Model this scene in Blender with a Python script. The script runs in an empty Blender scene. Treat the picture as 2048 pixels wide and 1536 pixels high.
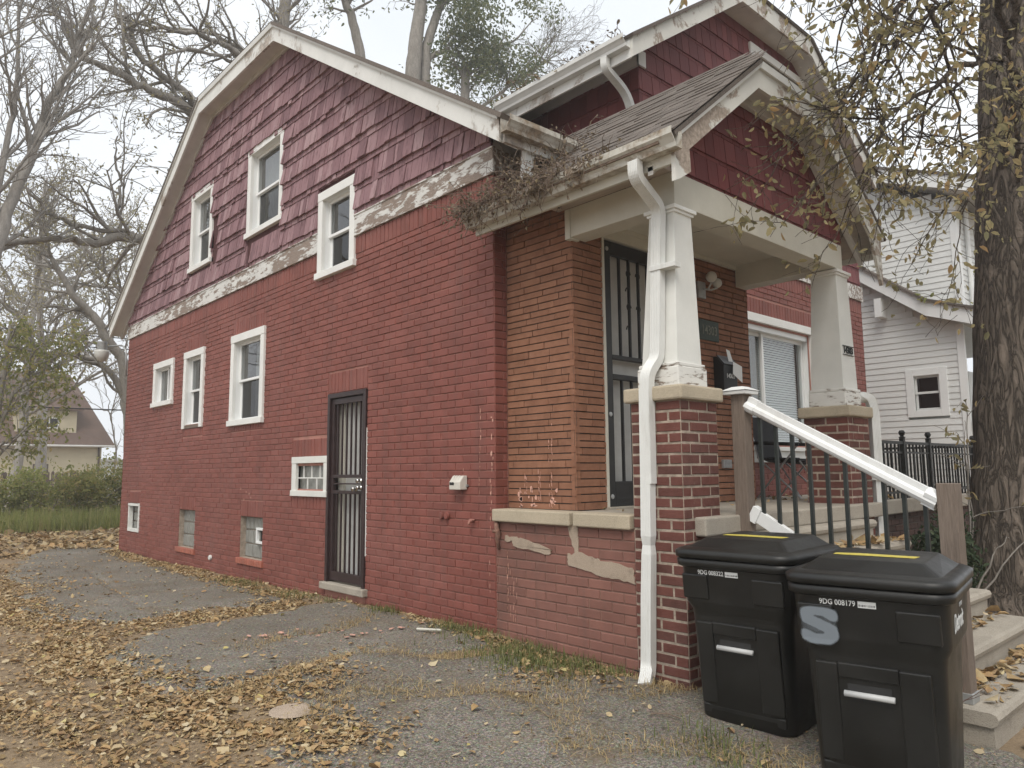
import bpy, bmesh, math, random
import numpy as np
from mathutils import Vector, Matrix, Quaternion

random.seed(7)
RNG = np.random.default_rng(11)
scene = bpy.context.scene
COL = scene.collection

# ------------------------------------------------------------------ camera
CAM_LOC = Vector((-4.060733, -4.637880, 1.288329))
cam_data = bpy.data.cameras.new("camera")
cam = bpy.data.objects.new("camera", cam_data)
COL.objects.link(cam)
_rx, _uy, _bz = Vector((0.737148, -0.675672, -0.008953)), Vector((-0.072536, -0.092294, 0.993086)), Vector((-0.671827, -0.731402, -0.117045))
_m = Matrix((_rx, _uy, _bz)).transposed().to_4x4()
_m.translation = CAM_LOC
cam.matrix_world = _m
cam_data.sensor_fit = 'HORIZONTAL'
cam_data.sensor_width = 36.0
cam_data.lens = 26.0493
cam_data.clip_start = 0.05
cam_data.clip_end = 2000.0
scene.camera = cam

# ------------------------------------------------------------------ sky and sun (overcast)
SUN_EL, SUN_DIR = math.radians(52), Vector((-0.80, -0.60, 0.0)).normalized()
world = bpy.data.worlds.new("World")
scene.world = world
world.use_nodes = True
wn, wl = world.node_tree.nodes, world.node_tree.links
wn.clear()
sky = wn.new('ShaderNodeTexSky')
sky.sky_type = 'NISHITA'
sky.sun_disc = False
sky.sun_elevation = SUN_EL
sky.sun_rotation = math.atan2(SUN_DIR.x, SUN_DIR.y)
sky.dust_density = 4.0
hs = wn.new('ShaderNodeHueSaturation')
hs.inputs['Saturation'].default_value = 0.12
wl.new(sky.outputs[0], hs.inputs['Color'])
tc = wn.new('ShaderNodeTexCoord')
cn = wn.new('ShaderNodeTexNoise')
cn.inputs['Scale'].default_value = 2.3
cn.inputs['Detail'].default_value = 5
wl.new(tc.outputs['Generated'], cn.inputs['Vector'])
cr = wn.new('ShaderNodeValToRGB')
cr.color_ramp.elements[0].position = 0.3
cr.color_ramp.elements[1].position = 0.75
cr.color_ramp.elements[0].color = (6.7, 7.15, 7.7, 1)
cr.color_ramp.elements[1].color = (9.3, 9.5, 9.7, 1)
wl.new(cn.outputs['Fac'], cr.inputs['Fac'])
cm = wn.new('ShaderNodeMixRGB')
cm.inputs['Fac'].default_value = 0.88
wl.new(hs.outputs['Color'], cm.inputs['Color1'])
wl.new(cr.outputs['Color'], cm.inputs['Color2'])
bg = wn.new('ShaderNodeBackground')
bg.inputs['Strength'].default_value = 0.100
wl.new(cm.outputs['Color'], bg.inputs['Color'])
wo = wn.new('ShaderNodeOutputWorld')
wl.new(bg.outputs[0], wo.inputs['Surface'])

sun_data = bpy.data.lights.new("sun", 'SUN')
sun_data.energy = 1.5
sun_data.angle = math.radians(28)
sun_data.color = (1.0, 0.94, 0.85)
sun = bpy.data.objects.new("sun", sun_data)
COL.objects.link(sun)
_sd = (SUN_DIR * math.cos(SUN_EL) + Vector((0, 0, math.sin(SUN_EL)))).normalized()
sun.rotation_euler = (-_sd).to_track_quat('-Z', 'Y').to_euler()
sun.location = (-10, -8, 14)

vs = scene.view_settings
vs.view_transform = 'Standard'
vs.look = 'None'
vs.gamma = 1.0
vs.exposure = 0.52
vs.use_curve_mapping = False
scene.render.engine = 'CYCLES'
scene.cycles.max_bounces = 8
scene.cycles.transparent_max_bounces = 24
scene.cycles.use_denoising = True

# ------------------------------------------------------------------ helpers
V = Vector
Z = V((0, 0, 1))

class Fr:
    """a wall frame: u runs along the wall, v is height, n points outwards"""
    def __init__(s, o, U, N):
        s.o, s.U, s.N = V(o), V(U), V(N)
    def p(s, u, v, n=0.0):
        return s.o + s.U * u + Z * v + s.N * n

class MB:
    """collects geometry, then links it as one mesh object"""
    def __init__(s):
        s.v, s.f, s.r = [], [], []
    def add(s, vs_, fs_, rnd=None):
        b = len(s.v)
        s.v += [tuple(a) for a in vs_]
        s.f += [tuple(i + b for i in f) for f in fs_]
        s.r += [random.random() if rnd is None else rnd] * len(fs_)
        return s
    def hexa(s, p, rnd=None):
        return s.add(p, [(0, 3, 2, 1), (4, 5, 6, 7), (0, 1, 5, 4), (1, 2, 6, 5), (2, 3, 7, 6), (3, 0, 4, 7)], rnd)
    def box(s, x0, x1, y0, y1, z0, z1, rnd=None):
        return s.hexa([(x0, y0, z0), (x1, y0, z0), (x1, y1, z0), (x0, y1, z0), (x0, y0, z1), (x1, y0, z1), (x1, y1, z1), (x0, y1, z1)], rnd)
    def fbox(s, fr, u0, u1, v0, v1, n0, n1, rnd=None):
        P = fr.p
        return s.hexa([P(u0, v0, n0), P(u1, v0, n0), P(u1, v0, n1), P(u0, v0, n1), P(u0, v1, n0), P(u1, v1, n0), P(u1, v1, n1), P(u0, v1, n1)], rnd)
    def brick(s, fr, u0, u1, v0, v1, n0, n1, ch=0.004, rnd=None):
        P = fr.p
        q = [P(u0, v0, n0), P(u1, v0, n0), P(u1, v1, n0), P(u0, v1, n0)]
        m = [P(u0, v0, n1 - ch), P(u1, v0, n1 - ch), P(u1, v1, n1 - ch), P(u0, v1, n1 - ch)]
        t = [P(u0 + ch, v0 + ch, n1), P(u1 - ch, v0 + ch, n1), P(u1 - ch, v1 - ch, n1), P(u0 + ch, v1 - ch, n1)]
        fs = [(8, 9, 10, 11)]
        for k in range(4):
            j = (k + 1) % 4
            fs += [(k, j, 4 + j, 4 + k), (4 + k, 4 + j, 8 + j, 8 + k)]
        return s.add(q + m + t, fs, rnd)
    def prism(s, poly, off, rnd=None):
        """poly: list of 3D points, extruded by the vector off"""
        n = len(poly)
        off = V(off)
        a = [V(p) for p in poly]
        return s.add(a + [p + off for p in a], [tuple(range(n - 1, -1, -1)), tuple(range(n, 2 * n))] + [(i, (i + 1) % n, n + (i + 1) % n, n + i) for i in range(n)], rnd)
    def quad(s, a, b, c, d, rnd=None):
        return s.add([a, b, c, d], [(0, 1, 2, 3)], rnd)
    def tube(s, pts, rad, sides=6, cap=True, rnd=None):
        pts = [V(p) for p in pts]
        n = len(pts)
        rs = rad if isinstance(rad, (list, tuple)) else [rad] * n
        vs_, fs_ = [], []
        t = (pts[1] - pts[0]).normalized()
        ref = V((0, 0, 1)) if abs(t.z) < 0.9 else V((1, 0, 0))
        a = t.cross(ref).normalized()
        for i in range(n):
            if i == 0: t = pts[1] - pts[0]
            elif i == n - 1: t = pts[-1] - pts[-2]
            else: t = pts[i + 1] - pts[i - 1]
            t.normalize()
            a = (a - t * a.dot(t)).normalized()
            b = t.cross(a)
            for k in range(sides):
                an = 2 * math.pi * k / sides
                vs_.append(pts[i] + (a * math.cos(an) + b * math.sin(an)) * rs[i])
        for i in range(n - 1):
            for k in range(sides):
                j = (k + 1) % sides
                fs_.append((i * sides + k, i * sides + j, (i + 1) * sides + j, (i + 1) * sides + k))
        if cap:
            fs_.append(tuple(range(sides - 1, -1, -1)))
            fs_.append(tuple(range((n - 1) * sides, n * sides)))
        return s.add(vs_, fs_, rnd)
    def sweep(s, path, prof, side, closed=True, cap=True, scales=None, rnd=None):
        """prof: (a, b) pairs; a goes along the side vector, b along tangent x side"""
        path = [V(p) for p in path]
        n, m = len(path), len(prof)
        vs_, fs_ = [], []
        sd = V(side).normalized()
        for i in range(n):
            if i == 0: t = path[1] - path[0]
            elif i == n - 1: t = path[-1] - path[-2]
            else: t = (path[i + 1] - path[i]).normalized() + (path[i] - path[i - 1]).normalized()
            t.normalize()
            a = (sd - t * sd.dot(t)).normalized()
            b = t.cross(a)
            k = scales[i] if scales else 1.0
            for (pa, pb) in prof:
                vs_.append(path[i] + a * pa * k + b * pb * k)
        mm = m if closed else m - 1
        for i in range(n - 1):
            for k in range(mm):
                j = (k + 1) % m
                fs_.append((i * m + k, i * m + j, (i + 1) * m + j, (i + 1) * m + k))
        if cap and closed:
            fs_.append(tuple(range(m - 1, -1, -1)))
            fs_.append(tuple(range((n - 1) * m, n * m)))
        return s.add(vs_, fs_, rnd)
    def lathe(s, prof, origin=(0, 0, 0), sides=16, axis='Z', rnd=None):
        o = V(origin)
        vs_, fs_ = [], []
        for (r, h) in prof:
            for k in range(sides):
                a = 2 * math.pi * k / sides
                if axis == 'Z': q = V((r * math.cos(a), r * math.sin(a), h))
                elif axis == 'X': q = V((h, r * math.cos(a), r * math.sin(a)))
                else: q = V((r * math.cos(a), h, r * math.sin(a)))
                vs_.append(o + q)
        for i in range(len(prof) - 1):
            for k in range(sides):
                j = (k + 1) % sides
                fs_.append((i * sides + k, i * sides + j, (i + 1) * sides + j, (i + 1) * sides + k))
        fs_.append(tuple(range(sides - 1, -1, -1)))
        fs_.append(tuple(range((len(prof) - 1) * sides, len(prof) * sides)))
        return s.add(vs_, fs_, rnd)
    def mesh(s, name, recalc=True, up=False):
        me = bpy.data.meshes.new(name)
        me.from_pydata(s.v, [], s.f)
        at = me.attributes.new("rnd", 'FLOAT', 'FACE')
        at.data.foreach_set("value", s.r)
        if (recalc and len(s.f) < 60000) or up:
            bm = bmesh.new()
            bm.from_mesh(me)
            if up:
                bm.normal_update()
                for f in bm.faces:
                    if f.normal.z < 0: f.normal_flip()
            else: bmesh.ops.recalc_face_normals(bm, faces=bm.faces)
            bm.to_mesh(me)
            bm.free()
        me.update()
        return me
    def build(s, name, mat_, parent=None, bevel=0.0, smooth=False, kind=None, label=None, solid=0.0):
        me = s.mesh(name, up=solid >= 0.03)
        return link(name, me, mat_, parent, bevel, smooth, kind, label, solid)

def link(name, me, mat_, parent=None, bevel=0.0, smooth=False, kind=None, label=None, solid=0.0):
    if mat_ is not None and not me.materials:
        me.materials.append(mat_)
    o = bpy.data.objects.new(name, me)
    COL.objects.link(o)
    if smooth:
        me.polygons.foreach_set("use_smooth", [True] * len(me.polygons))
    if solid:
        md = o.modifiers.new("solid", 'SOLIDIFY')
        md.thickness = solid
        md.offset = -1
    if bevel:
        md = o.modifiers.new("bevel", 'BEVEL')
        md.width = bevel
        md.segments = 2
        md.limit_method = 'ANGLE'
        md.angle_limit = math.radians(40)
    if parent is not None:
        adopt(o, parent)
    if kind: o["kind"] = kind
    if label: o["label"] = label
    return o

def wmat(o):
    m = o.matrix_basis.copy()
    while o.parent:
        m = o.parent.matrix_basis @ o.matrix_parent_inverse @ m
        o = o.parent
    return m

def adopt(o, parent):
    """parent an object whose mesh is in world coordinates"""
    q = parent
    while q.parent: q = q.parent
    if q.get("_local"):
        o.parent = parent
    else:
        o.parent = parent
        o.matrix_parent_inverse = wmat(parent).inverted()

def thing(name, label, cat, loc=(0, 0, 0), group=None, rz=0.0, local=False):
    o = bpy.data.objects.new(name, None)
    COL.objects.link(o)
    o.empty_display_size = 0.2
    o.location = loc
    o.rotation_euler = (0, 0, rz)
    o["label"] = label
    o["category"] = cat
    if group: o["group"] = group
    if local: o["_local"] = 1
    return o

def tag(o, label, cat, group=None, kind=None):
    o["label"] = label
    if cat: o["category"] = cat
    if group: o["group"] = group
    if kind: o["kind"] = kind
    return o

# ------------------------------------------------------------------ materials
def lerp(a, b, t): return a + (b - a) * t

class NT:
    def __init__(s, name, coord='pos'):
        s.m = bpy.data.materials.new(name)
        s.m.use_nodes = True
        s.t = s.m.node_tree
        s.n, s.l = s.t.nodes, s.t.links
        s.n.clear()
        s.out = s.n.new('ShaderNodeOutputMaterial')
        if coord == 'pos':
            s.co = s.n.new('ShaderNodeNewGeometry').outputs['Position']
        else:
            s.co = s.n.new('ShaderNodeTexCoord').outputs['Object']
    def stretch(s, sc):
        if sc is None: return s.co
        k = s.n.new('ShaderNodeMapping')
        k.inputs['Scale'].default_value = sc
        s.l.new(s.co, k.inputs['Vector'])
        return k.outputs[0]
    def noise(s, scale, detail=4, rough=0.55, st=None, dist=0.0):
        k = s.n.new('ShaderNodeTexNoise')
        k.inputs['Scale'].default_value = scale
        k.inputs['Detail'].default_value = detail
        k.inputs['Roughness'].default_value = rough
        k.inputs['Distortion'].default_value = dist
        s.l.new(s.stretch(st), k.inputs['Vector'])
        return k.outputs['Fac']
    def voro(s, scale, st=None, feat='F1', out='Distance'):
        k = s.n.new('ShaderNodeTexVoronoi')
        k.feature = feat
        k.inputs['Scale'].default_value = scale
        s.l.new(s.stretch(st), k.inputs['Vector'])
        return k.outputs[out]
    def attr(s, name):
        k = s.n.new('ShaderNodeAttribute')
        k.attribute_name = name
        return k.outputs['Fac']
    def ramp(s, fac, stops):
        k = s.n.new('ShaderNodeValToRGB')
        e = k.color_ramp.elements
        while len(e) < len(stops): e.new(0.5)
        for el, (p, c) in zip(e, stops):
            el.position = p
            el.color = (c, c, c, 1) if isinstance(c, (int, float)) else (*c[:3], 1)
        s.l.new(fac, k.inputs['Fac'])
        return k.outputs['Color']
    def mix(s, fac, a, b, mode='MIX'):
        k = s.n.new('ShaderNodeMixRGB')
        k.blend_type = mode
        for sock, val in ((k.inputs['Fac'], fac), (k.inputs['Color1'], a), (k.inputs['Color2'], b)):
            if isinstance(val, (int, float)): sock.default_value = val if sock.type == 'VALUE' else (val, val, val, 1)
            elif isinstance(val, (tuple, list)): sock.default_value = (*val[:3], 1)
            else: s.l.new(val, sock)
        return k.outputs[0]
    def math(s, op, a, b=0.0):
        k = s.n.new('ShaderNodeMath')
        k.operation = op
        for i, val in enumerate((a, b)):
            if isinstance(val, (int, float)): k.inputs[i].default_value = val
            else: s.l.new(val, k.inputs[i])
        return k.outputs[0]
    def bsdf(s, color, rough=0.7, spec=0.3, bump=None, bstr=0.3, bdist=0.01, metal=0.0, trans=0.0, sub=None):
        k = s.n.new('ShaderNodeBsdfPrincipled')
        if isinstance(color, (tuple, list)): k.inputs['Base Color'].default_value = (*color[:3], 1)
        else: s.l.new(color, k.inputs['Base Color'])
        if isinstance(rough, (int, float)): k.inputs['Roughness'].default_value = rough
        else: s.l.new(rough, k.inputs['Roughness'])
        k.inputs['Specular IOR Level'].default_value = spec
        k.inputs['Metallic'].default_value = metal
        if bump is not None:
            b = s.n.new('ShaderNodeBump')
            b.inputs['Strength'].default_value = bstr
            b.inputs['Distance'].default_value = bdist
            s.l.new(bump, b.inputs['Height'])
            s.l.new(b.outputs[0], k.inputs['Normal'])
        s.p = k
        s.l.new(k.outputs[0], s.out.inputs['Surface'])
        return s.m
def m_plain(name, c, rough=0.6, var=0.12, scale=6, bump=0.0, bscale=60, coord='pos', spec=0.3, metal=0.0, st=None):
    k = NT(name, coord)
    f = k.noise(scale, 5, 0.6, st)
    lo = tuple(x * (1 - var) for x in c)
    hi = tuple(min(1, x * (1 + var)) for x in c)
    col = k.ramp(f, [(0.3, lo), (0.7, hi)])
    b = k.noise(bscale, 4, 0.6, st) if bump else None
    return k.bsdf(col, rough, spec, b, bump, 0.01, metal)

def m_painted_brick(name, c, var=0.14, drip=None):
    k = NT(name)
    big = k.noise(0.55, 6, 0.62)
    mid = k.noise(4.5, 6, 0.65)
    fine = k.noise(38, 4, 0.6)
    rn = k.attr('rnd')
    c0 = k.ramp(big, [(0.28, tuple(x * (1 - var * 1.5) for x in c)), (0.5, c), (0.72, tuple(x * (1 + var * 1.5) for x in c))])
    c0 = k.mix(0.35, c0, k.ramp(mid, [(0.3, tuple(x * 0.62 for x in c)), (0.7, tuple(min(1, x * 1.4) for x in c))]))
    c1 = k.mix(0.3, c0, k.ramp(rn, [(0.0, tuple(x * 0.62 for x in c)), (1.0, tuple(min(1, x * 1.35) for x in c))]))
    # sun-faded, chalky areas and washed streaks that run down the wall
    fade = k.ramp(k.noise(0.8, 5, 0.6, (1, 1, 1.6)), [(0.50, 0.0), (0.72, 1.0)])
    c1 = k.mix(k.math('MULTIPLY', fade, 0.35), c1, tuple(lerp(x, y, 0.6) for x, y in zip(c, (0.34, 0.17, 0.15))))
    stre = k.ramp(k.noise(2.2, 5, 0.62, (3.2, 3.2, 0.22)), [(0.50, 0.0), (0.74, 1.0)])
    c2 = k.mix(k.math('MULTIPLY', stre, 0.5), c1, tuple(lerp(x, y, 0.6) for x, y in zip(c, (0.11, 0.075, 0.065))))
    grime = k.ramp(k.noise(1.6, 8, 0.72), [(0.58, 0.0), (0.72, 1.0)])
    c2 = k.mix(k.math('MULTIPLY', grime, 0.4), c2, tuple(lerp(x, y, 0.6) for x, y in zip(c, (0.09, 0.07, 0.06))))
    chip = k.ramp(k.noise(26, 3, 0.5), [(0.745, 0.0), (0.765, 1.0)])
    c3 = k.mix(k.math('MULTIPLY', chip, 0.6), c2, (0.46, 0.26, 0.21))
    bmp = k.mix(0.5, fine, k.noise(130, 3, 0.6))
    return k.bsdf(c3, k.ramp(fine, [(0.3, 0.5), (0.7, 0.72)]), 0.3, bmp, 0.22, 0.004)

def m_raw_brick(name, cs, mort=(0.5, 0.42, 0.35), smear=0.25, rough=0.85):
    k = NT(name)
    rn = k.attr('rnd')
    stops = [(i / max(1, len(cs) - 1), c) for i, c in enumerate(cs)]
    c0 = k.ramp(rn, stops)
    c1 = k.mix(0.35, c0, k.ramp(k.noise(9, 5, 0.65), [(0.3, tuple(x * 0.55 for x in cs[0])), (0.7, tuple(min(1, x * 1.5) for x in cs[-1]))]))
    sm = k.ramp(k.noise(14, 5, 0.7), [(0.62, 0.0), (0.75, 1.0)])
    c2 = k.mix(k.math('MULTIPLY', sm, smear), c1, mort)
    return k.bsdf(c2, rough, 0.2, k.noise(70, 4, 0.65), 0.6, 0.008)

def m_peel(name, paint, wood, st, lo, hi, scale=5.0, grain=40.0):
    """old paint flaking off grey wood"""
    k = NT(name)
    g = k.noise(grain, 4, 0.6, st)
    wcol = k.ramp(g, [(0.3, tuple(x * 0.6 for x in wood)), (0.7, tuple(x * 1.35 for x in wood))])
    pn = k.ramp(k.noise(3.0, 4, 0.6), [(0.3, tuple(x * 0.86 for x in paint)), (0.7, paint)])
    msk = k.noise(scale, 8, 0.68, tuple(a * 0.35 + 0.65 for a in st), 0.3)
    msk = k.math('ADD', msk, k.math('MULTIPLY', k.math('SUBTRACT', k.noise(0.7, 3, 0.5), 0.5), 0.45))
    m = k.ramp(msk, [(lo, 0.0), (hi, 1.0)])
    col = k.mix(m, wcol, pn)
    h = k.mix(0.75, g, m)
    return k.bsdf(col, 0.75, 0.25, h, 0.55, 0.006)

def m_bark(name, c, scale=1.0, st=(9, 9, 1.6), bump=1.0):
    k = NT(name)
    n1 = k.noise(6 * scale, 7, 0.62, (1.6, 1.6, 0.4), 0.8)
    n2 = k.noise(22 * scale, 5, 0.65, (1.4, 1.4, 0.6), 0.5)
    h = k.mix(0.4, n1, n2)
    col = k.ramp(h, [(0.3, tuple(x * 0.55 for x in c)), (0.5, c), (0.72, tuple(x * 1.4 for x in c))])
    return k.bsdf(col, 0.9, 0.15, h, bump, 0.02)

def m_leaf(name, stops, trans=0.35, coord='pos'):
    k = NT(name, coord)
    rn = k.attr('rnd')
    col = k.ramp(rn, stops)
    col = k.mix(0.25, col, k.ramp(k.noise(30, 3), [(0.3, tuple(x * 0.5 for x in stops[0][1])), (0.7, tuple(x for x in stops[-1][1]))]))
    d = k.n.new('ShaderNodeBsdfPrincipled')
    k.l.new(col, d.inputs['Base Color'])
    d.inputs['Roughness'].default_value = 0.65
    d.inputs['Specular IOR Level'].default_value = 0.25
    t = k.n.new('ShaderNodeBsdfTranslucent')
    k.l.new(col, t.inputs['Color'])
    mx = k.n.new('ShaderNodeMixShader')
    mx.inputs[0].default_value = trans
    k.l.new(d.outputs[0], mx.inputs[1])
    k.l.new(t.outputs[0], mx.inputs[2])
    k.l.new(mx.outputs[0], k.out.inputs['Surface'])
    return k.m

def m_glass(name, tint=(0.75, 0.8, 0.8), refl=1.0):
    k = NT(name)
    tr = k.n.new('ShaderNodeBsdfTransparent')
    tr.inputs[0].default_value = (*tint, 1)
    gl = k.n.new('ShaderNodeBsdfGlossy')
    gl.inputs['Roughness'].default_value = 0.015
    gl.inputs[0].default_value = (refl, refl, refl, 1)
    # old panes are not quite flat
    b = k.n.new('ShaderNodeBump')
    b.inputs['Strength'].default_value = 0.04
    b.inputs['Distance'].default_value = 0.02
    k.l.new(k.noise(3.0, 2), b.inputs['Height'])
    k.l.new(b.outputs[0], gl.inputs['Normal'])
    ge = k.n.new('ShaderNodeNewGeometry')
    dt = k.n.new('ShaderNodeVectorMath')
    dt.operation = 'DOT_PRODUCT'
    k.l.new(ge.outputs['Normal'], dt.inputs[0])
    k.l.new(ge.outputs['Incoming'], dt.inputs[1])
    q = k.math('POWER', k.math('SUBTRACT', 1.0, k.math('ABSOLUTE', dt.outputs['Value'])), 5.0)
    fac = k.math('ADD', k.math('MULTIPLY', q, 0.9), 0.13)
    mx = k.n.new('ShaderNodeMixShader')
    k.l.new(fac, mx.inputs[0])
    k.l.new(tr.outputs[0], mx.inputs[1])
    k.l.new(gl.outputs[0], mx.inputs[2])
    k.l.new(mx.outputs[0], k.out.inputs['Surface'])
    return k.m

M = {}
RED = (0.215, 0.072, 0.056)
M['red_brick'] = m_painted_brick('red painted brick', RED)
M['red_mortar'] = m_painted_brick('red painted mortar', (0.36, 0.165, 0.13), 0.12)
M['pink_brick'] = m_painted_brick('faded pink brick', (0.205, 0.095, 0.074), 0.3)
M['pink_mortar'] = m_painted_brick('faded pink mortar', (0.27, 0.16, 0.125), 0.2)
M['orange_brick'] = m_raw_brick('orange split brick', [(0.225, 0.105, 0.064), (0.275, 0.132, 0.08), (0.32, 0.157, 0.096), (0.245, 0.122, 0.077)], (0.45, 0.3, 0.2), 0.12)
M['dark_mortar'] = m_plain('dark recessed mortar', (0.085, 0.065, 0.055), 0.95, 0.3, 20, 0.5)
M['pier_brick'] = m_raw_brick('dark red brick', [(0.095, 0.045, 0.037), (0.14, 0.053, 0.042), (0.18, 0.063, 0.049), (0.125, 0.06, 0.05)], (0.5, 0.42, 0.35), 0.16)
M['pale_mortar'] = m_plain('pale mortar', (0.37, 0.305, 0.245), 0.95, 0.3, 22, 0.8, 90)
def _shake():
    k = NT('weathered red shake')
    rn = k.attr('rnd')
    g = k.noise(30, 5, 0.65, (1, 1, 0.12))
    c0 = k.ramp(rn, [(0.0, (0.185, 0.105, 0.115)), (0.35, (0.255, 0.148, 0.16)), (0.7, (0.295, 0.178, 0.19)), (1.0, (0.36, 0.24, 0.25))])
    c1 = k.mix(k.math('MULTIPLY', k.ramp(g, [(0.52, 0.0), (0.68, 1.0)]), 0.75), c0, (0.10, 0.05, 0.052))
    bare = k.ramp(k.noise(4.5, 7, 0.72, (1, 1, 0.45)), [(0.60, 0.0), (0.72, 1.0)])
    c2 = k.mix(k.math('MULTIPLY', bare, 0.5), c1, (0.36, 0.22, 0.22))
    dark = k.ramp(k.noise(1.7, 6, 0.7), [(0.62, 0.0), (0.78, 1.0)])
    c3 = k.mix(k.math('MULTIPLY', dark, 0.5), c2, (0.11, 0.06, 0.055))
    return k.bsdf(c3, 0.8, 0.25, g, 0.7, 0.008)
M['shake'] = _shake()
def _shake2():
    k = NT('dark red shake')
    rn = k.attr('rnd')
    g = k.noise(30, 5, 0.65, (1, 1, 0.12))
    c0 = k.ramp(rn, [(0.0, (0.135, 0.036, 0.038)), (0.6, (0.17, 0.046, 0.047)), (1.0, (0.20, 0.06, 0.06))])
    return k.bsdf(k.mix(k.math('MULTIPLY', k.ramp(g, [(0.55, 0.0), (0.75, 1.0)]), 0.4), c0, (0.11, 0.03, 0.03)), 0.65, 0.3, g, 0.5, 0.006)
M['shake2'] = _shake2()
M['shake_back'] = m_plain('shake backing', (0.075, 0.03, 0.03), 0.9)
M['white'] = m_plain('white painted trim', (0.76, 0.76, 0.73), 0.5, 0.05, 3, 0.12, 30)
M['vinyl'] = m_plain('white vinyl', (0.80, 0.81, 0.80), 0.38, 0.03, 3)
M['cream'] = m_plain('dull cream paint', (0.56, 0.54, 0.47), 0.6, 0.08, 2.5, 0.2, 35)
M['frieze'] = m_peel('peeling white frieze', (0.70, 0.69, 0.66), (0.27, 0.215, 0.18), (9, 1, 9), 0.475, 0.53, 5.0)
M['fascia'] = m_peel('old white fascia', (0.74, 0.74, 0.71), (0.40, 0.355, 0.31), (1, 1, 1), 0.36, 0.44, 3.0, 25)
M['fascia2'] = m_peel('flaking porch fascia', (0.70, 0.69, 0.64), (0.36, 0.30, 0.25), (1, 1, 1), 0.43, 0.47, 2.2, 30)
M['column'] = m_peel('flaking white column', (0.74, 0.74, 0.70), (0.33, 0.26, 0.2), (6, 6, 0.6), 0.30, 0.36, 4.0)
M['column_cream'] = m_peel('cream column', (0.62, 0.61, 0.54), (0.33, 0.26, 0.2), (6, 6, 0.6), 0.28, 0.34, 4.0)
M['block'] = m_peel('cracked white block', (0.74, 0.73, 0.69), (0.25, 0.2, 0.16), (1.2, 1.2, 12), 0.43, 0.50, 7.0)
M['soffit'] = m_plain('grey white soffit', (0.58, 0.56, 0.53), 0.7, 0.1, 3, 0.2)
M['brown_soffit'] = m_plain('dirty tan soffit', (0.44, 0.375, 0.32), 0.8, 0.15, 4, 0.2, 30, st=(6, 1, 6))
def _roof(name, c):
    k = NT(name)
    rn = k.attr('rnd')
    sp = k.noise(160, 2, 0.6)
    c0 = k.ramp(rn, [(0, tuple(x * 0.65 for x in c)), (1, tuple(x * 1.3 for x in c))])
    c1 = k.mix(0.5, c0, k.ramp(sp, [(0.35, tuple(x * 0.4 for x in c)), (0.68, tuple(x * 2.0 for x in c))]))
    c2 = k.mix(k.math('MULTIPLY', k.ramp(k.noise(1.4, 5), [(0.5, 0.0), (0.75, 1.0)]), 0.5), c1, tuple(x * 1.5 for x in c))
    return k.bsdf(c2, 0.92, 0.2, sp, 0.6, 0.006)
M['roof'] = _roof('asphalt roof shingle', (0.135, 0.115, 0.10))
M['roof_brown'] = _roof('brown roof shingle', (0.14, 0.098, 0.08))
M['metal_white'] = m_plain('white gutter metal', (0.66, 0.66, 0.635), 0.42, 0.08, 5, 0.0, spec=0.4)
def _grimy(name, c, amt):
    k = NT(name)
    base = k.ramp(k.noise(4, 5, 0.6), [(0.3, tuple(x * 0.9 for x in c)), (0.7, c)])
    run = k.ramp(k.noise(9, 7, 0.7, (1.5, 1.5, 0.18)), [(0.52, 0.0), (0.75, 1.0)])
    c1 = k.mix(k.math('MULTIPLY', run, amt), base, (0.30, 0.27, 0.22))
    scr = k.ramp(k.noise(55, 6, 0.75, (1, 1, 0.3)), [(0.66, 0.0), (0.74, 1.0)])
    c2 = k.mix(k.math('MULTIPLY', scr, amt * 1.2), c1, (0.20, 0.18, 0.15))
    return k.bsdf(c2, 0.42, 0.35, k.noise(7, 4, 0.6), 0.15, 0.01)
M['spout'] = _grimy('scuffed white downspout', (0.72, 0.725, 0.70), 0.38)
M['rail_vinyl'] = _grimy('grimy white handrail', (0.78, 0.785, 0.77), 0.22)
M['gutter_dirty'] = m_peel('stained gutter', (0.60, 0.58, 0.52), (0.30, 0.24, 0.18), (1, 1, 1), 0.40, 0.56, 6.0, 30)
M['door_brown'] = m_plain('dark brown painted metal', (0.036, 0.022, 0.022), 0.4, 0.2, 10, 0.1)
M['door_black'] = m_plain('black metal door', (0.022, 0.022, 0.022), 0.45, 0.2, 10)
M['door_white'] = m_plain('grey white door', (0.50, 0.50, 0.48), 0.6, 0.12, 5, 0.1)
M['steel'] = m_plain('bright steel', (0.6, 0.58, 0.55), 0.25, 0.1, 20, metal=1.0)
M['grey_metal'] = m_plain('galvanised metal', (0.42, 0.43, 0.43), 0.45, 0.15, 20, metal=0.6)
M['glass'] = m_glass('window glass', (0.55, 0.58, 0.58))
M['glass_clear'] = m_glass('front window glass', (0.85, 0.88, 0.88))
M['screen'] = m_glass('screened glass', (0.22, 0.23, 0.23), 0.55)
M['curtain'] = m_plain('grey curtain', (0.46, 0.45, 0.43), 0.9, 0.1, 3)
M['shade_black'] = m_plain('shade black', (0.03, 0.03, 0.03), 0.9)  # near-black colour stands in for the shade inside rooms and openings
M['blind'] = m_plain('white blind', (0.78, 0.80, 0.79), 0.6, 0.04)
def _gb():
    k = NT('glass block')
    w = k.noise(16, 3, 0.6, (1, 1, 0.4), 1.0)
    return k.bsdf(k.ramp(w, [(0.3, (0.19, 0.19, 0.175)), (0.7, (0.33, 0.335, 0.31))]), 0.18, 0.5, w, 0.5, 0.02)
M['glass_block'] = _gb()
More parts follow.
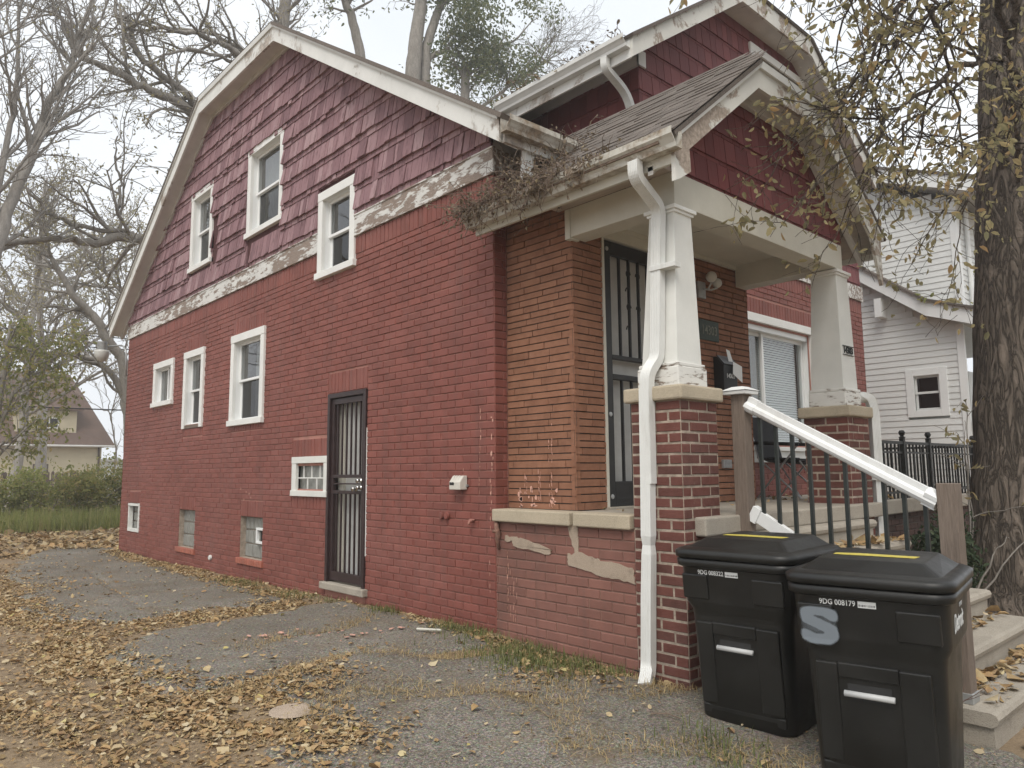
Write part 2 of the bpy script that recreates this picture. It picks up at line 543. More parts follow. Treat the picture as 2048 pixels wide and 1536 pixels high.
def _conc(name, c, stain=0.4, coord='pos'):
    k = NT(name, coord)
    n1 = k.noise(2.3, 6, 0.65)
    n2 = k.noise(90, 3, 0.6)
    c0 = k.ramp(n1, [(0.25, tuple(x * 0.72 for x in c)), (0.75, tuple(x * 1.18 for x in c))])
    agg = k.ramp(k.voro(140, None, 'F1', 'Distance'), [(0.1, 0.0), (0.5, 1.0)])
    c1 = k.mix(0.35, c0, k.mix(agg, tuple(x * 0.55 for x in c), tuple(min(1, x * 1.4) for x in c)))
    st = k.ramp(k.noise(6, 6, 0.7), [(0.55, 0.0), (0.72, 1.0)])
    c2 = k.mix(k.math('MULTIPLY', st, stain), c1, tuple(x * 0.45 for x in c))
    return k.bsdf(c2, 0.92, 0.2, k.mix(0.5, n2, agg), 0.6, 0.006)
M['stone_cap'] = _conc('tan cast stone', (0.42, 0.36, 0.27), 0.25)
M['concrete'] = _conc('worn concrete', (0.34, 0.305, 0.255), 0.45)
M['parge'] = _conc('grey parging', (0.36, 0.29, 0.225), 0.45)
M['black_iron'] = m_plain('black iron', (0.017, 0.018, 0.017), 0.5, 0.2, 20)
M['green_iron'] = m_plain('dark green black iron', (0.022, 0.027, 0.025), 0.42, 0.2, 20)
def _wood(name, c, st=(14, 14, 1.0)):
    k = NT(name)
    g = k.noise(9, 7, 0.65, st, 0.5)
    g2 = k.noise(2.5, 4, 0.6, (2, 2, 0.6))
    col = k.ramp(g, [(0.25, tuple(x * 0.45 for x in c)), (0.55, c), (0.8, tuple(x * 1.35 for x in c))])
    col = k.mix(0.3, col, k.ramp(g2, [(0.3, tuple(x * 0.5 for x in c)), (0.7, tuple(x * 1.3 for x in c))]))
    return k.bsdf(col, 0.85, 0.2, g, 0.7, 0.006)
M['post_wood'] = _wood('weathered grey timber', (0.20, 0.158, 0.128))
M['fence_wood'] = _wood('old brown fence board', (0.13, 0.10, 0.08))
def _bin():
    k = NT('black cart plastic', 'obj')
    sc = k.ramp(k.noise(55, 6, 0.75, (1, 1, 0.5)), [(0.64, 0.0), (0.8, 1.0)])
    du = k.ramp(k.noise(3.5, 6, 0.65), [(0.35, 0.0), (0.8, 1.0)])
    c0 = k.mix(k.math('MULTIPLY', du, 0.5), (0.0085, 0.0085, 0.008), (0.026, 0.024, 0.02))
    c1 = k.mix(k.math('MULTIPLY', sc, 0.5), c0, (0.10, 0.095, 0.082))
    return k.bsdf(c1, k.ramp(du, [(0.2, 0.36), (0.8, 0.55)]), 0.45, k.noise(180, 3, 0.6), 0.12, 0.004)
M['bin'] = _bin()
M['print_white'] = m_plain('white print', (0.72, 0.73, 0.72), 0.6, 0.05, coord='obj')
M['print_black'] = m_plain('black print', (0.02, 0.02, 0.02), 0.6, 0.1, coord='obj')
M['bar_grey'] = m_plain('grey lift bar', (0.52, 0.525, 0.52), 0.4, 0.1, coord='obj')
def _yel():
    k = NT('faded yellow label', 'obj')
    tx = k.ramp(k.noise(60, 2, 0.5, (1, 3.0, 1)), [(0.5, 0.0), (0.54, 1.0)])
    return k.bsdf(k.mix(k.math('MULTIPLY', tx, 0.45), (0.55, 0.46, 0.09), (0.30, 0.25, 0.07)), 0.6, 0.3)
M['yellow'] = _yel()
def _spray():
    k = NT('grey spray paint', 'obj')
    a = k.attr('spray')
    n = k.noise(70, 5, 0.7)
    f = k.math('SUBTRACT', k.math('ADD', a, k.math('MULTIPLY', n, 0.25)), 0.125)
    al = k.ramp(f, [(0.10, 0.0), (0.62, 1.0)])
    m = k.bsdf((0.185, 0.21, 0.235), 0.7, 0.25)
    k.l.new(al, k.p.inputs['Alpha'])
    return m
M['spray'] = _spray()
def _bigbark():
    k = NT('furrowed grey brown bark')
    c = (0.20, 0.165, 0.135)
    n1 = k.noise(7.0, 8, 0.62, (1.6, 1.6, 0.26), 1.3)
    n2 = k.noise(26.0, 6, 0.65, (1.4, 1.4, 0.5), 0.8)
    rid = k.ramp(k.math('ABSOLUTE', k.math('SUBTRACT', n1, 0.5)), [(0.0, 0.0), (0.055, 0.65), (0.16, 1.0)])
    hgt = k.mix(0.35, rid, n2)
    col = k.ramp(hgt, [(0.12, tuple(x * 0.28 for x in c)), (0.45, tuple(x * 0.8 for x in c)), (0.75, c), (1.0, tuple(x * 1.5 for x in c))])
    return k.bsdf(col, 0.92, 0.15, hgt, 1.0, 0.05)
M['bark_big'] = _bigbark()
M['bark_grey'] = m_bark('grey bark', (0.25, 0.23, 0.205), 1.0, (6, 6, 1.2), 0.5)
M['bark_pale'] = m_bark('pale grey bark', (0.30, 0.28, 0.255), 1.0, (6, 6, 1.2), 0.4)
M['vine'] = m_plain('dead vine stem', (0.17, 0.125, 0.095), 0.9, 0.4, 20)
M['vine_leaf'] = m_leaf('dead vine leaf', [(0, (0.10, 0.075, 0.055)), (0.6, (0.20, 0.155, 0.11)), (1, (0.34, 0.27, 0.16))], 0.2)
M['leaf_street'] = m_leaf('yellowing leaf', [(0, (0.25, 0.245, 0.14)), (0.4, (0.36, 0.34, 0.19)), (0.75, (0.48, 0.42, 0.23)), (0.93, (0.55, 0.43, 0.22)), (1, (0.50, 0.32, 0.15))], 0.6)
M['leaf_back'] = m_leaf('olive autumn leaf', [(0, (0.22, 0.21, 0.13)), (0.5, (0.32, 0.295, 0.17)), (1, (0.44, 0.37, 0.20))], 0.55)
M['leaf_green'] = m_leaf('grey green leaf', [(0, (0.10, 0.14, 0.07)), (0.5, (0.17, 0.205, 0.10)), (1, (0.28, 0.27, 0.14))], 0.5)
M['leaf_hedge'] = m_leaf('hedge leaf', [(0, (0.14, 0.18, 0.055)), (0.5, (0.28, 0.31, 0.095)), (0.85, (0.42, 0.39, 0.15)), (1, (0.46, 0.35, 0.17))], 0.55)
M['leaf_shrub'] = m_leaf('dark shrub leaf', [(0, (0.025, 0.045, 0.022)), (0.6, (0.045, 0.07, 0.035)), (1, (0.09, 0.11, 0.055))], 0.25)
M['leaf_brown'] = m_leaf('brown clinging leaf', [(0, (0.12, 0.075, 0.05)), (1, (0.27, 0.19, 0.13))], 0.3)
M['litter'] = m_leaf('fallen leaf', [(0, (0.13, 0.085, 0.055)), (0.2, (0.27, 0.16, 0.09)), (0.45, (0.38, 0.25, 0.14)), (0.6, (0.43, 0.25, 0.13)), (0.8, (0.48, 0.36, 0.21)), (0.97, (0.60, 0.50, 0.36)), (1, (0.54, 0.46, 0.16))], 0.12)
M['straw'] = m_leaf('dry grass', [(0, (0.27, 0.19, 0.085)), (0.6, (0.40, 0.295, 0.15)), (1, (0.53, 0.42, 0.24))], 0.15)
M['grass'] = m_leaf('green grass', [(0, (0.07, 0.10, 0.03)), (0.55, (0.13, 0.17, 0.055)), (0.85, (0.22, 0.22, 0.09)), (1, (0.33, 0.27, 0.12))], 0.25)
M['weed'] = m_leaf('rough grass', [(0, (0.20, 0.25, 0.07)), (0.6, (0.36, 0.40, 0.13)), (1, (0.50, 0.43, 0.21))], 0.55)
def _asphalt():
    k = NT('old driveway asphalt')
    ag = k.voro(95, None, 'F1', 'Color')
    g = k.ramp(k.mix(0.5, k.noise(150, 2, 0.5), k.noise(62, 3, 0.6)), [(0.36, 0.07), (0.5, 0.20), (0.66, 0.46)])
    tint = k.mix(0.25, g, ag, 'MULTIPLY')
    big = k.ramp(k.noise(0.9, 6, 0.65), [(0.3, (0.70, 0.62, 0.50)), (0.7, (1.15, 1.06, 0.90))])
    c = k.mix(1.0, tint, big, 'MULTIPLY')
    st = k.ramp(k.noise(2.6, 8, 0.72), [(0.50, 0.0), (0.68, 1.0)])
    c = k.mix(k.math('MULTIPLY', st, 0.6), c, (0.16, 0.115, 0.07))
    ol = k.ramp(k.noise(1.7, 5, 0.6), [(0.66, 0.0), (0.74, 1.0)])
    c = k.mix(k.math('MULTIPLY', ol, 0.5), c, (0.05, 0.048, 0.045))
    return k.bsdf(c, 0.92, 0.25, k.mix(0.5, k.noise(150, 2, 0.5), k.noise(14, 5)), 0.7, 0.008)
M['asphalt'] = _asphalt()
def _dirt():
    k = NT('bare earth')
    n = k.noise(2.1, 7, 0.7)
    c = k.ramp(n, [(0.28, (0.19, 0.14, 0.092)), (0.55, (0.275, 0.205, 0.135)), (0.8, (0.35, 0.265, 0.175))])
    c = k.mix(0.4, c, k.ramp(k.noise(60, 4, 0.7), [(0.3, (0.10, 0.075, 0.05)), (0.7, (0.36, 0.275, 0.18))]))
    return k.bsdf(c, 0.95, 0.15, k.noise(45, 6, 0.7), 0.7, 0.015)
M['dirt'] = _dirt()
M['siding'] = m_plain('white vinyl siding', (0.70, 0.71, 0.695), 0.5, 0.05, 2)
M['siding_beige'] = m_plain('beige siding', (0.56, 0.50, 0.36), 0.6, 0.08, 2)
M['pink_chip'] = m_plain('pink paint chip', (0.62, 0.36, 0.28), 0.7, 0.25, 30)
M['plastic_beige'] = m_plain('beige vent plastic', (0.58, 0.55, 0.49), 0.5, 0.06)
M['mail_black'] = m_plain('black mailbox metal', (0.02, 0.02, 0.02), 0.35, 0.1)
M['paper'] = m_plain('white paper', (0.78, 0.79, 0.78), 0.7, 0.04)
M['plaque_green'] = m_plain('dull green plaque', (0.045, 0.06, 0.05), 0.6, 0.2, 15)
M['plaque_num'] = m_plain('tarnished number', (0.16, 0.165, 0.13), 0.5, 0.2, 20)
M['lamp_glass'] = m_plain('frosted lamp globe', (0.55, 0.54, 0.5), 0.35, 0.05)
M['chair_fabric'] = m_plain('black chair fabric', (0.022, 0.022, 0.024), 0.85, 0.2, 30)
M['lamp_can'] = m_plain('weathered lamp housing', (0.27, 0.27, 0.26), 0.5, 0.15, 15, metal=0.4)
M['lamp_lens'] = m_plain('ribbed lamp lens', (0.55, 0.55, 0.52), 0.25, 0.08)
# ------------------------------------------------------------------ ground height
def gz(x, y):
    z = 0.045 * max(min(y, 0.0), -9.0) - 0.010 * min(max(y, 0.0), 22.0)
    return z + 0.012 * math.sin(x * 1.7 + 0.6 * y) * math.sin(0.9 * y + 0.4)

# ------------------------------------------------------------------ generic builders
def intervals(u0, u1, cuts):
    out = [(u0, u1)]
    for (a, b) in cuts:
        nxt = []
        for (p, q) in out:
            if b <= p or a >= q: nxt.append((p, q)); continue
            if a > p: nxt.append((p, a))
            if b < q: nxt.append((b, q))
        out = nxt
    return out

def sheet(fr, u0, u1, v0, v1, holes, n, name, mat_, parent):
    """a wall sheet with rectangular openings"""
    us = sorted({u0, u1} | {min(max(h[i], u0), u1) for h in holes for i in (0, 1)})
    vs_ = sorted({v0, v1} | {min(max(h[i], v0), v1) for h in holes for i in (2, 3)})
    mb = MB()
    for a, b in zip(us[:-1], us[1:]):
        for c, d in zip(vs_[:-1], vs_[1:]):
            if b - a < 1e-5 or d - c < 1e-5: continue
            mu, mv = (a + b) / 2, (c + d) / 2
            if any(h[0] < mu < h[1] and h[2] < mv < h[3] for h in holes): continue
            mb.quad(fr.p(a, c, n), fr.p(b, c, n), fr.p(b, d, n), fr.p(a, d, n))
    return mb.build(name, mat_, parent)

def place_bricks(fr, full, cut, L, H, J, n0, nf, mat_, parent, limit, name, ch=0.004, jit=0.0025, key=None, variants=6):
    """full: centres (u, v) of whole bricks; cut: (u0, u1, v0, v1) of the others. The nearest become objects, the rest one mesh"""
    cl = CAM_LOC
    full = sorted(full, key=(lambda q: (fr.p(q[0], q[1]) - cl).length) if key is None else key)
    lf = Fr((0, 0, 0), fr.U, fr.N)
    ms = []
    for k in range(variants):
        mb = MB()
        mb.brick(lf, -(L - J) / 2, (L - J) / 2, -(H - J) / 2, (H - J) / 2, n0, nf + random.uniform(-jit, jit), ch, (k + 0.5) / variants)
        me = mb.mesh(name)
        me.materials.append(mat_)
        ms.append(me)
    inv = wmat(parent).inverted()
    for (u, v) in full[:limit]:
        o = bpy.data.objects.new(name, random.choice(ms))
        COL.objects.link(o)
        o.location = fr.p(u + random.uniform(-.0012, .0012), v + random.uniform(-.0012, .0012))
        o.parent = parent
        o.matrix_parent_inverse = inv
    mb = MB()
    for (u, v) in full[limit:]:
        mb.brick(fr, u - (L - J) / 2, u + (L - J) / 2, v - (H - J) / 2, v + (H - J) / 2, n0, nf + random.uniform(-jit, jit), ch)
    for (a, b, c, d) in cut:
        if b - a < 0.016 or d - c < 0.016: continue
        mb.brick(fr, a, b, c, d, n0, nf + random.uniform(-jit, jit), ch)
    if mb.f: mb.build(name + '_field', mat_, parent, kind='stuff')

def running(u0, u1, v0, v1, holes, L, H, J, off=0.0):
    full, cut = [], []
    nrow = int(round((v1 - v0) / H))
    for r in range(nrow):
        a, b = v0 + r * H, min(v0 + (r + 1) * H, v1)
        cuts = [(h[0], h[1]) for h in holes if min(b, h[3]) - max(a, h[2]) > 0.4 * H]
        segs = intervals(u0, u1, cuts)
        k = -1
        start = u0 + off - (L / 2 if r % 2 else 0)
        while start + k * L < u1:
            p, q = start + k * L, start + (k + 1) * L
            k += 1
            for (s0, s1) in segs:
                x0, x1 = max(p, s0), min(q, s1)
                if x1 - x0 <= J: continue
                if x1 - x0 > L - 1e-4 and b - a > H - 1e-4: full.append(((p + q) / 2, (a + b) / 2))
                else: cut.append((x0 + J / 2, x1 - J / 2, a + J / 2, b - J / 2))
    return full, cut

def soldiers(u0, u1, v0, v1, w, J):
    n = max(1, int(round((u1 - u0) / w)))
    w = (u1 - u0) / n
    return [(u0 + i * w + J / 2, u0 + (i + 1) * w - J / 2, v0 + J / 2, v1 - J / 2) for i in range(n)]

def clip_poly(poly, a, b, c):
    """keep the part of a 2D polygon where a*x + b*y <= c"""
    out = []
    for i in range(len(poly)):
        p, q = poly[i], poly[(i + 1) % len(poly)]
        dp, dq = a * p[0] + b * p[1] - c, a * q[0] + b * q[1] - c
        if dp <= 0: out.append(p)
        if (dp < 0 < dq) or (dq < 0 < dp):
            t = dp / (dp - dq)
            out.append((p[0] + (q[0] - p[0]) * t, p[1] + (q[1] - p[1]) * t))
    return out

def shakes(fr, u0, u1, v0, rows, step, clips, holes, mat_, parent, limit, wmin, wmax, rag, name='shake', n0=0.0, reveal=0.032, curl=0.0, missing=0.0, thick=(.009, .020)):
    """double-coursed shakes: a thin reveal of the under course below each butt line"""
    near, rest = [], MB()
    items = []
    for r in range(rows):
        vb = v0 + r * step
        for layer in (0, 1):
            u = u0 - random.uniform(0, wmax)
            while u < u1:
                w = random.uniform(wmin, wmax)
                a, b = u + 0.0035, u + w - 0.0035
                u += w
                if layer == 1 and random.random() < missing: continue
                lo = vb + (reveal if layer else 0) + random.gauss(0, rag * (1.0 if layer else 0.35))
                hi = vb + step + (reveal + 0.012 if layer else 0.03)
                lo = min(lo, hi - 0.06)
                for (s0, s1) in intervals(max(a, u0), min(b, u1), [(h[0], h[1]) for h in holes if min(hi, h[3]) - max(lo, h[2]) > 0.5 * step]):
                    if s1 - s0 < 0.02: continue
                    sk = random.uniform(-1, 1) * rag * 0.8
                    poly = [(s0, lo + sk), (s1, lo - sk), (s1, hi), (s0, hi)]
                    full = True
                    for (ca, cb, cc) in clips:
                        q = clip_poly(poly, ca, cb, cc)
                        if len(q) != len(poly) or any(abs(x[0] - y[0]) + abs(x[1] - y[1]) > 1e-6 for x, y in zip(q, poly)): full = False
                        poly = q
                        if len(poly) < 3: break
                    if len(poly) < 3: continue
                    tb = thick[layer] + random.uniform(0, 0.004) + (random.random() < 0.12) * curl * random.random()
                    items.append((poly, lo, hi, tb, layer, full))
    def geo(mb, it):
        poly, lo, hi, tb, layer, full = it
        base = 0.0 if layer == 0 else 0.002
        fp = [fr.p(x, y, n0 + base + tb * max(0.12, (hi - y) / (hi - lo))) for x, y in poly]
        bp = [fr.p(x, y, n0 - 0.004) for x, y in poly]
        n = len(poly)
        mb.add(fp + bp, [tuple(range(n))] + [(i, n + i, n + (i + 1) % n, (i + 1) % n) for i in range(n)])
    cl = CAM_LOC
    def size(it):
        p = it[0]
        c = fr.p(sum(q[0] for q in p) / len(p), sum(q[1] for q in p) / len(p))
        return -(max(q[0] for q in p) - min(q[0] for q in p)) / (c - cl).length_squared
    top = sorted([i for i in items if i[4] == 1], key=size)
    for it in top[:limit]:
        mb = MB()
        geo(mb, it)
        mb.build(name, mat_, parent)
    for it in top[limit:] + [i for i in items if i[4] == 0]: geo(rest, it)
    rest.build(name + '_field', mat_, parent, kind='stuff')

def poly_sheet(pts, name, mat_, parent, solid=0.0):
    mb = MB()
    mb.add(pts, [tuple(range(len(pts)))])
    return mb.build(name, mat_, parent, solid=solid)

def board_path(path, up, thick, out, name, mat_, parent, bevel=0.004, label=None, kind=None):
    """a fascia board that follows a polyline: path is its lower edge, up its height, out the extrusion direction"""
    mb = MB()
    out = V(out) * thick
    for a, b in zip(path[:-1], path[1:]):
        a, b = V(a), V(b)
        mb.hexa([a, b, b + out, a + out, a + Z * up, b + Z * up, b + out + Z * up, a + out + Z * up])
    return mb.build(name, mat_, parent, bevel=0, label=label)

SIDE = Fr((0, 0, 0), (0, 1, 0), (-1, 0, 0))
FRONT = Fr((0, 0, 0), (1, 0, 0), (0, -1, 0))
HL, HW = 10.58, 7.57
BH, BL, BJ = 0.0693, 0.2125, 0.010

house = thing('brick_house', 'two storey red painted brick house with shingled gable and front porch', 'house', (0, 0, 0))

# ---- the long side wall
WIN = dict(A=(6.48, 7.40, 4.49, 5.77), B=(4.08, 5.19, 4.52, 5.80), C=(2.28, 3.11, 3.53, 4.56), D=(7.96, 8.95, 2.44, 3.19),
           E=(6.61, 7.45, 1.99, 3.20), F=(4.50, 5.57, 1.95, 3.20), G=(2.79, 3.63, 1.045, 1.478))
DOOR = (2.00, 2.80, 0.127, 2.155)
BAS = dict(H1=(9.43, 10.06, 0.30, 0.79), H2=(6.77, 7.45, 0.19, 0.75), H3=(4.43, 5.12, 0.206, 0.735))
TR = 0.105
inner = lambda w, t=TR: (w[0] + t, w[1] - t, w[2] + t * 0.6, w[3] - t)
holes = [inner(w) for w in WIN.values() if w[2] < 3.9] + [(2.05, 2.76, 0.127, 2.12)] + list(BAS.values())
TOPB = 3.85
wall = sheet(SIDE, 0, HL, -0.35, TOPB + 0.25, holes, -0.010, 'side_wall', M['red_mortar'], house)
spec, sold = [], []
sold += soldiers(0.0, HL, TOPB - 0.205, TOPB, 0.0745, 0.008)
spec.append((0, HL, TOPB - 0.205, TOPB))
for (a, b, v0, v1) in ((WIN['D'][0], WIN['D'][1], 3.19, 3.39), (WIN['E'][0], WIN['E'][1], 3.20, 3.40), (WIN['F'][0], WIN['F'][1], 3.20, 3.40),
                       (2.0, 2.82, 2.16, 2.39), (2.81, 3.66, 1.478, 1.68), (2.81, 3.66, 0.88, 1.045),
                       (6.77, 7.45, 0.75, 0.955), (4.43, 5.12, 0.735, 0.94), (9.43, 10.06, 0.79, 0.99),
                       (WIN['F'][0], WIN['F'][1], 1.86, 1.95), (WIN['E'][0], WIN['E'][1], 1.87, 1.99)):
    sold += soldiers(a, b, v0, v1, 0.0745, 0.008)
    spec.append((a, b, v0, v1))
for (a, b, v0, v1) in ((6.72, 7.50, 0.105, 0.19), (4.38, 5.17, 0.12, 0.206)):
    spec.append((a, b, v0, v1))
ex = [w for w in WIN.values() if w[2] < 3.9] + [(2.0, 2.82, -0.02, 2.155)] + list(BAS.values()) + spec
full, cut = running(0.0, HL, -0.02 - BH * 4, TOPB - 0.205, ex, BL, BH, BJ)
place_bricks(SIDE, full, cut + [s for s in sold if not any(w[0] < (s[0] + s[1]) / 2 < w[1] and w[2] < (s[2] + s[3]) / 2 < w[3] for w in WIN.values())],
             BL, BH, BJ, -0.06, 0.0, M['red_brick'], wall, 300, 'brick')
M['sill_brick'] = m_painted_brick('worn red sill brick', (0.36, 0.125, 0.085), 0.3)
for (a, b, v0, v1) in ((6.72, 7.50, 0.105, 0.19), (4.38, 5.17, 0.12, 0.206)):
    for q in soldiers(a, b, v0, v1, 0.075, 0.012):
        mb = MB(); mb.brick(SIDE, q[0], q[1], q[2], q[3], -0.1, 0.028, 0.006); mb.build('sill_brick', M['sill_brick'], wall)
# rear and far walls, plain
sheet(Fr((0, HL, 0), (1, 0, 0), (0, 1, 0)), 0, HW, -0.35, 4.2, [], 0, 'rear_wall', M['red_brick'], house)
sheet(Fr((HW, 0, 0), (0, 1, 0), (1, 0, 0)), 0, HL, -0.35, 4.2, [], 0, 'far_wall', M['red_brick'], house)

# ---- gable wall of shakes
SL, ZS0, CLIP = 0.66, 4.20, 6.83
def zs(y): return min(ZS0 + SL * min(y, HL - y), CLIP)
yc0, yc1 = (CLIP - ZS0) / SL, HL - (CLIP - ZS0) / SL
gh = [inner(WIN['A']), inner(WIN['B']), inner(WIN['C'])]
gw = MB()
us = sorted({0, yc0, yc1, HL, *[h[i] for h in gh for i in (0, 1)]})
for a, b in zip(us[:-1], us[1:]):
    m_ = (a + b) / 2
    lo = TOPB
    for h in sorted([h for h in gh if h[0] < m_ < h[1]], key=lambda h: h[2]):
        if h[2] > lo: gw.quad(SIDE.p(a, lo, -.004), SIDE.p(b, lo, -.004), SIDE.p(b, h[2], -.004), SIDE.p(a, h[2], -.004))
        lo = h[3]
    gw.quad(SIDE.p(a, lo, -.004), SIDE.p(b, lo, -.004), SIDE.p(b, zs(b) + .08, -.004), SIDE.p(a, zs(a) + .08, -.004))
gable = gw.build('gable_wall', M['shake_back'], house)
clips = [(-SL, 1, ZS0 + .05), (SL, 1, ZS0 + SL * HL + .05), (0, 1, CLIP + .05)]
shakes(SIDE, 0.0, HL, 4.082, 11, 0.272, clips, [WIN['A'], WIN['B'], WIN['C'], (6.22, 6.46, 4.42, 5.1), (5.02, 5.16, 4.1, 4.5)], M['shake'], gable, 300, 0.05, 0.18, 0.0045, reveal=.058, curl=0.02, missing=0.006, thick=(.028, .046))

fz = MB()
for (a, b) in ((-0.028, WIN['C'][0]), (WIN['C'][1], 6.2), (6.203, HL + 0.02)):
    fz.fbox(SIDE, a, b, TOPB, 4.075, -0.01, 0.024)
fz.build('frieze_board', M['frieze'], house, label='white frieze board with most of its paint flaked off')
mb = MB(); mb.fbox(SIDE, -0.03, WIN['C'][0], 4.075, 4.088, 0, 0.034); mb.fbox(SIDE, WIN['C'][1], HL, 4.075, 4.088, 0, 0.034)
mb.build('frieze_cap', M['frieze'], house)
mb = MB(); mb.fbox(FRONT, -0.028, 0.6, TOPB, 4.075, 0.0, 0.024); mb.build('frieze_board', M['frieze'], house)

# ---- windows
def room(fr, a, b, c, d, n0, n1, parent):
    """a near-black box standing in for the unlit room behind a pane"""
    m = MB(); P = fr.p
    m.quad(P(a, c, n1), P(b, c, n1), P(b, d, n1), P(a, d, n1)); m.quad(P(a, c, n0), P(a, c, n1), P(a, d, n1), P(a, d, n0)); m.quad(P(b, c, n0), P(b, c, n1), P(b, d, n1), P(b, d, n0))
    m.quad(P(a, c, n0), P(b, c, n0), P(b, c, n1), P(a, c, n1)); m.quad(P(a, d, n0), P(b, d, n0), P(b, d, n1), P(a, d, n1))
    m.build('interior', M['shade_black'], parent)
def window(fr, w, parent, kind='hung', dep=0.075, casing='white', t=TR, sill=True, curtain=0.55):
    a, b, c, d = w
    mb = MB()
    mb.fbox(fr, a, a + t, c + 0.001, d - t, -0.02, 0.026)
    mb.fbox(fr, b - t, b, c + 0.001, d - t, -0.02, 0.026)
    mb.fbox(fr, a - 0.004, b + 0.004, d - t, d, -0.02, 0.030)
    o = mb.build('window', M[casing], parent, bevel=0.003)
    ia, ib, ic, id_ = a + t, b - t, c + t * 0.6, d - t
    j = MB()
    j.fbox(fr, ia - .012, ia, ic, id_, -dep - .06, -.02); j.fbox(fr, ib, ib + .012, ic, id_, -dep - .06, -.02)
    j.fbox(fr, ia, ib, id_, id_ + .012, -dep - .06, -.02); j.fbox(fr, ia, ib, ic - .012, ic, -dep - .06, -.02)
    j.build('jamb', M['vinyl'], o)
    s_ = MB()
    if sill: s_.fbox(fr, a - 0.02, b + 0.02, c - 0.012, c + t * 0.6, -0.03, 0.050)
    else: s_.fbox(fr, a + 0.01, b - 0.01, c + 0.0, c + t * 0.5, -0.04, 0.012)
    s_.build('sill', M['white'] if sill else M['post_wood'], o, bevel=0.004)
    sf = 0.034
    def sash(p, q, r, s2, n, gl):
        m = MB()
        m.fbox(fr, p, q, r, r + sf, n - .028, n); m.fbox(fr, p, q, s2 - sf, s2, n - .028, n)
        m.fbox(fr, p, p + sf, r + sf, s2 - sf, n - .028, n); m.fbox(fr, q - sf, q, r + sf, s2 - sf, n - .028, n)
        m.build('sash', M['vinyl'], o, bevel=0.003)
        g = MB(); g.quad(fr.p(p + sf, r + sf, n - .014), fr.p(q - sf, r + sf, n - .014), fr.p(q - sf, s2 - sf, n - .014), fr.p(p + sf, s2 - sf, n - .014))
        g.build('pane', M[gl], o)
    if kind == 'hung':
        mid = (ic + id_) / 2 + 0.01
        sash(ia, ib, mid - 0.018, id_, -dep + .01, 'glass')
        sash(ia, ib, ic, mid + 0.018, -dep - .02, 'screen')
    elif kind == 'slide':
        mid = (ia + ib) / 2
        sash(ia, mid + .018, ic, id_, -dep - .02, 'screen')
        sash(mid - .018, ib, ic, id_, -dep + .01, 'glass')
    # curtain hung inside, in shallow folds
    cu = MB()
    n = 24
    ca = ia + (ib - ia) * (0.0 if random.random() < .5 else 1 - curtain)
    for i in range(n):
        u0 = ca + (ib - ia) * curtain * i / n
        u1 = ca + (ib - ia) * curtain * (i + 1) / n
        z0 = -dep - .13 + .012 * math.sin(i * 1.9); z1 = -dep - .13 + .012 * math.sin((i + 1) * 1.9)
        cu.quad(fr.p(u0, ic, z0), fr.p(u1, ic, z1), fr.p(u1, id_, z1), fr.p(u0, id_, z0))
    cu.build('curtain', M['curtain'], o)
    room(fr, ia - .03, ib + .03, ic - .03, id_ + .03, -dep - .065, -dep - .7, o)
    return o

window(SIDE, WIN['A'], house)
window(SIDE, WIN['B'], house, curtain=0.8)
window(SIDE, WIN['C'], house)
window(SIDE, WIN['D'], house, 'slide', curtain=0.4)
window(SIDE, WIN['E'], house, sill=False)
window(SIDE, WIN['F'], house, curtain=0.7)

# barred kitchen window by the side door
def barred_window():
    a, b, c, d = WIN['G']
    mb = MB()
    t = 0.075
    mb.fbox(SIDE, a, a + t, c + .001, d - t, -.02, .02); mb.fbox(SIDE, b - t * 1.4, b, c + .001, d - t, -.02, .02)
    mb.fbox(SIDE, a, b, d - t, d, -.02, .024); mb.fbox(SIDE, a - .01, b + .01, c - .02, c + .045, -.02, .03)
    o = mb.build('window', M['column'], house, bevel=0.003, label='small barred window with flaking white frame')
    ia, ib, ic, id_ = a + t, b - t * 1.4, c + .045, d - t
    g = MB(); g.quad(SIDE.p(ia - .05, ic - .03, -.06), SIDE.p(ib + .05, ic - .03, -.06), SIDE.p(ib + .05, id_ + .03, -.06), SIDE.p(ia - .05, id_ + .03, -.06))
    g.build('pane', M['glass_block'], o)
    mid = ic + (id_ - ic) * 0.46
    for k in range(1, 4):
        u = ia + (ib - ia) * (k - .25) / 3.4
        r = MB(); r.fbox(SIDE, u - .006, u + .006, mid, id_, -.03, -.018); r.build('bar', M['white'], o)
    for k in range(1, 3):
        u = ia + (ib - ia) * k / 3
        r = MB(); r.fbox(SIDE, u - .006, u + .006, ic, mid, -.03, -.018); r.build('bar', M['white'], o)
    r = MB(); r.fbox(SIDE, ia, ib, mid - .006, mid + .006, -.032, -.016); r.build('bar', M['white'], o)
barred_window()

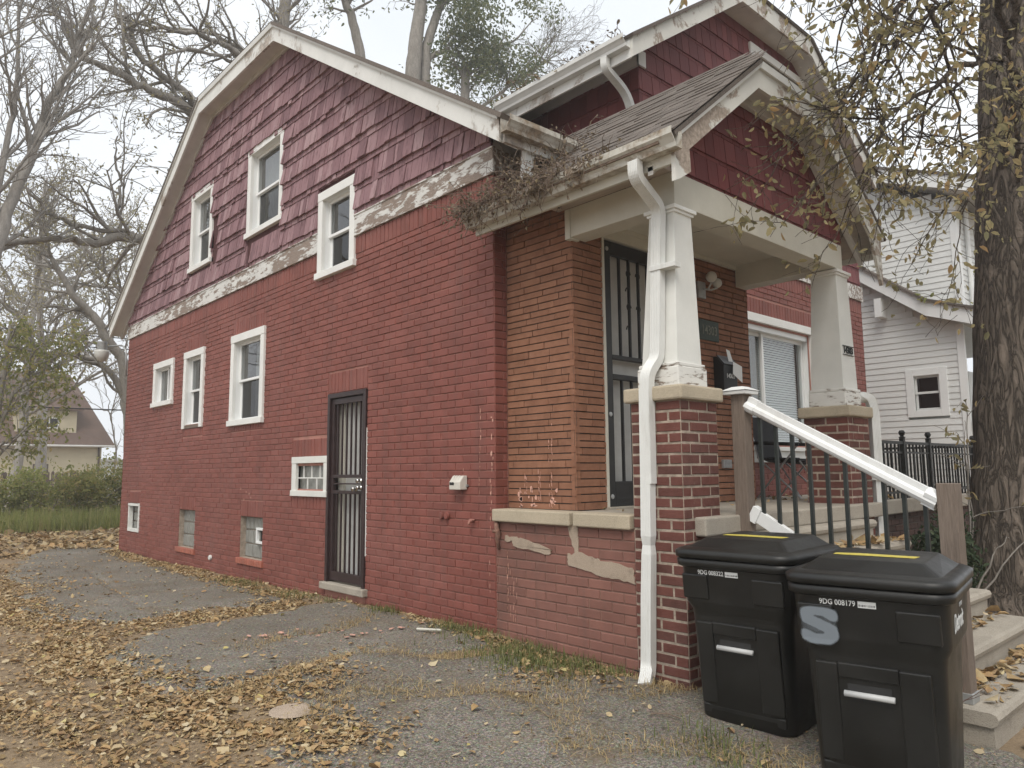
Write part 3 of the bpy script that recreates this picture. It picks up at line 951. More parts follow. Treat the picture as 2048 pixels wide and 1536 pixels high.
def block_window(w, nu, nv, vent=None, frame=False):
    a, b, c, d = w
    j = MB()
    for q in ((a - .01, a, c, d), (b, b + .01, c, d), (a, b, d, d + .01), (a, b, c - .01, c)):
        j.fbox(SIDE, q[0], q[1], q[2], q[3], -.14, -.011)
    j.quad(SIDE.p(a, c, -.10), SIDE.p(b, c, -.10), SIDE.p(b, d, -.10), SIDE.p(a, d, -.10))
    o = j.build('window', M['pale_mortar'], house, label='basement window filled with glass blocks')
    for i in range(nu):
        for k in range(nv):
            u0, u1 = a + (b - a) * i / nu + .008, a + (b - a) * (i + 1) / nu - .008
            v0, v1 = c + (d - c) * k / nv + .008, c + (d - c) * (k + 1) / nv - .008
            if vent and vent[0] < (u0 + u1) / 2 < vent[1] and vent[2] < (v0 + v1) / 2 < vent[3]: continue
            m = MB(); m.brick(SIDE, u0, u1, v0, v1, -.12, -.078, .008); m.build('glass_block', M['glass_block'], o)
    if vent:
        m = MB()
        p, q, r, s2 = vent
        m.fbox(SIDE, p, q, r, r + .03, -.08, -.045); m.fbox(SIDE, p, q, s2 - .03, s2, -.08, -.045)
        m.fbox(SIDE, p, p + .03, r + .03, s2 - .03, -.08, -.045); m.fbox(SIDE, q - .03, q, r + .03, s2 - .03, -.08, -.045)
        m.build('vent_frame', M['vinyl'], o, bevel=.002)
        m = MB(); m.fbox(SIDE, p + .03, q - .03, r + .03, s2 - .03, -.1, -.09); m.build('vent_opening', M['shade_black'], o)
    if frame:
        m = MB()
        m.fbox(SIDE, a, b, c - .01, c + .04, -.06, .012); m.fbox(SIDE, a, a + .05, c + .04, d, -.06, .01); m.fbox(SIDE, b - .05, b, c + .04, d - .02, -.06, .01)
        m.fbox(SIDE, a + .03, b - .01, d - .05, d - .01, -.06, .02)
        m.build('casing', M['column'], o)
    return o
block_window(BAS['H1'], 3, 3, frame=True)
block_window(BAS['H2'], 3, 3)
block_window(BAS['H3'], 3, 3, vent=(4.46, 4.72, 0.40, 0.60))

# ---- side door with its barred security door
def side_door():
    a, b, c, d = DOOR
    fr = SIDE
    f_ = MB()
    f_.fbox(fr, a, a + .05, c, d, -.09, .018); f_.fbox(fr, b - .05, b, c, d, -.09, .018)
    f_.fbox(fr, a + .05, b - .05, d - .05, d, -.09, .018)
    o = f_.build('side_door', M['door_brown'], house, bevel=.003, label='dark brown barred security door over a white door')
    p, q = a + .055, b - .055
    s_ = MB()
    st = .055
    for r in ((p, p + st, c + .02, d - .06), (q - st, q, c + .02, d - .06)): s_.fbox(fr, *r, -.045, -.008)
    for r in ((d - .12, d - .06), (1.235, 1.27), (1.065, 1.10), (c + .02, c + .115)): s_.fbox(fr, p + st, q - st, r[0], r[1], -.045, -.008)
    s_.fbox(fr, p + st, q - st, 1.165, 1.18, -.04, -.012)
    s_.build('door_frame', M['door_brown'], o, bevel=.003)
    n = 6
    for k in range(n):
        u = p + st + (q - p - 2 * st) * (k + .6) / (n + .2)
        m = MB(); m.fbox(fr, u - .008, u + .008, 1.27, d - .12, -.036, -.018); m.build('bar', M['door_brown'], o)
        m = MB(); m.fbox(fr, u - .008, u + .008, c + .115, 1.065, -.036, -.018); m.build('bar', M['door_brown'], o)
    m = MB(); m.fbox(fr, a + .05, b - .05, c, d - .05, -.16, -.13); m.build('door_panel', M['door_white'], o)
    m = MB(); m.fbox(fr, a + .05, a + .10, c, d - .05, -.129, -.10); m.fbox(fr, b - .17, b - .05, c, d - .05, -.129, -.10); m.build('stile', M['cream'], o)
    for v, u in ((1.135, a + .10), (1.205, a + .10), (1.12, a + .19)):
        m = MB(); m.lathe([(0.0, -.0), (.026, 0), (.026, .012), (.014, .014), (.014, .03), (.024, .04), (.022, .056), (.0, .06)], (0, 0, 0), 14, 'X')
        k = m.build('door_knob', M['steel'], o, smooth=True)
        for vv in k.data.vertices: vv.co = V((-vv.co.x + .004, vv.co.y + u, vv.co.z + v))
    m = MB(); m.fbox(fr, a - .05, b + .04, c - .075, c, -.1, .06); m.build('door_sill', M['concrete'], o, bevel=.01)
    m = MB(); m.fbox(fr, a - .012, a - .001, .45, 1.75, -.01, .004); m.build('door_edge_trim', M['white'], o)
side_door()

# ---- rake fascias, soffit and main roof
OX = -0.25
EY = 0.40
rk = [(-0.36, zs(-0.36)), (yc0, CLIP), (yc1, CLIP), (HL + EY, zs(HL + EY))]
board_path([(OX, y, z - .02) for y, z in rk], .245, .03, (1, 0, 0), 'rake_board', M['fascia'], house)
mb = MB()
for (a, b) in zip(rk[:-1], rk[1:]):
    mb.hexa([(OX - .022, a[0], a[1] + .165), (OX - .022, b[0], b[1] + .165), (OX, b[0], b[1] + .165), (OX, a[0], a[1] + .165),
             (OX - .03, a[0], a[1] + .226), (OX - .03, b[0], b[1] + .226), (OX, b[0], b[1] + .226), (OX, a[0], a[1] + .226)])
mb.build('rake_moulding', M['metal_white'], house)
mb = MB()
for (a, b) in zip(rk[:-1], rk[1:]):
    mb.quad((OX + .03, a[0], a[1] + .02), (OX + .03, b[0], b[1] + .02), (0.02, b[0], b[1] + .02), (0.02, a[0], a[1] + .02))
mb.build('rake_soffit', M['soffit'], house)
mb = MB()
for (a, b) in zip(rk[:-1], rk[1:]):
    mb.hexa([(-.05, a[0], a[1] - .03), (-.05, b[0], b[1] - .03), (-.003, b[0], b[1] - .03), (-.003, a[0], a[1] - .03),
             (-.05, a[0], a[1] + .02), (-.05, b[0], b[1] + .02), (-.003, b[0], b[1] + .02), (-.003, a[0], a[1] + .02)])
mb.build('gable_moulding', M['soffit'], house)
RT = 0.235
ridge = ZS0 + SL * HL / 2 + RT
hx = (ridge - CLIP - RT) / SL
XR = HW + .25
top = lambda x, y, z: (x, y, z)
e0 = zs(-EY) + RT; ct = CLIP + RT
roofm = MB()
OXR = OX - .035
roofm.add([(OXR, -EY - .03, e0 - .02), (2.05, -EY - .03, e0 - .02), (2.05, 2.2, ZS0 + SL * 2.2 + RT), (4.6, 4.6, ZS0 + SL * 4.6 + RT), (7.57, 2.2, ZS0 + SL * 2.2 + RT), (7.57, -.02, ZS0 + RT), (XR, -.02, ZS0 + RT), (XR, yc0, ct), (XR - hx, HL / 2, ridge), (OXR + hx, HL / 2, ridge), (OXR, yc0, ct)],
          [(0, 1, 2, 3, 10), (3, 4, 5, 6, 7), (10, 3, 7, 8, 9)])
roofm.add([(OXR, HL + EY + .03, e0 - .02), (XR, HL + EY + .03, e0 - .02), (XR, yc1, ct), (XR - hx, HL / 2, ridge), (OXR + hx, HL / 2, ridge), (OXR, yc1, ct)], [(0, 1, 2, 3, 4, 5)])
roofm.add([(OXR, yc0, ct), (OXR, yc1, ct), (OXR + hx, HL / 2, ridge)], [(0, 1, 2)])
roofm.add([(XR, yc0, ct), (XR, yc1, ct), (XR - hx, HL / 2, ridge)], [(0, 1, 2)])
roofm.build('roof', M['roof'], house, solid=0.04)
# far gable, plain, so the attic is closed
poly_sheet([(HW, 0, 4.0), (HW, HL, 4.0), (HW, yc1, CLIP + .1), (HW, yc0, CLIP + .1)], 'far_gable', M['shake2'], house)
# front eave left of the dormer
mb = MB(); mb.box(OX + .03, 2.05, -EY, -EY + .03, zs(-EY) + .0, e0 - .03); mb.build('eave_fascia', M['fascia'], house)
mb = MB(); mb.quad((OX + .03, -EY + .03, zs(-EY) + .02), (2.05, -EY + .03, zs(-EY) + .02), (2.05, 0.0, ZS0 + .02), (OX + .03, 0.0, ZS0 + .02)); mb.build('eave_soffit', M['brown_soffit'], house)
sheet(Fr((0, 0, 0), (1, 0, 0), (0, -1, 0)), 0.0, 2.1, TOPB, ZS0 + .1, [], 0.0, 'front_wall_top', M['soffit'], house)
# ------------------------------------------------------------------ front wall
FW = (3.30, 5.88, 1.56, 3.215)
fwall = sheet(FRONT, 0, HW, -0.35, TOPB + .02, [(3.42, 5.72, 1.60, 3.08)], -0.010, 'front_wall', M['red_mortar'], house)
fs_ = soldiers(0, HW, TOPB - .205, TOPB, .0745, .008) + soldiers(3.2, 6.0, 3.215, 3.42, .0745, .008)
full, cut = running(0, HW, -0.02, TOPB - .205, [(0.145, 2.78, 0, 4), (3.2, 6.0, 3.215, 3.42), (3.30, 5.88, 1.36, 3.215)], BL, BH, BJ, 0.1)
place_bricks(FRONT, full, cut + fs_, BL, BH, BJ, -.06, 0.0, M['red_brick'], fwall, 0, 'front_brick')
mb = MB(); mb.fbox(FRONT, 2.2, HW + .03, TOPB, 4.075, -.01, .024); mb.build('frieze_board', M['frieze'], house)

def front_window():
    a, b, c, d = FW
    mb = MB()
    mb.fbox(FRONT, a - .05, b + .06, d - .105, d, -.02, .035)
    mb.fbox(FRONT, a, a + .12, c, d - .105, -.02, .026); mb.fbox(FRONT, b - .12, b, c, d - .105, -.02, .026)
    o = mb.build('window', M['white'], house, bevel=.004, label='wide white sliding window onto the front terrace')
    mb = MB(); mb.fbox(FRONT, a - .03, b + .03, c - .05, c, -.02, .10); mb.fbox(FRONT, a, b, c - .19, c - .05, -.02, .06); mb.build('sill', M['white'], o, bevel=.004)
    ia, ib, ic, id_ = a + .12, b - .12, c, d - .105
    mb = MB()
    mb.fbox(FRONT, ia, ia + .03, ic, id_, -.16, -.02); mb.fbox(FRONT, ib - .03, ib, ic, id_, -.16, -.02)
    mb.fbox(FRONT, ia, ib, id_ - .09, id_, -.16, -.02); mb.fbox(FRONT, ia, ib, ic, ic + .03, -.16, -.02)
    mb.build('jamb', M['vinyl'], o)
    for (p, q, n, gl) in ((ia + .03, 4.68, -.12, 'glass_clear'), (4.62, ib - .03, -.09, 'glass_clear')):
        m = MB(); r, s2, sf = ic + .03, id_ - .09, .045
        m.fbox(FRONT, p, p + sf, r, s2, n - .03, n); m.fbox(FRONT, q - sf, q, r, s2, n - .03, n)
        m.fbox(FRONT, p + sf, q - sf, r, r + sf, n - .03, n); m.fbox(FRONT, p + sf, q - sf, s2 - sf, s2, n - .03, n)
        m.build('sash', M['vinyl'], o, bevel=.003)
        g = MB(); g.quad(FRONT.p(p + sf, r + sf, n - .015), FRONT.p(q - sf, r + sf, n - .015), FRONT.p(q - sf, s2 - sf, n - .015), FRONT.p(p + sf, s2 - sf, n - .015)); g.build('pane', M[gl], o)
    m = MB()
    k = 0
    v = ic + .05
    while v < id_ - .1:
        m.quad(FRONT.p(4.70, v, -.19), FRONT.p(ib - .05, v, -.19), FRONT.p(ib - .05, v + .030, -.215), FRONT.p(4.70, v + .030, -.215)); v += .032
    m.build('blind', M['blind'], o, kind='stuff')
    m = MB()
    for i in range(40):
        u0, u1 = ia + .03 + (4.62 - ia) * i / 40, ia + .03 + (4.62 - ia) * (i + 1) / 40
        w0, w1 = -.2 + .025 * math.sin(i * 1.3), -.2 + .025 * math.sin((i + 1) * 1.3)
        m.quad(FRONT.p(u0, ic, w0), FRONT.p(u1, ic, w1), FRONT.p(u1, id_, w1), FRONT.p(u0, id_, w0))
    m.build('curtain', m_plain('dim curtain', (0.22, 0.22, 0.21), 0.9), o)
    room(FRONT, ia - .03, ib + .03, ic - .03, id_ + .03, -.165, -.9, o)
front_window()

# ------------------------------------------------------------------ entrance bay of long orange bricks
VX0, VX1, VY, VZ0, VZ1 = 0.145, 2.78, -0.775, 0.985, 3.42
def long_bricks(fr, u0, u1, v0, v1, H, J, hls, parent, limit, name, mat_, n0=-.05, nf=0.0, lens=(.17, .42)):
    items = []
    v = v0
    r = 0
    while v < v1 - .02:
        h = H * random.choice((.92, 1.0, 1.0, 1.08))
        cuts = [(h_[0], h_[1]) for h_ in hls if min(v + h, h_[3]) - max(v, h_[2]) > .4 * h]
        for (s0, s1) in intervals(u0, u1, cuts):
            u = s0 - random.uniform(0, .2)
            while u < s1:
                L = random.uniform(*lens)
                a, b = max(u, s0), min(u + L, s1)
                u += L
                if b - a < .03: continue
                items.append((a + J * .35, b - J * .35, v + J / 2, v + h - J / 2, a > s0 and b < s1))
        v += h
    items.sort(key=lambda q: (fr.p((q[0] + q[1]) / 2, (q[2] + q[3]) / 2) - CAM_LOC).length)
    lf = Fr((0, 0, 0), fr.U, fr.N)
    ms = []
    for k in range(8):
        m = MB(); m.brick(lf, -.5, .5, -.5, .5, n0, nf + random.uniform(-.004, .004), .0, (k + .5) / 8)
        me = m.mesh(name); me.materials.append(mat_); ms.append(me)
    inv = wmat(parent).inverted()
    rest = MB()
    for i, (a, b, c, d, _) in enumerate(items):
        if i < limit:
            o = bpy.data.objects.new(name, random.choice(ms)); COL.objects.link(o)
            o.location = fr.p((a + b) / 2, (c + d) / 2)
            o.scale = V((1, 1, d - c)) if True else None
            if abs(fr.U.x) > .5: o.scale.x = b - a
            else: o.scale.y = b - a
            o.parent = parent; o.matrix_parent_inverse = inv
        else: rest.brick(fr, a, b, c, d, n0, nf + random.uniform(-.004, .004), .003)
    if rest.f: rest.build(name + '_field', mat_, parent, kind='stuff')
VL = Fr((VX0, 0, 0), (0, -1, 0), (-1, 0, 0))
VF = Fr((0, VY, 0), (1, 0, 0), (0, -1, 0))
bayL = sheet(VL, 0, -VY, VZ0 - .1, VZ1 + .3, [], -.014, 'bay_side_wall', M['dark_mortar'], house)
long_bricks(VL, 0, -VY, VZ0, VZ1, .0567, .0095, [], bayL, 190, 'long_brick', M['orange_brick'])
FD = (0.52, 1.50, 0.985, 3.29)
bayF = sheet(VF, VX0, VX1, VZ0 - .1, VZ1 + .3, [(0.53, 1.48, 0.985, 3.24)], -.014, 'bay_front_wall', M['dark_mortar'], house)
long_bricks(VF, VX0, VX1, VZ0, VZ1, .0567, .0095, [FD], bayF, 110, 'long_brick', M['orange_brick'])
sheet(Fr((VX1, 0, 0), (0, -1, 0), (1, 0, 0)), 0, -VY, VZ0 - .1, VZ1 + .3, [], 0, 'bay_far_wall', M['orange_brick'], house)

def front_door():
    fr = VF
    mb = MB(); mb.fbox(fr, .50, .525, .985, 3.2, -.08, .008); mb.fbox(fr, 1.48, 1.51, .985, 3.2, -.08, .008); mb.fbox(fr, .50, 1.51, 3.2, 3.29, -.08, .02)
    o = mb.build('front_door', M['cream'], house, label='black barred storm door of the front entrance')
    p, q, c, d = .53, 1.475, 1.0, 3.19
    m = MB(); st = .085
    m.fbox(fr, p, p + st, c, d, -.05, -.005); m.fbox(fr, q - st, q, c, d, -.05, -.005)
    for (r, s2) in ((d - .11, d), (2.20, 2.235), (2.03, 2.075), (c, c + .20)): m.fbox(fr, p + st, q - st, r, s2, -.05, -.005)
    m.build('door_frame', M['door_black'], o, bevel=.004)
    for k in range(5):
        u = p + st + (q - p - 2 * st) * (k + 1) / 6
        m = MB(); m.fbox(fr, u - .008, u + .008, 2.235, d - .11, -.035, -.012); m.build('bar', M['door_black'], o)
        m = MB(); m.fbox(fr, u - .008, u + .008, c + .20, 2.03, -.035, -.012); m.build('bar', M['door_black'], o)
    for (u, v, s_) in ((.86, 2.95, 1), (.86, 2.80, -1), (.86, 2.66, 1), (.86, 2.47, -1), (1.0, 2.95, -1), (1.0, 2.66, -1)):
        pts = []
        for t in range(16):
            a = t / 15 * 4.6
            rr = .034 * (1 - t / 22)
            pts.append(fr.p(u + s_ * rr * math.cos(a), v + rr * math.sin(a) * 1.3, -.02))
        m = MB(); m.tube(pts, .006, 5); m.build('scroll', M['door_black'], o)
    m = MB(); m.fbox(fr, p, q, c, d, -.13, -.10); m.build('door_panel', M['door_white'], o)
    for v in (1.08, 1.74, 3.12):
        m = MB(); m.lathe([(0, 0), (.02, 0), (.018, .006), (0, .008)], (p + .04, VY + .004, v), 10, 'Y'); k = m.build('door_screw', M['grey_metal'], o)
        for vv in k.data.vertices: vv.co.y = VY + .004 - (vv.co.y - VY - .004)
    m = MB(); m.fbox(fr, .48, 1.53, .955, 1.0, -.1, .05); m.build('threshold', M['concrete'], o, bevel=.006)
front_door()

# ------------------------------------------------------------------ porch base, floor, piers, columns, beams
PB = Fr((0, 0, 0), (0, -1, 0), (-1, 0, 0))
pbase = sheet(PB, 0.0, 1.44, -.35, .89, [], -.012, 'porch_base', M['pink_mortar'], house)
full, cut = running(0.0, 1.44, -.045 - BH * 4, .885, [], .2155, .0705, .009, .03)
place_bricks(PB, full, cut, .2155, .0705, .009, -.05, -.004, M['pink_brick'], pbase, 120, 'base_brick')
def patch(fr, pts, n, name, mat_, parent):
    m = MB(); m.prism([fr.p(u, v, -.01) for u, v in pts], fr.N * (n + .01)); return m.build(name, mat_, parent)
def rag(pts, a=.012, sub=5):
    out = []
    for i in range(len(pts)):
        p, q = pts[i], pts[(i + 1) % len(pts)]
        for k in range(sub):
            t = k / sub
            out.append((lerp(p[0], q[0], t) + random.uniform(-a, a), lerp(p[1], q[1], t) + random.uniform(-a, a)))
    return out
patch(PB, rag([(.12, .73), (.2, .735), (.22, .70), (.62, .655), (.64, .70), (.3, .765), (.12, .775)], .007, 7), .003, 'mortar_patch', M['parge'], pbase)
patch(PB, rag([(.80, .90), (.90, .90), (.92, .70), (1.12, .66), (1.41, .63), (1.42, .53), (1.2, .545), (.82, .60), (.80, .68), (.88, .69)], .009, 7), .003, 'mortar_patch', M['parge'], pbase)
mb = MB()
for (a, b) in ((0.005, .865), (.900, 1.425)):
    mb.box(-.045, .16, -b, -a, .887, .985)
mb.build('coping_stone', M['stone_cap'], house, bevel=.010)
mb = MB(); mb.box(.10, 2.95, -1.93, 0.0, .86, .982); mb.build('porch_floor', M['concrete'], house, bevel=.012)
mb = MB(); mb.box(.05, 2.9, -1.8, -.02, -.3, .858); mb.build('porch_core', M['concrete'], house)
mb = MB(); mb.box(2.95, 7.45, -1.50, 0.0, .80, .95); mb.build('terrace_floor', M['concrete'], house, bevel=.012)
TF = Fr((0, -1.44, 0), (1, 0, 0), (0, -1, 0))
tw = sheet(TF, 2.9, 7.4, -.35, .80, [], -.01, 'terrace_wall', m_plain('dark terrace mortar', (0.12, 0.10, 0.085), .95, .2), house)
full, cut = running(2.9, 7.4, -.02, .80, [], BL, BH, BJ)
place_bricks(TF, full, cut, BL, BH, BJ, -.05, 0.0, m_raw_brick('dark terrace brick', [(0.05, 0.035, 0.03), (0.075, 0.045, 0.038), (0.095, 0.055, 0.045)], (.14, .12, .1), .15), tw, 0, 'terrace_brick')  # low terrace wall in dark brown brick tones

def pier(x0, y1, z0, z1, lim):
    x1, y0 = x0 + .43, y1 - .41
    mb = MB(); mb.box(x0 + .005, x1 - .005, y0 + .005, y1 - .005, z0, z1)
    o = mb.build('pier', M['pale_mortar'], house)
    H = .0706
    for (fr, u0, u1, off) in ((Fr((x0, 0, 0), (0, -1, 0), (-1, 0, 0)), -y1, -y0, 0.0), (Fr((0, y0, 0), (1, 0, 0), (0, -1, 0)), x0, x1, .1),
                              (Fr((x1, 0, 0), (0, -1, 0), (1, 0, 0)), -y1, -y0, 0.0), (Fr((0, y1, 0), (1, 0, 0), (0, 1, 0)), x0, x1, .1)):
        full, cut = running(u0, u1, z1 - H * round((z1 - z0) / H), z1, [], (u1 - u0) / 2, H, .016, off)
        vis = fr.N.x < 0 or fr.N.y < 0
        place_bricks(fr, full, cut, (u1 - u0) / 2, H, .016, -.03, 0.0, M['pier_brick'], o, lim if vis else 0, 'pier_brick', .003, .004)
    m = MB(); m.box(x0 - .035, x1 + .035, y0 - .035, y1 + .035, z1, z1 + .097); m.build('pier_cap', M['stone_cap'], o, bevel=.014)
    return o
P1 = pier(-.02, -1.44, -.32, 1.745, 80)
P2 = pier(2.50, -1.44, -.05, 1.745, 60)

def column(cx, cy, wb, wt, tx, ty, parent):
    z0, z1 = 1.842, 3.105
    m = MB(); m.box(cx - .17, cx + .17, cy - .17, cy + .17, z0, z0 + .135); blk = m.build('column_base', M['block'], parent, bevel=.008)
    m = MB(); m.box(cx - wb / 2 - .018, cx + wb / 2 + .018, cy - wb / 2 - .018, cy + wb / 2 + .018, z0 + .135, z0 + .165); m.build('base_moulding', M['block'], blk, bevel=.008)
    m = MB()
    a, b = wb / 2, wt / 2
    m.hexa([(cx - a, cy - a, z0 + .165), (cx + a, cy - a, z0 + .165), (cx + a, cy + a, z0 + .165), (cx - a, cy + a, z0 + .165),
            (tx - b, ty - b, z1), (tx + b, ty - b, z1), (tx + b, ty + b, z1), (tx - b, ty + b, z1)])
    o = m.build('column', M['column'], parent, bevel=.004)
    m = MB(); m.box(tx - b - .015, tx + b + .015, ty - b - .015, ty + b + .015, z1 - .05, z1 - .03); m.box(tx - b - .03, tx + b + .03, ty - b - .03, ty + b + .03, z1 - .03, z1 - .002)
    m.build('capital', M['white'], o, bevel=.004)
    return o
C1 = column(.20, -1.64, .29, .205, .205, -1.665, house)
C2 = column(2.735, -1.64, .30, .235, 2.735, -1.65, house)

BX0, BX1, BY, BZ0, BZ1 = .10, 2.74, -1.78, 3.11, 3.345
mb = MB(); mb.box(BX0, BX1, BY, BY + .19, BZ0, BZ1); mb.build('porch_beam', M['cream'], house, bevel=.004)
mb = MB(); mb.box(BX0 + .002, BX0 + .19, BY + .19, VY - .012, BZ0, BZ1 - .002); mb.build('porch_beam', M['cream'], house, bevel=.004)
mb = MB(); mb.box(BX1 - .19, BX1 - .002, BY + .19, VY - .012, BZ0, BZ1 - .002); mb.build('porch_beam', M['cream'], house, bevel=.004)
mb = MB(); mb.box(BX0 - .012, BX0 + .1, VY - .03, VY + .02, BZ0 - .015, BZ1 - .01); mb.build('beam_end_trim', M['cream'], house)
mb = MB(); mb.box(BX0 + .19, BX1 - .19, BY + .19, VY, 3.325, 3.36); mb.build('porch_ceiling', M['cream'], house)
mb = MB(); mb.box(BX0 + .19, BX1 - .19, VY - .03, VY + .0, 3.285, 3.324); mb.build('ceiling_moulding', M['cream'], house)

# ---- porch gable
PC, PHC, PSL, PCL = 1.45, .52, .805, 4.18
def zp(x): return PCL - PSL * max(0.0, abs(x - PC) - PHC)
PG = Fr((0, BY, 0), (1, 0, 0), (0, -1, 0))
pts = [(BX0, BZ1), (BX1, BZ1), (BX1, zp(BX1) + .03), (PC + PHC, PCL + .03), (PC - PHC, PCL + .03), (BX0, zp(BX0) + .03)]
pgw = poly_sheet([PG.p(u, v, -.02) for u, v in pts], 'porch_gable', M['shake_back'], house)
kl = PCL + PSL * (PC - PHC) * -1
clips = [(-PSL, 1, PCL - PSL * (PC - PHC) + .04), (PSL, 1, PCL + PSL * (PC + PHC) + .04), (0, 1, PCL + .04)]
shakes(PG, BX0, BX1, BZ1 - .005, 4, .225, clips, [], M['shake2'], pgw, 60, .10, .19, .0015, name='porch_shake', n0=-.02, reveal=.028)
EXL, EXR, PYF = -.20, 3.10, -2.00
path = [(EXL, PYF, zp(EXL) - .02), (PC - PHC, PYF, PCL - .02), (PC + PHC, PYF, PCL - .02), (EXR, PYF, zp(EXR) - .02)]
board_path(path, .225, .03, (0, 1, 0), 'porch_rake_board', M['fascia2'], house)
mb = MB()
for a, b in zip(path[:-1], path[1:]):
    a, b = V(a), V(b); f0 = V((0, -.024, .155)); f1 = V((0, -.030, .212)); f2 = V((0, 0.0, .212)); f3 = V((0, 0.0, .155))
    mb.hexa([a + f0, b + f0, b + f3, a + f3, a + f1, b + f1, b + f2, a + f2])
mb.build('porch_rake_moulding', M['metal_white'], house)
mb = MB()
for a, b in zip(path[:-1], path[1:]):
    mb.quad((a[0], PYF + .03, a[2] + .03), (b[0], PYF + .03, b[2] + .03), (b[0], BY + .02, b[2] + .03), (a[0], BY + .02, a[2] + .03))
mb.build('porch_rake_soffit', M['soffit'], house)
mb = MB()
for a, b in zip(path[:-1], path[1:]):
    mb.hexa([(a[0], BY - .045, a[2] - .03), (b[0], BY - .045, b[2] - .03), (b[0], BY - .004, b[2] - .03), (a[0], BY - .004, a[2] - .03), (a[0], BY - .045, a[2] + .028), (b[0], BY - .045, b[2] + .028), (b[0], BY - .004, b[2] + .028), (a[0], BY - .004, a[2] + .028)])
mb.build('porch_gable_moulding', M['soffit'], house)
# tail piece below the left end of the rake board and the torn right end
mb = MB(); mb.prism([(EXL, PYF + .001, zp(EXL) - .02), (EXL + .17, PYF + .001, zp(EXL + .17) - .02), (EXL + .18, PYF + .001, 3.235), (EXL + .06, PYF + .001, 3.16), (EXL, PYF + .001, 3.13)], (0, .028, 0)); mb.build('rake_tail', M['fascia2'], house)
mb = MB(); mb.prism([(EXR, PYF + .001, zp(EXR) + .15), (EXR - .20, PYF + .001, zp(EXR - .2) - .02), (EXR - .1, PYF + .001, 3.16), (EXR - .03, PYF + .001, 2.98), (EXR, PYF + .001, 2.99)], (0, .028, 0)); mb.build('rake_tail', M['fascia2'], house)
# eave soffits along the porch
mb = MB()
mb.quad((EXL, PYF + .03, zp(EXL) + .01), (EXL, -.0, zp(EXL) + .01), (BX0, -.0, zp(BX0) + .01), (BX0, PYF + .03, zp(BX0) + .01))
mb.build('porch_eave_soffit', M['brown_soffit'], house); mb = MB()
mb.quad((EXR, PYF + .03, zp(EXR) + .01), (EXR, -.0, zp(EXR) + .01), (BX1, -.0, zp(BX1) + .01), (BX1, PYF + .03, zp(BX1) + .01))
mb.build('porch_eave_soffit', M['brown_soffit'], house)
mb = MB(); mb.box(EXL, EXL + .025, PYF + .03, 0.0, zp(EXL) - .02, zp(EXL) + .16); mb.build('porch_eave_board', M['cream'], house); mb = MB(); mb.box(EXR - .025, EXR, PYF + .03, 0.0, zp(EXR) - .02, zp(EXR) + .16); mb.build('porch_eave_board', M['cream'], house)
mb = MB(); mb.box(-.02, BX0 + .005, PYF + .24, VY + .1, zp(BX0) - .10, zp(BX0) - .085); mb.box(-.0, BX0 + .004, PYF + .24, VY + .1, 3.345, 3.47); mb.build('beam_frieze', M['brown_soffit'], house)
# porch roof deck and shingle courses
PRT = .215
ER = PCL + PRT + PSL * PHC
zt = lambda x: PCL + PRT + PSL * (PHC - abs(x - PC))
ex0, ex1, yf = EXL - .05, EXR + .05, PYF - .035
yr = yf + PHC
mz = ZS0 + RT
xb = PC - PHC + (mz - PCL - PRT) / PSL if mz > PCL + PRT else PC - PHC - (PCL + PRT - mz) / PSL
proof = MB()
proof.add([(ex0, yf, zt(ex0)), (PC - PHC, yf, PCL + PRT), (PC, yr, ER), (PC, (ER - mz) / SL, ER), (xb, 0, mz), (ex0, 0, zt(ex0))], [(0, 1, 2, 3, 4, 5)])
proof.add([(ex1, yf, zt(ex1)), (PC + PHC, yf, PCL + PRT), (PC, yr, ER), (PC, (ER - mz) / SL, ER), (2 * PC - xb, 0, mz), (ex1, 0, zt(ex1))], [(0, 1, 2, 3, 4, 5)])
proof.add([(PC - PHC, yf, PCL + PRT), (PC + PHC, yf, PCL + PRT), (PC, yr, ER)], [(0, 1, 2)])
pr = proof.build('porch_roof', M['roof'], house, solid=.03)
for v_ in pr.data.vertices: v_.co.z -= .012
sl = math.sqrt(1 + PSL * PSL)
nv = V((-PSL, 0, 1)).normalized()
x = ex0 - .012
k = 0
while x < PC - .06:
    dx = .142 / sl
    xa, xe = x, min(x + dx + .012, PC)
    ys = yf - .006 + max(0.0, xa - (PC - PHC))
    ye = 0.0 if zt(xa) < mz else (zt(xa) - mz) / SL
    m = MB()
    y = ys
    while y < ye:
        w = random.uniform(.07, .26)
        y2 = min(y + w, ye)
        th = random.choice((.006, .009, .013))
        lo = random.uniform(-.006, .004) if th < .012 else random.uniform(-.012, 0)
        A, B = V((xa + lo, y, zt(xa + lo))), V((xa + lo, y2 - .002, zt(xa + lo)))
        D, E_ = V((xe, y, zt(xe))), V((xe, y2 - .002, zt(xe)))
        m.hexa([A + nv * .001, B + nv * .001, E_ + nv * .001, D + nv * .001, A + nv * th, B + nv * th, E_ + nv * .004, D + nv * .004])
        y = y2
    m.build('shingle_course', M['roof'], pr)
    x += dx
    k += 1

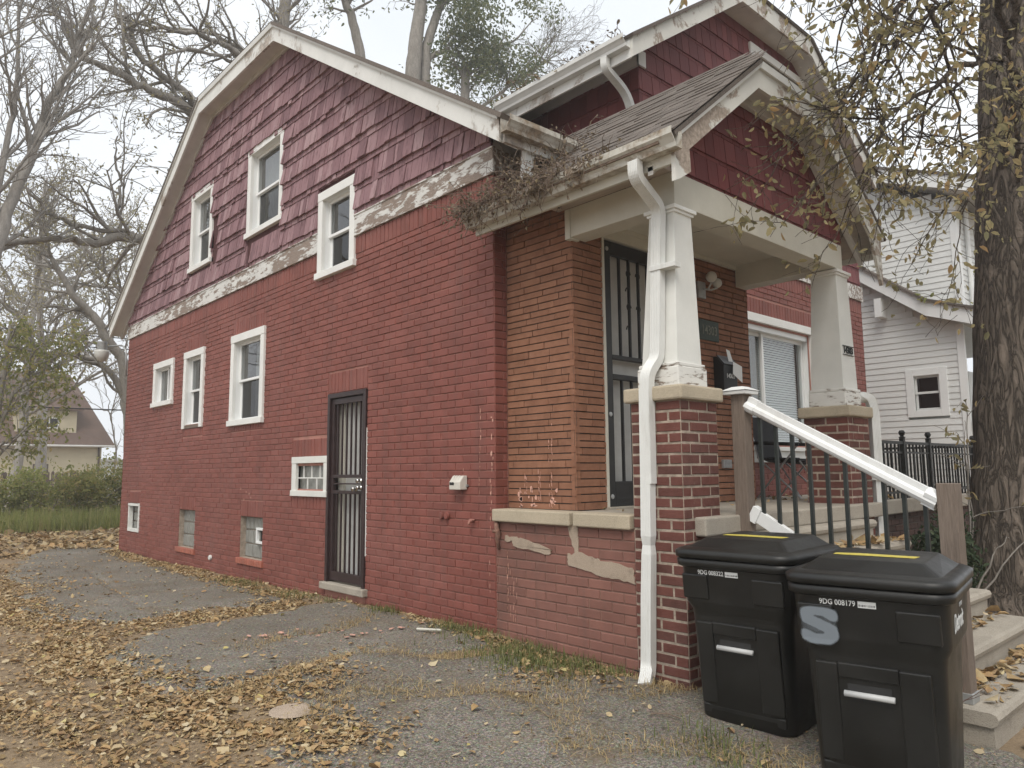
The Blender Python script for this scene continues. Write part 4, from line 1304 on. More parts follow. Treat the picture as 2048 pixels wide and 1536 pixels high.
# ------------------------------------------------------------------ front dormer
DC, DHC, DSL, DCL = 4.78, .92, .715, 7.06
def zd(x): return DCL - DSL * max(0.0, abs(x - DC) - DHC)
DX0, DX1 = 2.10, HW
DG = Fr((0, -.002, 0), (1, 0, 0), (0, -1, 0))
dw = (4.50, 6.00, 5.55, 6.90)
us = sorted({DX0, DC - DHC, DC + DHC, DX1, dw[0] + .1, dw[1] - .1})
mb = MB()
for a, b in zip(us[:-1], us[1:]):
    if dw[0] < (a + b) / 2 < dw[1] and a >= dw[0] + .09 and b <= dw[1] - .09:
        mb.quad(DG.p(a, 4.05, -.015), DG.p(b, 4.05, -.015), DG.p(b, dw[2] + .06, -.015), DG.p(a, dw[2] + .06, -.015))
        mb.quad(DG.p(a, dw[3] - .1, -.015), DG.p(b, dw[3] - .1, -.015), DG.p(b, zd(b) + .08, -.015), DG.p(a, zd(a) + .08, -.015))
    else: mb.quad(DG.p(a, 4.05, -.015), DG.p(b, 4.05, -.015), DG.p(b, zd(b) + .08, -.015), DG.p(a, zd(a) + .08, -.015))
dwall = mb.build('dormer_wall', M['shake_back'], house)
clips = [(-DSL, 1, DCL - DSL * (DC - DHC) + .05), (DSL, 1, DCL + DSL * (DC + DHC) + .05), (0, 1, DCL + .05)]
shakes(DG, DX0, DX1, 4.08, 12, .255, clips, [dw], M['shake2'], dwall, 90, .11, .2, .002, name='dormer_shake', n0=-.015)
window(DG, dw, house, 'slide', curtain=.5)
DS = Fr((DX0, 0, 0), (0, 1, 0), (-1, 0, 0))
mb = MB(); mb.add([DS.p(0, 4.3, -.012), DS.p(0, zd(DX0) + .05, -.012), DS.p(2.6, zd(DX0) + .05, -.012)], [(0, 1, 2)]); ds_ = mb.build('dormer_side_wall', M['shake_back'], house)
shakes(DS, 0.0, 2.3, 4.08, 7, .255, [(SL, -1, -4.42), (0, 1, zd(DX0) + .03)], [], M['shake2'], ds_, 20, .11, .2, .002, name='dormer_shake', n0=-.012)
mb = MB(); mb.fbox(DS, -.03, 2.1, zd(DX0) - .16, zd(DX0) + .02, 0, .03); mb.fbox(DG, DX0 - .03, DX0 + .1, zd(DX0) - .16, zd(DX0) + .02, 0.003, .03); mb.build('dormer_frieze', M['metal_white'], house)
DE0, DE1, DYF = 1.62, HW + .12, -.30
path = [(DE0, DYF, zd(DE0) - .02), (DC - DHC, DYF, DCL - .02), (DC + DHC, DYF, DCL - .02), (DE1, DYF, zd(DE1) - .02)]
board_path(path, .245, .03, (0, 1, 0), 'dormer_rake_board', M['fascia2'], house)
mb = MB()
for a, b in zip(path[:-1], path[1:]):
    mb.quad((a[0], DYF + .03, a[2] + .03), (b[0], DYF + .03, b[2] + .03), (b[0], .02, b[2] + .03), (a[0], .02, a[2] + .03))
mb.quad((DE0, DYF + .03, zd(DE0) + .01), (DE0, 1.9, zd(DE0) + .01), (DX0, 1.9, zd(DX0) + .01), (DX0, DYF + .03, zd(DX0) + .01))
mb.build('dormer_soffit', M['soffit'], house)
mb = MB(); mb.box(DE0, DE0 + .025, DYF + .03, 1.7, zd(DE0) - .02, zd(DE0) + .18); mb.build('dormer_eave_board', M['fascia'], house)
DRT = .235
zdt = lambda x: DCL + DRT + DSL * (DHC - abs(x - DC))
dR = DCL + DRT + DSL * DHC
yb = lambda z: (z - ZS0 - RT) / SL
d0, d1, dyf = DE0 - .04, DE1 + .04, DYF - .035
mb = MB()
mb.add([(d0, dyf, zdt(d0)), (DC - DHC, dyf, DCL + DRT), (DC, dyf + DHC, dR), (DC, HL / 2, dR), (d0, yb(zdt(d0)), zdt(d0))], [(0, 1, 2, 3, 4)])
mb.add([(d1, dyf, zdt(d1)), (DC + DHC, dyf, DCL + DRT), (DC, dyf + DHC, dR), (DC, HL / 2, dR), (d1, yb(zdt(d1)), zdt(d1))], [(0, 1, 2, 3, 4)])
mb.add([(DC - DHC, dyf, DCL + DRT), (DC + DHC, dyf, DCL + DRT), (DC, dyf + DHC, dR)], [(0, 1, 2)])
mb.build('dormer_roof', M['roof'], house, solid=.035)
sheet(Fr((HW, 0, 0), (0, 1, 0), (1, 0, 0)), 0, 3.0, 4.0, 5.4, [], 0, 'dormer_far_wall', M['shake2'], house)

# ------------------------------------------------------------------ gutters and downspouts
KP = [(0, .12), (0, 0), (.072, 0), (.078, .028), (.100, .058), (.118, .075), (.120, .118), (.108, .122), (.108, .116), (.114, .114), (.112, .078), (.096, .062), (.074, .032), (.068, .004), (.004, .004), (.004, .12)]
def gutter(path, side, mat_, name='gutter', end=True):
    m = MB(); m.sweep(path, KP, side)
    o = m.build(name, M[mat_], house)
    return o
g1 = gutter([(EXL - .002, PYF - .06, 3.318), (EXL - .002, -1.0, 3.31), (EXL - .002, .04, 3.30)], (-1, 0, 0), 'gutter_dirty')
g2 = gutter([(.95, -EY - .002, zs(-EY) + .07), (.3, -EY - .002, zs(-EY) + .065), (-.27, -EY - .002, zs(-EY) + .06)], (0, -1, 0), 'gutter_dirty')
g3 = gutter([(DE0 - .002, DYF + .03, zd(DE0) + .08), (DE0 - .002, 1.7, zd(DE0) + .09)], (-1, 0, 0), 'metal_white')
# leaves and muck lying in the gutters
for (a, b, x, y, z, g) in ((-1.95, 0.0, EXL - .06, None, 3.40, g1),):
    m = MB()
    y_ = a
    while y_ < b:
        m.box(x - .045, x + .045, y_, y_ + .05, z - .04, z + random.uniform(.0, .035)); y_ += .05
    m.build('gutter_muck', M['vine'], g)
def spout(path, side, mat_='spout', w=.040, d=.030, ribs=6, scales=None, name='downspout'):
    prof = []
    for i in range(ribs * 2 + 1):
        prof.append((-w + 2 * w * i / (ribs * 2), d - (.0035 if i % 2 else 0)))
    prof += [(w, -d), (-w, -d)]
    m = MB(); m.sweep(path, prof, side, scales=scales)
    return m.build(name, M[mat_], house)
def arc(pts, n=6):
    """round the corners of a polyline"""
    out = [V(pts[0])]
    for i in range(1, len(pts) - 1):
        p, c, q = V(pts[i - 1]), V(pts[i]), V(pts[i + 1])
        r = min((p - c).length, (q - c).length) * .48
        a, b = c + (p - c).normalized() * r, c + (q - c).normalized() * r
        for k in range(n + 1):
            t = k / n
            out.append(a * (1 - t) ** 2 + c * 2 * t * (1 - t) + b * t * t)
    out.append(V(pts[-1]))
    return out
pth = arc([(-.27, -1.735, 3.32), (-.27, -1.735, 3.21), (.045, -1.685, 3.09), (.045, -1.675, 2.95)], 6)
sp = spout(pth, (0, -1, 0))
pth = arc([(.046, -1.675, 2.96), (.022, -1.655, 2.13), (.018, -1.65, 2.04), (-.058, -1.62, 1.93), (-.058, -1.615, 1.82), (-.058, -1.61, 1.2)], 6)
sp = spout(pth, (0, -1, 0))
low = [(-.058, -1.611, 1.83), (-.058, -1.600, 1.2), (-.058, -1.592, .86), (-.052, -1.588, .80), (-.056, -1.590, .74), (-.060, -1.578, .45), (-.060, -1.566, .12)]
sp = spout(low, (0, -1, 0), scales=[1.03, 1, 1, .82, .97, 1, 1.0])
pth = arc([(-.060, -1.566, .13), (-.060, -1.562, .01), (-.20, -1.64, -.055)], 8)
spout(pth, (0, -1, 0), scales=None)
for (z, x, y) in ((2.66, .036, -1.668),):
    m = MB(); m.box(x - .036, x + .038, y - .16, y + .048, z - .018, z + .018); m.build('spout_strap', M['spout'], house, bevel=.003)
m = MB()
for a in range(7):
    m.tube([(-.10 + random.uniform(-.02, .02), -1.55 + a * .012, .02 - a * .004), (-.13, -1.66 - a * .006, -.06 + a * .008)], .0022, 4)
m.build('wire_wrap', M['black_iron'], house)
pth = arc([(2.84, -1.70, 1.945), (2.93, -1.79, 1.945), (3.00, -1.85, 1.93), (3.02, -1.865, 1.80), (3.02, -1.865, .55)], 7)
spout(pth, (.8, -.6, 0))
m = MB(); m.box(2.96, 3.08, -1.91, -1.82, 1.18, 1.215); m.build('spout_strap', M['spout'], house)
spout([(.10, -.34, zs(-EY) + .07), (.10, -.30, 3.62)], (1, 0, 0), w=.045, d=.032)
pth = arc([(1.57, .02, zd(DE0) + .09), (1.57, .02, zd(DE0) - .03), (2.03, .05, zd(DE0) - .20), (2.03, .05, 4.75)], 6)
spout(pth, (0, -1, 0))
# ------------------------------------------------------------------ lettering
def text_mesh(txt, size, name, extrude=0.001, bold=0.0, space=1.0):
    cu = bpy.data.curves.new(name, 'FONT')
    cu.body = txt
    cu.size = size
    cu.extrude = extrude
    cu.offset = bold
    cu.space_character = space
    cu.align_x = 'CENTER'
    cu.align_y = 'CENTER'
    cu.resolution_u = 3
    ob = bpy.data.objects.new(name, cu)
    COL.objects.link(ob)
    dg = bpy.context.evaluated_depsgraph_get()
    me = bpy.data.meshes.new_from_object(ob.evaluated_get(dg))
    bpy.data.objects.remove(ob)
    me.name = name
    return me

def text_on(txt, size, origin, right, up, name, mat_, parent, bold=0.0, sx=1.0, extrude=.001):
    """lay text flat on a face: right and up are the reading directions"""
    me = text_mesh(txt, size, name, extrude, bold)
    r, u = V(right).normalized(), V(up).normalized()
    n = r.cross(u)
    for v in me.vertices:
        c = v.co.copy()
        v.co = V(origin) + r * c.x * sx + u * c.y + n * c.z
    me.materials.clear()
    return link(name, me, M[mat_], parent)

# ------------------------------------------------------------------ fixtures on the side wall
t = thing('dryer_vent', 'small beige vent hood on the red brick wall near the corner', 'vent', (0, .44, 1.19))
mb = MB(); mb.prism([(-.002, .36, 1.135), (-.085, .36, 1.135), (-.085, .36, 1.20), (-.045, .36, 1.255), (-.002, .36, 1.255)], (0, .15, 0)); mb.build('hood', M['plastic_beige'], t, bevel=.006)
for y in (.40, .435, .47):
    mb = MB(); mb.prism([(-.088, y, 1.195), (-.05, y, 1.258), (-.045, y, 1.25), (-.083, y, 1.19)], (0, .012, 0)); mb.build('rib', M['plastic_beige'], t)
mb = MB(); mb.box(-.087, -.08, .44, .50, 1.175, 1.20); mb.build('slot', M['shade_black'], t)
mb = MB(); mb.box(-.02, 0, .345, .36, 1.16, 1.18); mb.build('bracket', M['grey_metal'], t)
for i, (y, z) in enumerate(((.713, .903), (.633, .906))):
    o = MB().lathe([(0, -.03), (.028, -.028), (.033, -.012), (.02, 0), (.02, .01)], (0, y, z), 12, 'X').build('pipe_stub', M['red_brick'])
    tag(o, ('capped red painted pipe stub nearer the side door', 'capped red painted pipe stub nearer the house corner')[i], 'pipe', 'pipe stubs on the side wall')
mb = MB(); mb.tube([(0.0, .27, .875), (-.05, .27, .875), (-.06, .268, .862), (-.062, .268, .842)], .012, 8); mb.tube([(-.03, .235, .885), (-.03, .30, .885)], .008, 6)
tag(mb.build('hose_tap', M['red_mortar'], smooth=True), 'small painted hose tap low on the side wall by the corner', 'tap')
mb = MB(); mb.tube([(-.012, -.03, .88), (-.03, -.05, .83), (-.022, -.06, .79), (-.03, -.055, .74), (-.01, -.06, .66)], [.022, .02, .024, .016, .01], 8); mb.tube([(-.03, -.075, .81), (-.045, -.02, .805)], .013, 7)
tag(mb.build('gas_pipe_fitting', m_plain('rusty fitting', (.2, .11, .08), .8, .4, 30), smooth=True), 'rusty pipe fitting at the corner under the porch coping', 'pipe')
mb = MB(); mb.lathe([(0, -.03), (.03, -.03), (.036, -.02), (.036, 0)], (0, 6.08, .122), 12, 'X')
tag(mb.build('wall_outlet_pipe', M['metal_white']), 'short white drain outlet low between two basement windows', 'pipe')
# runs of old pink paint where the red has flaked at the corner
mb = MB()
def flake(fr, u, v0, v1, w):
    # a broken run: ragged flecks of uneven size strung along a wandering line
    v = v0
    while v < v1:
        h = random.uniform(.012, .07)
        uu = u + random.gauss(0, w * .5)
        n = 6
        k = random.uniform(.3, 1.2)
        pts = [(uu + w * k * random.uniform(.25, 1) * math.cos(6.283 * i / n), v + h / 2 + h / 2 * random.uniform(.55, 1) * math.sin(6.283 * i / n)) for i in range(n)]
        mb.prism([fr.p(a, b, .0015) for a, b in pts], fr.N * .0022)
        v += h * random.uniform(.7, 2.4)
for (u, v0, v1, w) in ((.035, 1.28, 1.76, .016), (.055, 1.08, 1.3, .008), (.045, .97, 1.1, .006), (.18, 1.55, 1.80, .008), (.19, 1.28, 1.5, .004), (.20, 1.1, 1.22, .003), (.06, .72, .93, .005), (.07, .3, .55, .003), (.42, 1.24, 1.29, .005)):
    flake(SIDE, u, v0, v1, w)
for (u, v0, v1, w) in ((.30, 1.0, 1.16, .045), (.14, .99, 1.2, .03), (.5, 1.0, 1.30, .006), (.5, 1.35, 1.72, .006), (.52, 1.02, 1.12, .03), (.2, 1.1, 1.28, .006), (.36, 1.05, 1.35, .005)):
    for k in range(3): flake(VL, u + random.uniform(-.03, .03), v0, lerp(v0, v1, random.uniform(.6, 1)), w * random.uniform(.4, .9))
for k in range(16):
    u = random.uniform(.3, 1.4); flake(PB, u * .15 + .06, .1 + .5 * random.random(), .18 + .5 * random.random(), .002)
for (u, v, w) in ((4.95, 1.04, .03), (4.86, 1.0, .02), (4.80, .96, .012), (5.12, 1.07, .015), (5.02, .93, .008)):
    flake(SIDE, u, v, v + .035, w)
mb.build('paint_flake', M['pink_chip'], house, kind='stuff')

# ------------------------------------------------------------------ things on the porch wall
t = thing('wall_lamp', 'two globe porch lamp on the brick beside the front door', 'lamp', (1.93, VY, 3.0))
mb = MB(); mb.box(1.86, 1.98, VY - .03, VY - .002, 2.90, 3.06); mb.build('back_plate', M['grey_metal'], t, bevel=.006)
for (x, z, r) in ((1.955, 3.095, .052), (2.05, 3.05, .046)):
    pr_ = [(r * math.sin(math.pi * i / 9), -r * math.cos(math.pi * i / 9)) for i in range(10)]
    pr_[0] = (.002, -r); pr_[-1] = (.002, r)
    MB().lathe(pr_, (x, VY - .11, z), 14, 'Z').build('globe', M['lamp_glass'], t, smooth=True)
    MB().tube([(1.93, VY - .02, 2.99), (lerp(1.93, x, .5), VY - .08, 2.98), (x, VY - .11, z - r)], .009, 6).build('arm', M['grey_metal'], t)

t = thing('house_number_plaque', 'dull green house number plaque on the shaded porch brick', 'sign', (2.03, VY, 2.6))
mb = MB(); mb.fbox(VF, 1.86, 2.20, 2.505, 2.70, .002, .018); mb.build('plate', M['plaque_green'], t, bevel=.012)
text_on('14303', .125, VF.p(2.03, 2.60, .019), (1, 0, 0), Z, 'number', 'plaque_num', t, .001, .85, .002)

t = thing('mailbox', 'black wall mailbox with house number on the porch brick', 'mailbox', (2.22, VY, 2.2))
mb = MB(); mb.prism([VF.p(2.10, 2.03, .002), VF.p(2.10, 2.03, .11), VF.p(2.10, 2.27, .11), VF.p(2.10, 2.36, .04), VF.p(2.10, 2.36, .002)], (.24, 0, 0)); mb.build('box', M['mail_black'], t, bevel=.004)
mb = MB(); mb.prism([VF.p(2.095, 2.275, .115), VF.p(2.095, 2.365, .045), VF.p(2.095, 2.372, .045), VF.p(2.095, 2.282, .122)], (.25, 0, 0)); mb.build('flap', M['mail_black'], t)
text_on('14303', .06, VF.p(2.22, 2.17, .112), (1, 0, 0), Z, 'number', 'print_white', t, .001)
mb = MB(); mb.prism([VF.p(2.22, 2.19, .135), VF.p(2.34, 2.11, .16), VF.p(2.36, 2.27, .15), VF.p(2.24, 2.31, .13)], (0, -.002, 0)); mb.prism([VF.p(2.22, 2.28, .10), VF.p(2.30, 2.28, .10), VF.p(2.30, 2.43, .06), VF.p(2.24, 2.44, .06)], (0, -.002, 0))
tag(mb.build('flyer', M['paper']), 'folded white papers stuck in the black mailbox', 'paper')
mb = MB(); mb.fbox(VF, 2.17, 2.31, 1.30, 1.38, .001, .03)
tag(mb.build('outlet_cover', M['grey_metal'], bevel=.004), 'grey outlet cover low on the orange porch brick', 'outlet')

CN = V((0, -1, .035)).normalized()
t = thing('house_number_plate', 'thin metal plate reading 14303 on the far porch column', 'sign', (2.72, -1.80, 2.35))
mb = MB(); mb.prism([(2.625, -1.788, 2.312), (2.845, -1.788, 2.312), (2.845, -1.786, 2.318), (2.625, -1.786, 2.318)], (0, -.006, 0))
mb.prism([(2.625, -1.786, 2.392), (2.845, -1.786, 2.392), (2.845, -1.786, 2.399), (2.625, -1.786, 2.399)], (0, -.006, 0)); mb.build('frame', M['black_iron'], t)
text_on('14303', .088, (2.735, -1.789, 2.355), (1, 0, 0), Z, 'number', 'black_iron', t, .0005, .92, .003)

# folding camping chair on the terrace
def camp_chair():
    t = thing('folding_chair', 'black folding camping chair on the terrace below the wide window', 'chair', (3.85, -.6, .95))
    A = lambda x, y, z: (3.85 + x, -.60 + y, .95 + z)
    s_ = MB()
    for i in range(8):
        for k in range(6):
            f = lambda a, b: A(-.24 + .48 * a / 8, -.22 + .44 * b / 6, .47 - .05 * math.sin(math.pi * a / 8) - .03 * (1 - b / 6))
            s_.quad(f(i, k), f(i + 1, k), f(i + 1, k + 1), f(i, k + 1))
    s_.build('seat', M['chair_fabric'], t, solid=.008)
    b_ = MB(); b_.prism([A(-.26, .22, .46), A(.26, .22, .46), A(.29, .34, .93), A(-.29, .34, .93)], (0, .008, 0)); b_.build('backrest', M['chair_fabric'], t)
    for sx in (-1, 1):
        MB().tube([A(sx * .27, -.25, .02), A(sx * .25, .25, .47)], .010, 6).build('leg', M['grey_metal'], t)
        MB().tube([A(sx * .25, .27, .02), A(sx * .27, -.24, .60)], .010, 6).build('leg', M['grey_metal'], t)
        MB().tube([A(sx * .25, .22, .40), A(sx * .29, .34, .94)], .010, 6).build('back_pole', M['grey_metal'], t)
        MB().tube([A(sx * .29, -.26, .60), A(sx * .30, .0, .615), A(sx * .30, .28, .63)], .022, 6).build('armrest', M['chair_fabric'], t)
    MB().tube([A(-.27, -.25, .02), A(.25, .25 - .0, .40)], .009, 6).build('cross_bar', M['grey_metal'], t)
    MB().tube([A(.27, -.25, .02), A(-.25, -.24, .42)], .009, 6).build('cross_bar', M['grey_metal'], t)
    MB().tube([A(-.27, -.25, .42), A(.27, -.27, .02)], .009, 6).build('cross_bar', M['grey_metal'], t)
camp_chair()

# iron railing of the terrace
def iron_railing():
    t = thing('iron_railing', 'black iron railing along the terrace edge before the white house', 'railing', (3.2, -1.42, .95))
    y = -1.42
    for (z, r) in ((1.57, .016), (1.46, .010), (1.02, .012)):
        mb = MB(); mb.box(3.10, 7.40, y - r, y + r, z - r, z + r); mb.build('rail', M['black_iron'], t)
    x = 3.16
    while x < 7.38:
        mb = MB(); mb.box(x - .009, x + .009, y - .009, y + .009, .952, 1.556); mb.build('picket', M['black_iron'], t); x += .108
    for x in (4.9, 5.72, 7.40):
        mb = MB(); mb.box(x - .024, x + .024, y - .024, y + .024, .952, 1.62); mb.lathe([(.0, 1.62), (.03, 1.62), (.034, 1.635), (.016, 1.645), (.03, 1.665), (.036, 1.685), (.024, 1.71), (.0, 1.715)], (x, y, 0), 10); mb.build('post', M['black_iron'], t)
    mb = MB()
    for (z, r) in ((1.57, .016), (1.02, .012)): mb.box(7.40 - r, 7.40 + r, y, -.02, z - r, z + r)
    mb.build('rail', M['black_iron'], t)
    yy = y + .1
    while yy < -.05:
        mb = MB(); mb.box(7.391, 7.409, yy - .009, yy + .009, .952, 1.556); mb.build('picket', M['black_iron'], t); yy += .108
iron_railing()

# ------------------------------------------------------------------ front steps
t = thing('front_steps', 'worn concrete front steps with rounded nosings and fallen leaves', 'steps', (1.45, -2.6, -.1))
tops = [(.03, -3.39), (.20, -3.12), (.37, -2.85), (.54, -2.58), (.71, -2.31), (.86, -2.05)]
for i, (z, yf_) in enumerate(tops):
    mb = MB()
    x0, x1 = .43, 2.46
    yb_ = -1.86
    zb = -.45
    mb.box(x0 + .02, x1 - .02, yf_ + .025, yb_ if i == len(tops) - 1 else tops[i + 1][1] + .05, zb, z - .07)
    # tread slab with a rounded nose
    prof = [(yf_ + .03, z - .072), (yf_ + .004, z - .055), (yf_ - .004, z - .03), (yf_ + .006, z - .008), (yf_ + .03, z), (min(yb_, yf_ + .34), z), (min(yb_, yf_ + .34), z - .072)]
    mb.prism([(x0, y, zz) for y, zz in prof], (x1 - x0, 0, 0))
    mb.build('step', M['concrete'], t)

# ------------------------------------------------------------------ white handrail between timber posts
def stair_railing():
    t = thing('stair_railing', 'white vinyl handrail with black balusters between two timber posts', 'railing', (.55, -2.6, .03))
    p1 = (.56, -1.945); p2 = (.575, -3.20)
    s_ = .048
    mb = MB(); mb.box(p1[0] - s_, p1[0] + s_, p1[1] - s_, p1[1] + s_, .84, 1.80); mb.build('post', M['post_wood'], t, bevel=.004)
    mb = MB(); mb.hexa([(p1[0] - .085, p1[1] - .085, 1.80), (p1[0] + .085, p1[1] - .085, 1.80), (p1[0] + .085, p1[1] + .085, 1.80), (p1[0] - .085, p1[1] + .085, 1.80), (p1[0] - .09, p1[1] - .09, 1.822), (p1[0] + .09, p1[1] - .09, 1.822), (p1[0] + .09, p1[1] + .09, 1.822), (p1[0] - .09, p1[1] + .09, 1.822)])
    mb.hexa([(p1[0] - .098, p1[1] - .098, 1.826), (p1[0] + .098, p1[1] - .098, 1.826), (p1[0] + .098, p1[1] + .098, 1.826), (p1[0] - .098, p1[1] + .098, 1.826), (p1[0] - .04, p1[1] - .04, 1.855), (p1[0] + .04, p1[1] - .04, 1.855), (p1[0] + .04, p1[1] + .04, 1.855), (p1[0] - .04, p1[1] + .04, 1.855)])
    mb.build('post_cap', M['vinyl'], t, bevel=.003)
    s2 = .05
    mb = MB(); mb.box(p2[0] - s2, p2[0] + s2, p2[1] - s2, p2[1] + s2, .045, 1.20); mb.build('post', M['post_wood'], t, bevel=.004)
    mb = MB(); mb.box(p2[0] - .058, p2[0] + .058, p2[1] - .058, p2[1] + .058, .031, .085); mb.build('post_shoe', M['grey_metal'], t, bevel=.003)
    a, b = V((p1[0], p1[1] - s_ - .004, 1.735)), V((p2[0], p2[1] + s2 + .004, 1.095))
    prof = [(-.018, -.045), (-.018, -.015), (-.036, -.002), (-.04, .018), (-.03, .036), (-.012, .045), (.012, .045), (.03, .036), (.04, .018), (.036, -.002), (.018, -.015), (.018, -.045)]
    m = MB(); m.sweep([a, b], [(x * 1.1, y * 1.05) for x, y in prof], (-1, 0, 0)); m.build('top_rail', M['rail_vinyl'], t)
    d = (b - a).normalized()
    for (q, s) in ((a, 1), (b, -1)):
        m = MB(); m.sweep([q, q + d * .075 * s], [(x * 1.22, y * 1.18) for x, y in prof] if s > 0 else [(-x * 1.22, y * 1.18) for x, y in prof], (-1, 0, 0)); m.build('rail_bracket', M['vinyl'], t)
    c, e = V((p1[0], p1[1] - s_ - .004, 1.0)), V((p2[0], p2[1] + s2 + .004, .33))
    m = MB(); m.sweep([c, e], [(-.022, -.04), (-.022, .04), (-.012, .045), (.012, .045), (.022, .04), (.022, -.04)], (-1, 0, 0)); m.build('bottom_rail', M['rail_vinyl'], t)
    for (q, s) in ((c, 1), (e, -1)):
        m = MB(); m.sweep([q, q + d * .06 * s], [(-.032, -.05), (-.032, .052), (.032, .052), (.032, -.05)], (-1, 0, 0)); m.build('rail_bracket', M['vinyl'], t)
    n = 10
    for k in range(n):
        f = (k + .75) / (n + .4)
        q0, q1 = c.lerp(e, f), a.lerp(b, f)
        m = MB(); m.box(q0.x - .011, q0.x + .011, q0.y - .011, q0.y + .011, q0.z + .03, q1.z - .03); m.build('baluster', M['green_iron'], t)
stair_railing()

# ------------------------------------------------------------------ trash carts
def rrect(w, d, r, n=6):
    pts = []
    for (cx, cy, a0) in ((w / 2 - r, -d / 2 + r, -90), (w / 2 - r, d / 2 - r, 0), (-w / 2 + r, d / 2 - r, 90), (-w / 2 + r, -d / 2 + r, 180)):
        for k in range(n + 1):
            a = math.radians(a0 + 90 * k / n)
            pts.append((cx + r * math.cos(a), cy + r * math.sin(a)))
    return pts
def loft(mb, secs, cap0=True, cap1=True):
    m = len(secs[0][0])
    vs_, fs_ = [], []
    for (pts, z, dx, dy) in secs:
        for (x, y) in pts: vs_.append((x + dx, y + dy, z if not callable(z) else z(x + dx, y + dy)))
    for i in range(len(secs) - 1):
        for k in range(m):
            j = (k + 1) % m
            fs_.append((i * m + k, i * m + j, (i + 1) * m + j, (i + 1) * m + k))
    if cap0: fs_.append(tuple(range(m - 1, -1, -1)))
    if cap1: fs_.append(tuple(range((len(secs) - 1) * m, len(secs) * m)))
    mb.add(vs_, fs_)
def trash_cart(loc, rz, number, label, spray):
    t = thing('trash_cart', label, 'trash bin', loc, 'black wheeled trash carts by the steps', rz, local=True)
    # the local frame: front faces -y
    b = MB()
    S = []
    for (z, w, d, r, dy) in ((0.0, .50, .49, .07, -.0), (.012, .53, .52, .08, -.0), (.30, .555, .565, .085, .0), (.56, .575, .605, .085, .0), (.60, .585, .62, .09, .0), (.64, .625, .665, .09, 0), (.66, .63, .67, .09, 0), (.86, .65, .71, .09, .0), (.875, .655, .715, .09, 0)):
        S.append((rrect(w, d, r), z, 0, dy))
    loft(b, S, True, True)
    o = b.build('body', M['bin'], t, smooth=False)
    o.data.polygons.foreach_set("use_smooth", [len(p.vertices) == 4 for p in o.data.polygons])
    r_ = MB()
    loft(r_, [(rrect(.655, .715, .09), .835, 0, 0), (rrect(.69, .755, .10), .845, 0, 0), (rrect(.695, .76, .10), .88, 0, 0), (rrect(.67, .735, .10), .886, 0, 0)])
    k = r_.build('rim', M['bin'], t); k.data.polygons.foreach_set("use_smooth", [len(p.vertices) == 4 for p in k.data.polygons])
    # front relief: two side panels stand proud of a centre channel with the lift bar
    yf0 = lambda z: -(lerp(.335, .355, (z - .66) / .2) if z > .64 else lerp(.25, .3025, z / .56))
    def plate(x0, x1, z0, z1, th, name):
        m = MB(); m.hexa([(x0, yf0(z0) + .02, z0), (x1, yf0(z0) + .02, z0), (x1, yf0(z0) - th, z0), (x0, yf0(z0) - th, z0), (x0, yf0(z1) + .02, z1), (x1, yf0(z1) + .02, z1), (x1, yf0(z1) - th, z1), (x0, yf0(z1) - th, z1)])
        return m.build(name, M['bin'], t, bevel=.008)
    plate(-.235, -.14, .10, .54, .012, 'side_panel'); plate(.11, .235, .10, .54, .012, 'side_panel')
    plate(-.14, .11, .475, .545, .012, 'cross_panel'); plate(-.235, .235, .04, .095, .008, 'foot_panel')
    plate(-.29, -.135, .665, .80, .010, 'side_panel'); plate(.12, .29, .665, .80, .010, 'side_panel')
    # dark block behind the lift bar, the shade of a recess put in as colour
    m = MB(); m.box(-.105, .075, yf0(.43) - .004, yf0(.43) + .03, .385, .475); m.build('bar_recess_shade', M['shade_black'], t)
    m = MB(); m.tube([(-.118, yf0(.41) - .012, .41), (.088, yf0(.41) - .012, .41)], .0135, 10); m.build('lift_bar', M['bar_grey'], t, smooth=True)
    # lid
    L = MB()
    loft(L, [(rrect(.675, .74, .10), .887, 0, .0), (rrect(.705, .775, .105), .892, 0, .0), (rrect(.708, .778, .105), .925, 0, .0), (rrect(.68, .75, .10), .935, 0, .0), (rrect(.655, .72, .09), .938, 0, .002), (rrect(.63, .66, .06), .943, 0, .01)])
    lid = L.build('lid', M['bin'], t); lid.data.polygons.foreach_set("use_smooth", [len(p.vertices) == 4 for p in lid.data.polygons])
    m = MB(); hz = lambda x, y: .985 + .02 * (y + .2)
    loft(m, [(rrect(.60, .62, .04, 3), .940, 0, .02), (rrect(.46, .47, .03, 3), hz, -.01, .05), (rrect(.44, .45, .03, 3), lambda x, y: hz(x, y) + .002, -.01, .05)])
    m.build('lid_dome', M['bin'], lid, bevel=.004)
    m = MB(); m.tube([(-.30, .40, .915), (.30, .40, .915)], .014, 8); m.box(-.30, -.26, .36, .405, .90, .93); m.box(.26, .30, .36, .405, .90, .93); m.build('handle', M['bin'], t)
    m = MB(); m.prism([(-.20, -.03, 1.0), (.16, -.035, 1.0), (.17, .03, 1.0), (-.10, .045, 1.0), (-.20, .02, 1.0)], (0, 0, .0015))
    yl = m.build('lid_label', M['yellow'], lid)
    for v in yl.data.vertices: v.co.z = hz(v.co.x, v.co.y) + .0035 + (v.co.z - 1.0)
    for sx in (-1, 1):
        m = MB(); m.lathe([(0, -.03), (.11, -.03), (.125, -.02), (.125, .02), (.11, .03), (0, .03)], (sx * .20, .20, .125), 18, 'X'); m.build('wheel', M['bin'], t)
    # printing
    zt_ = .812
    up = V((0, -(yf0(.86) - yf0(.66)) * -1 / .2, 1)).normalized()
    up = V((0, (yf0(.86) - yf0(.66)) / .2, 1)).normalized()
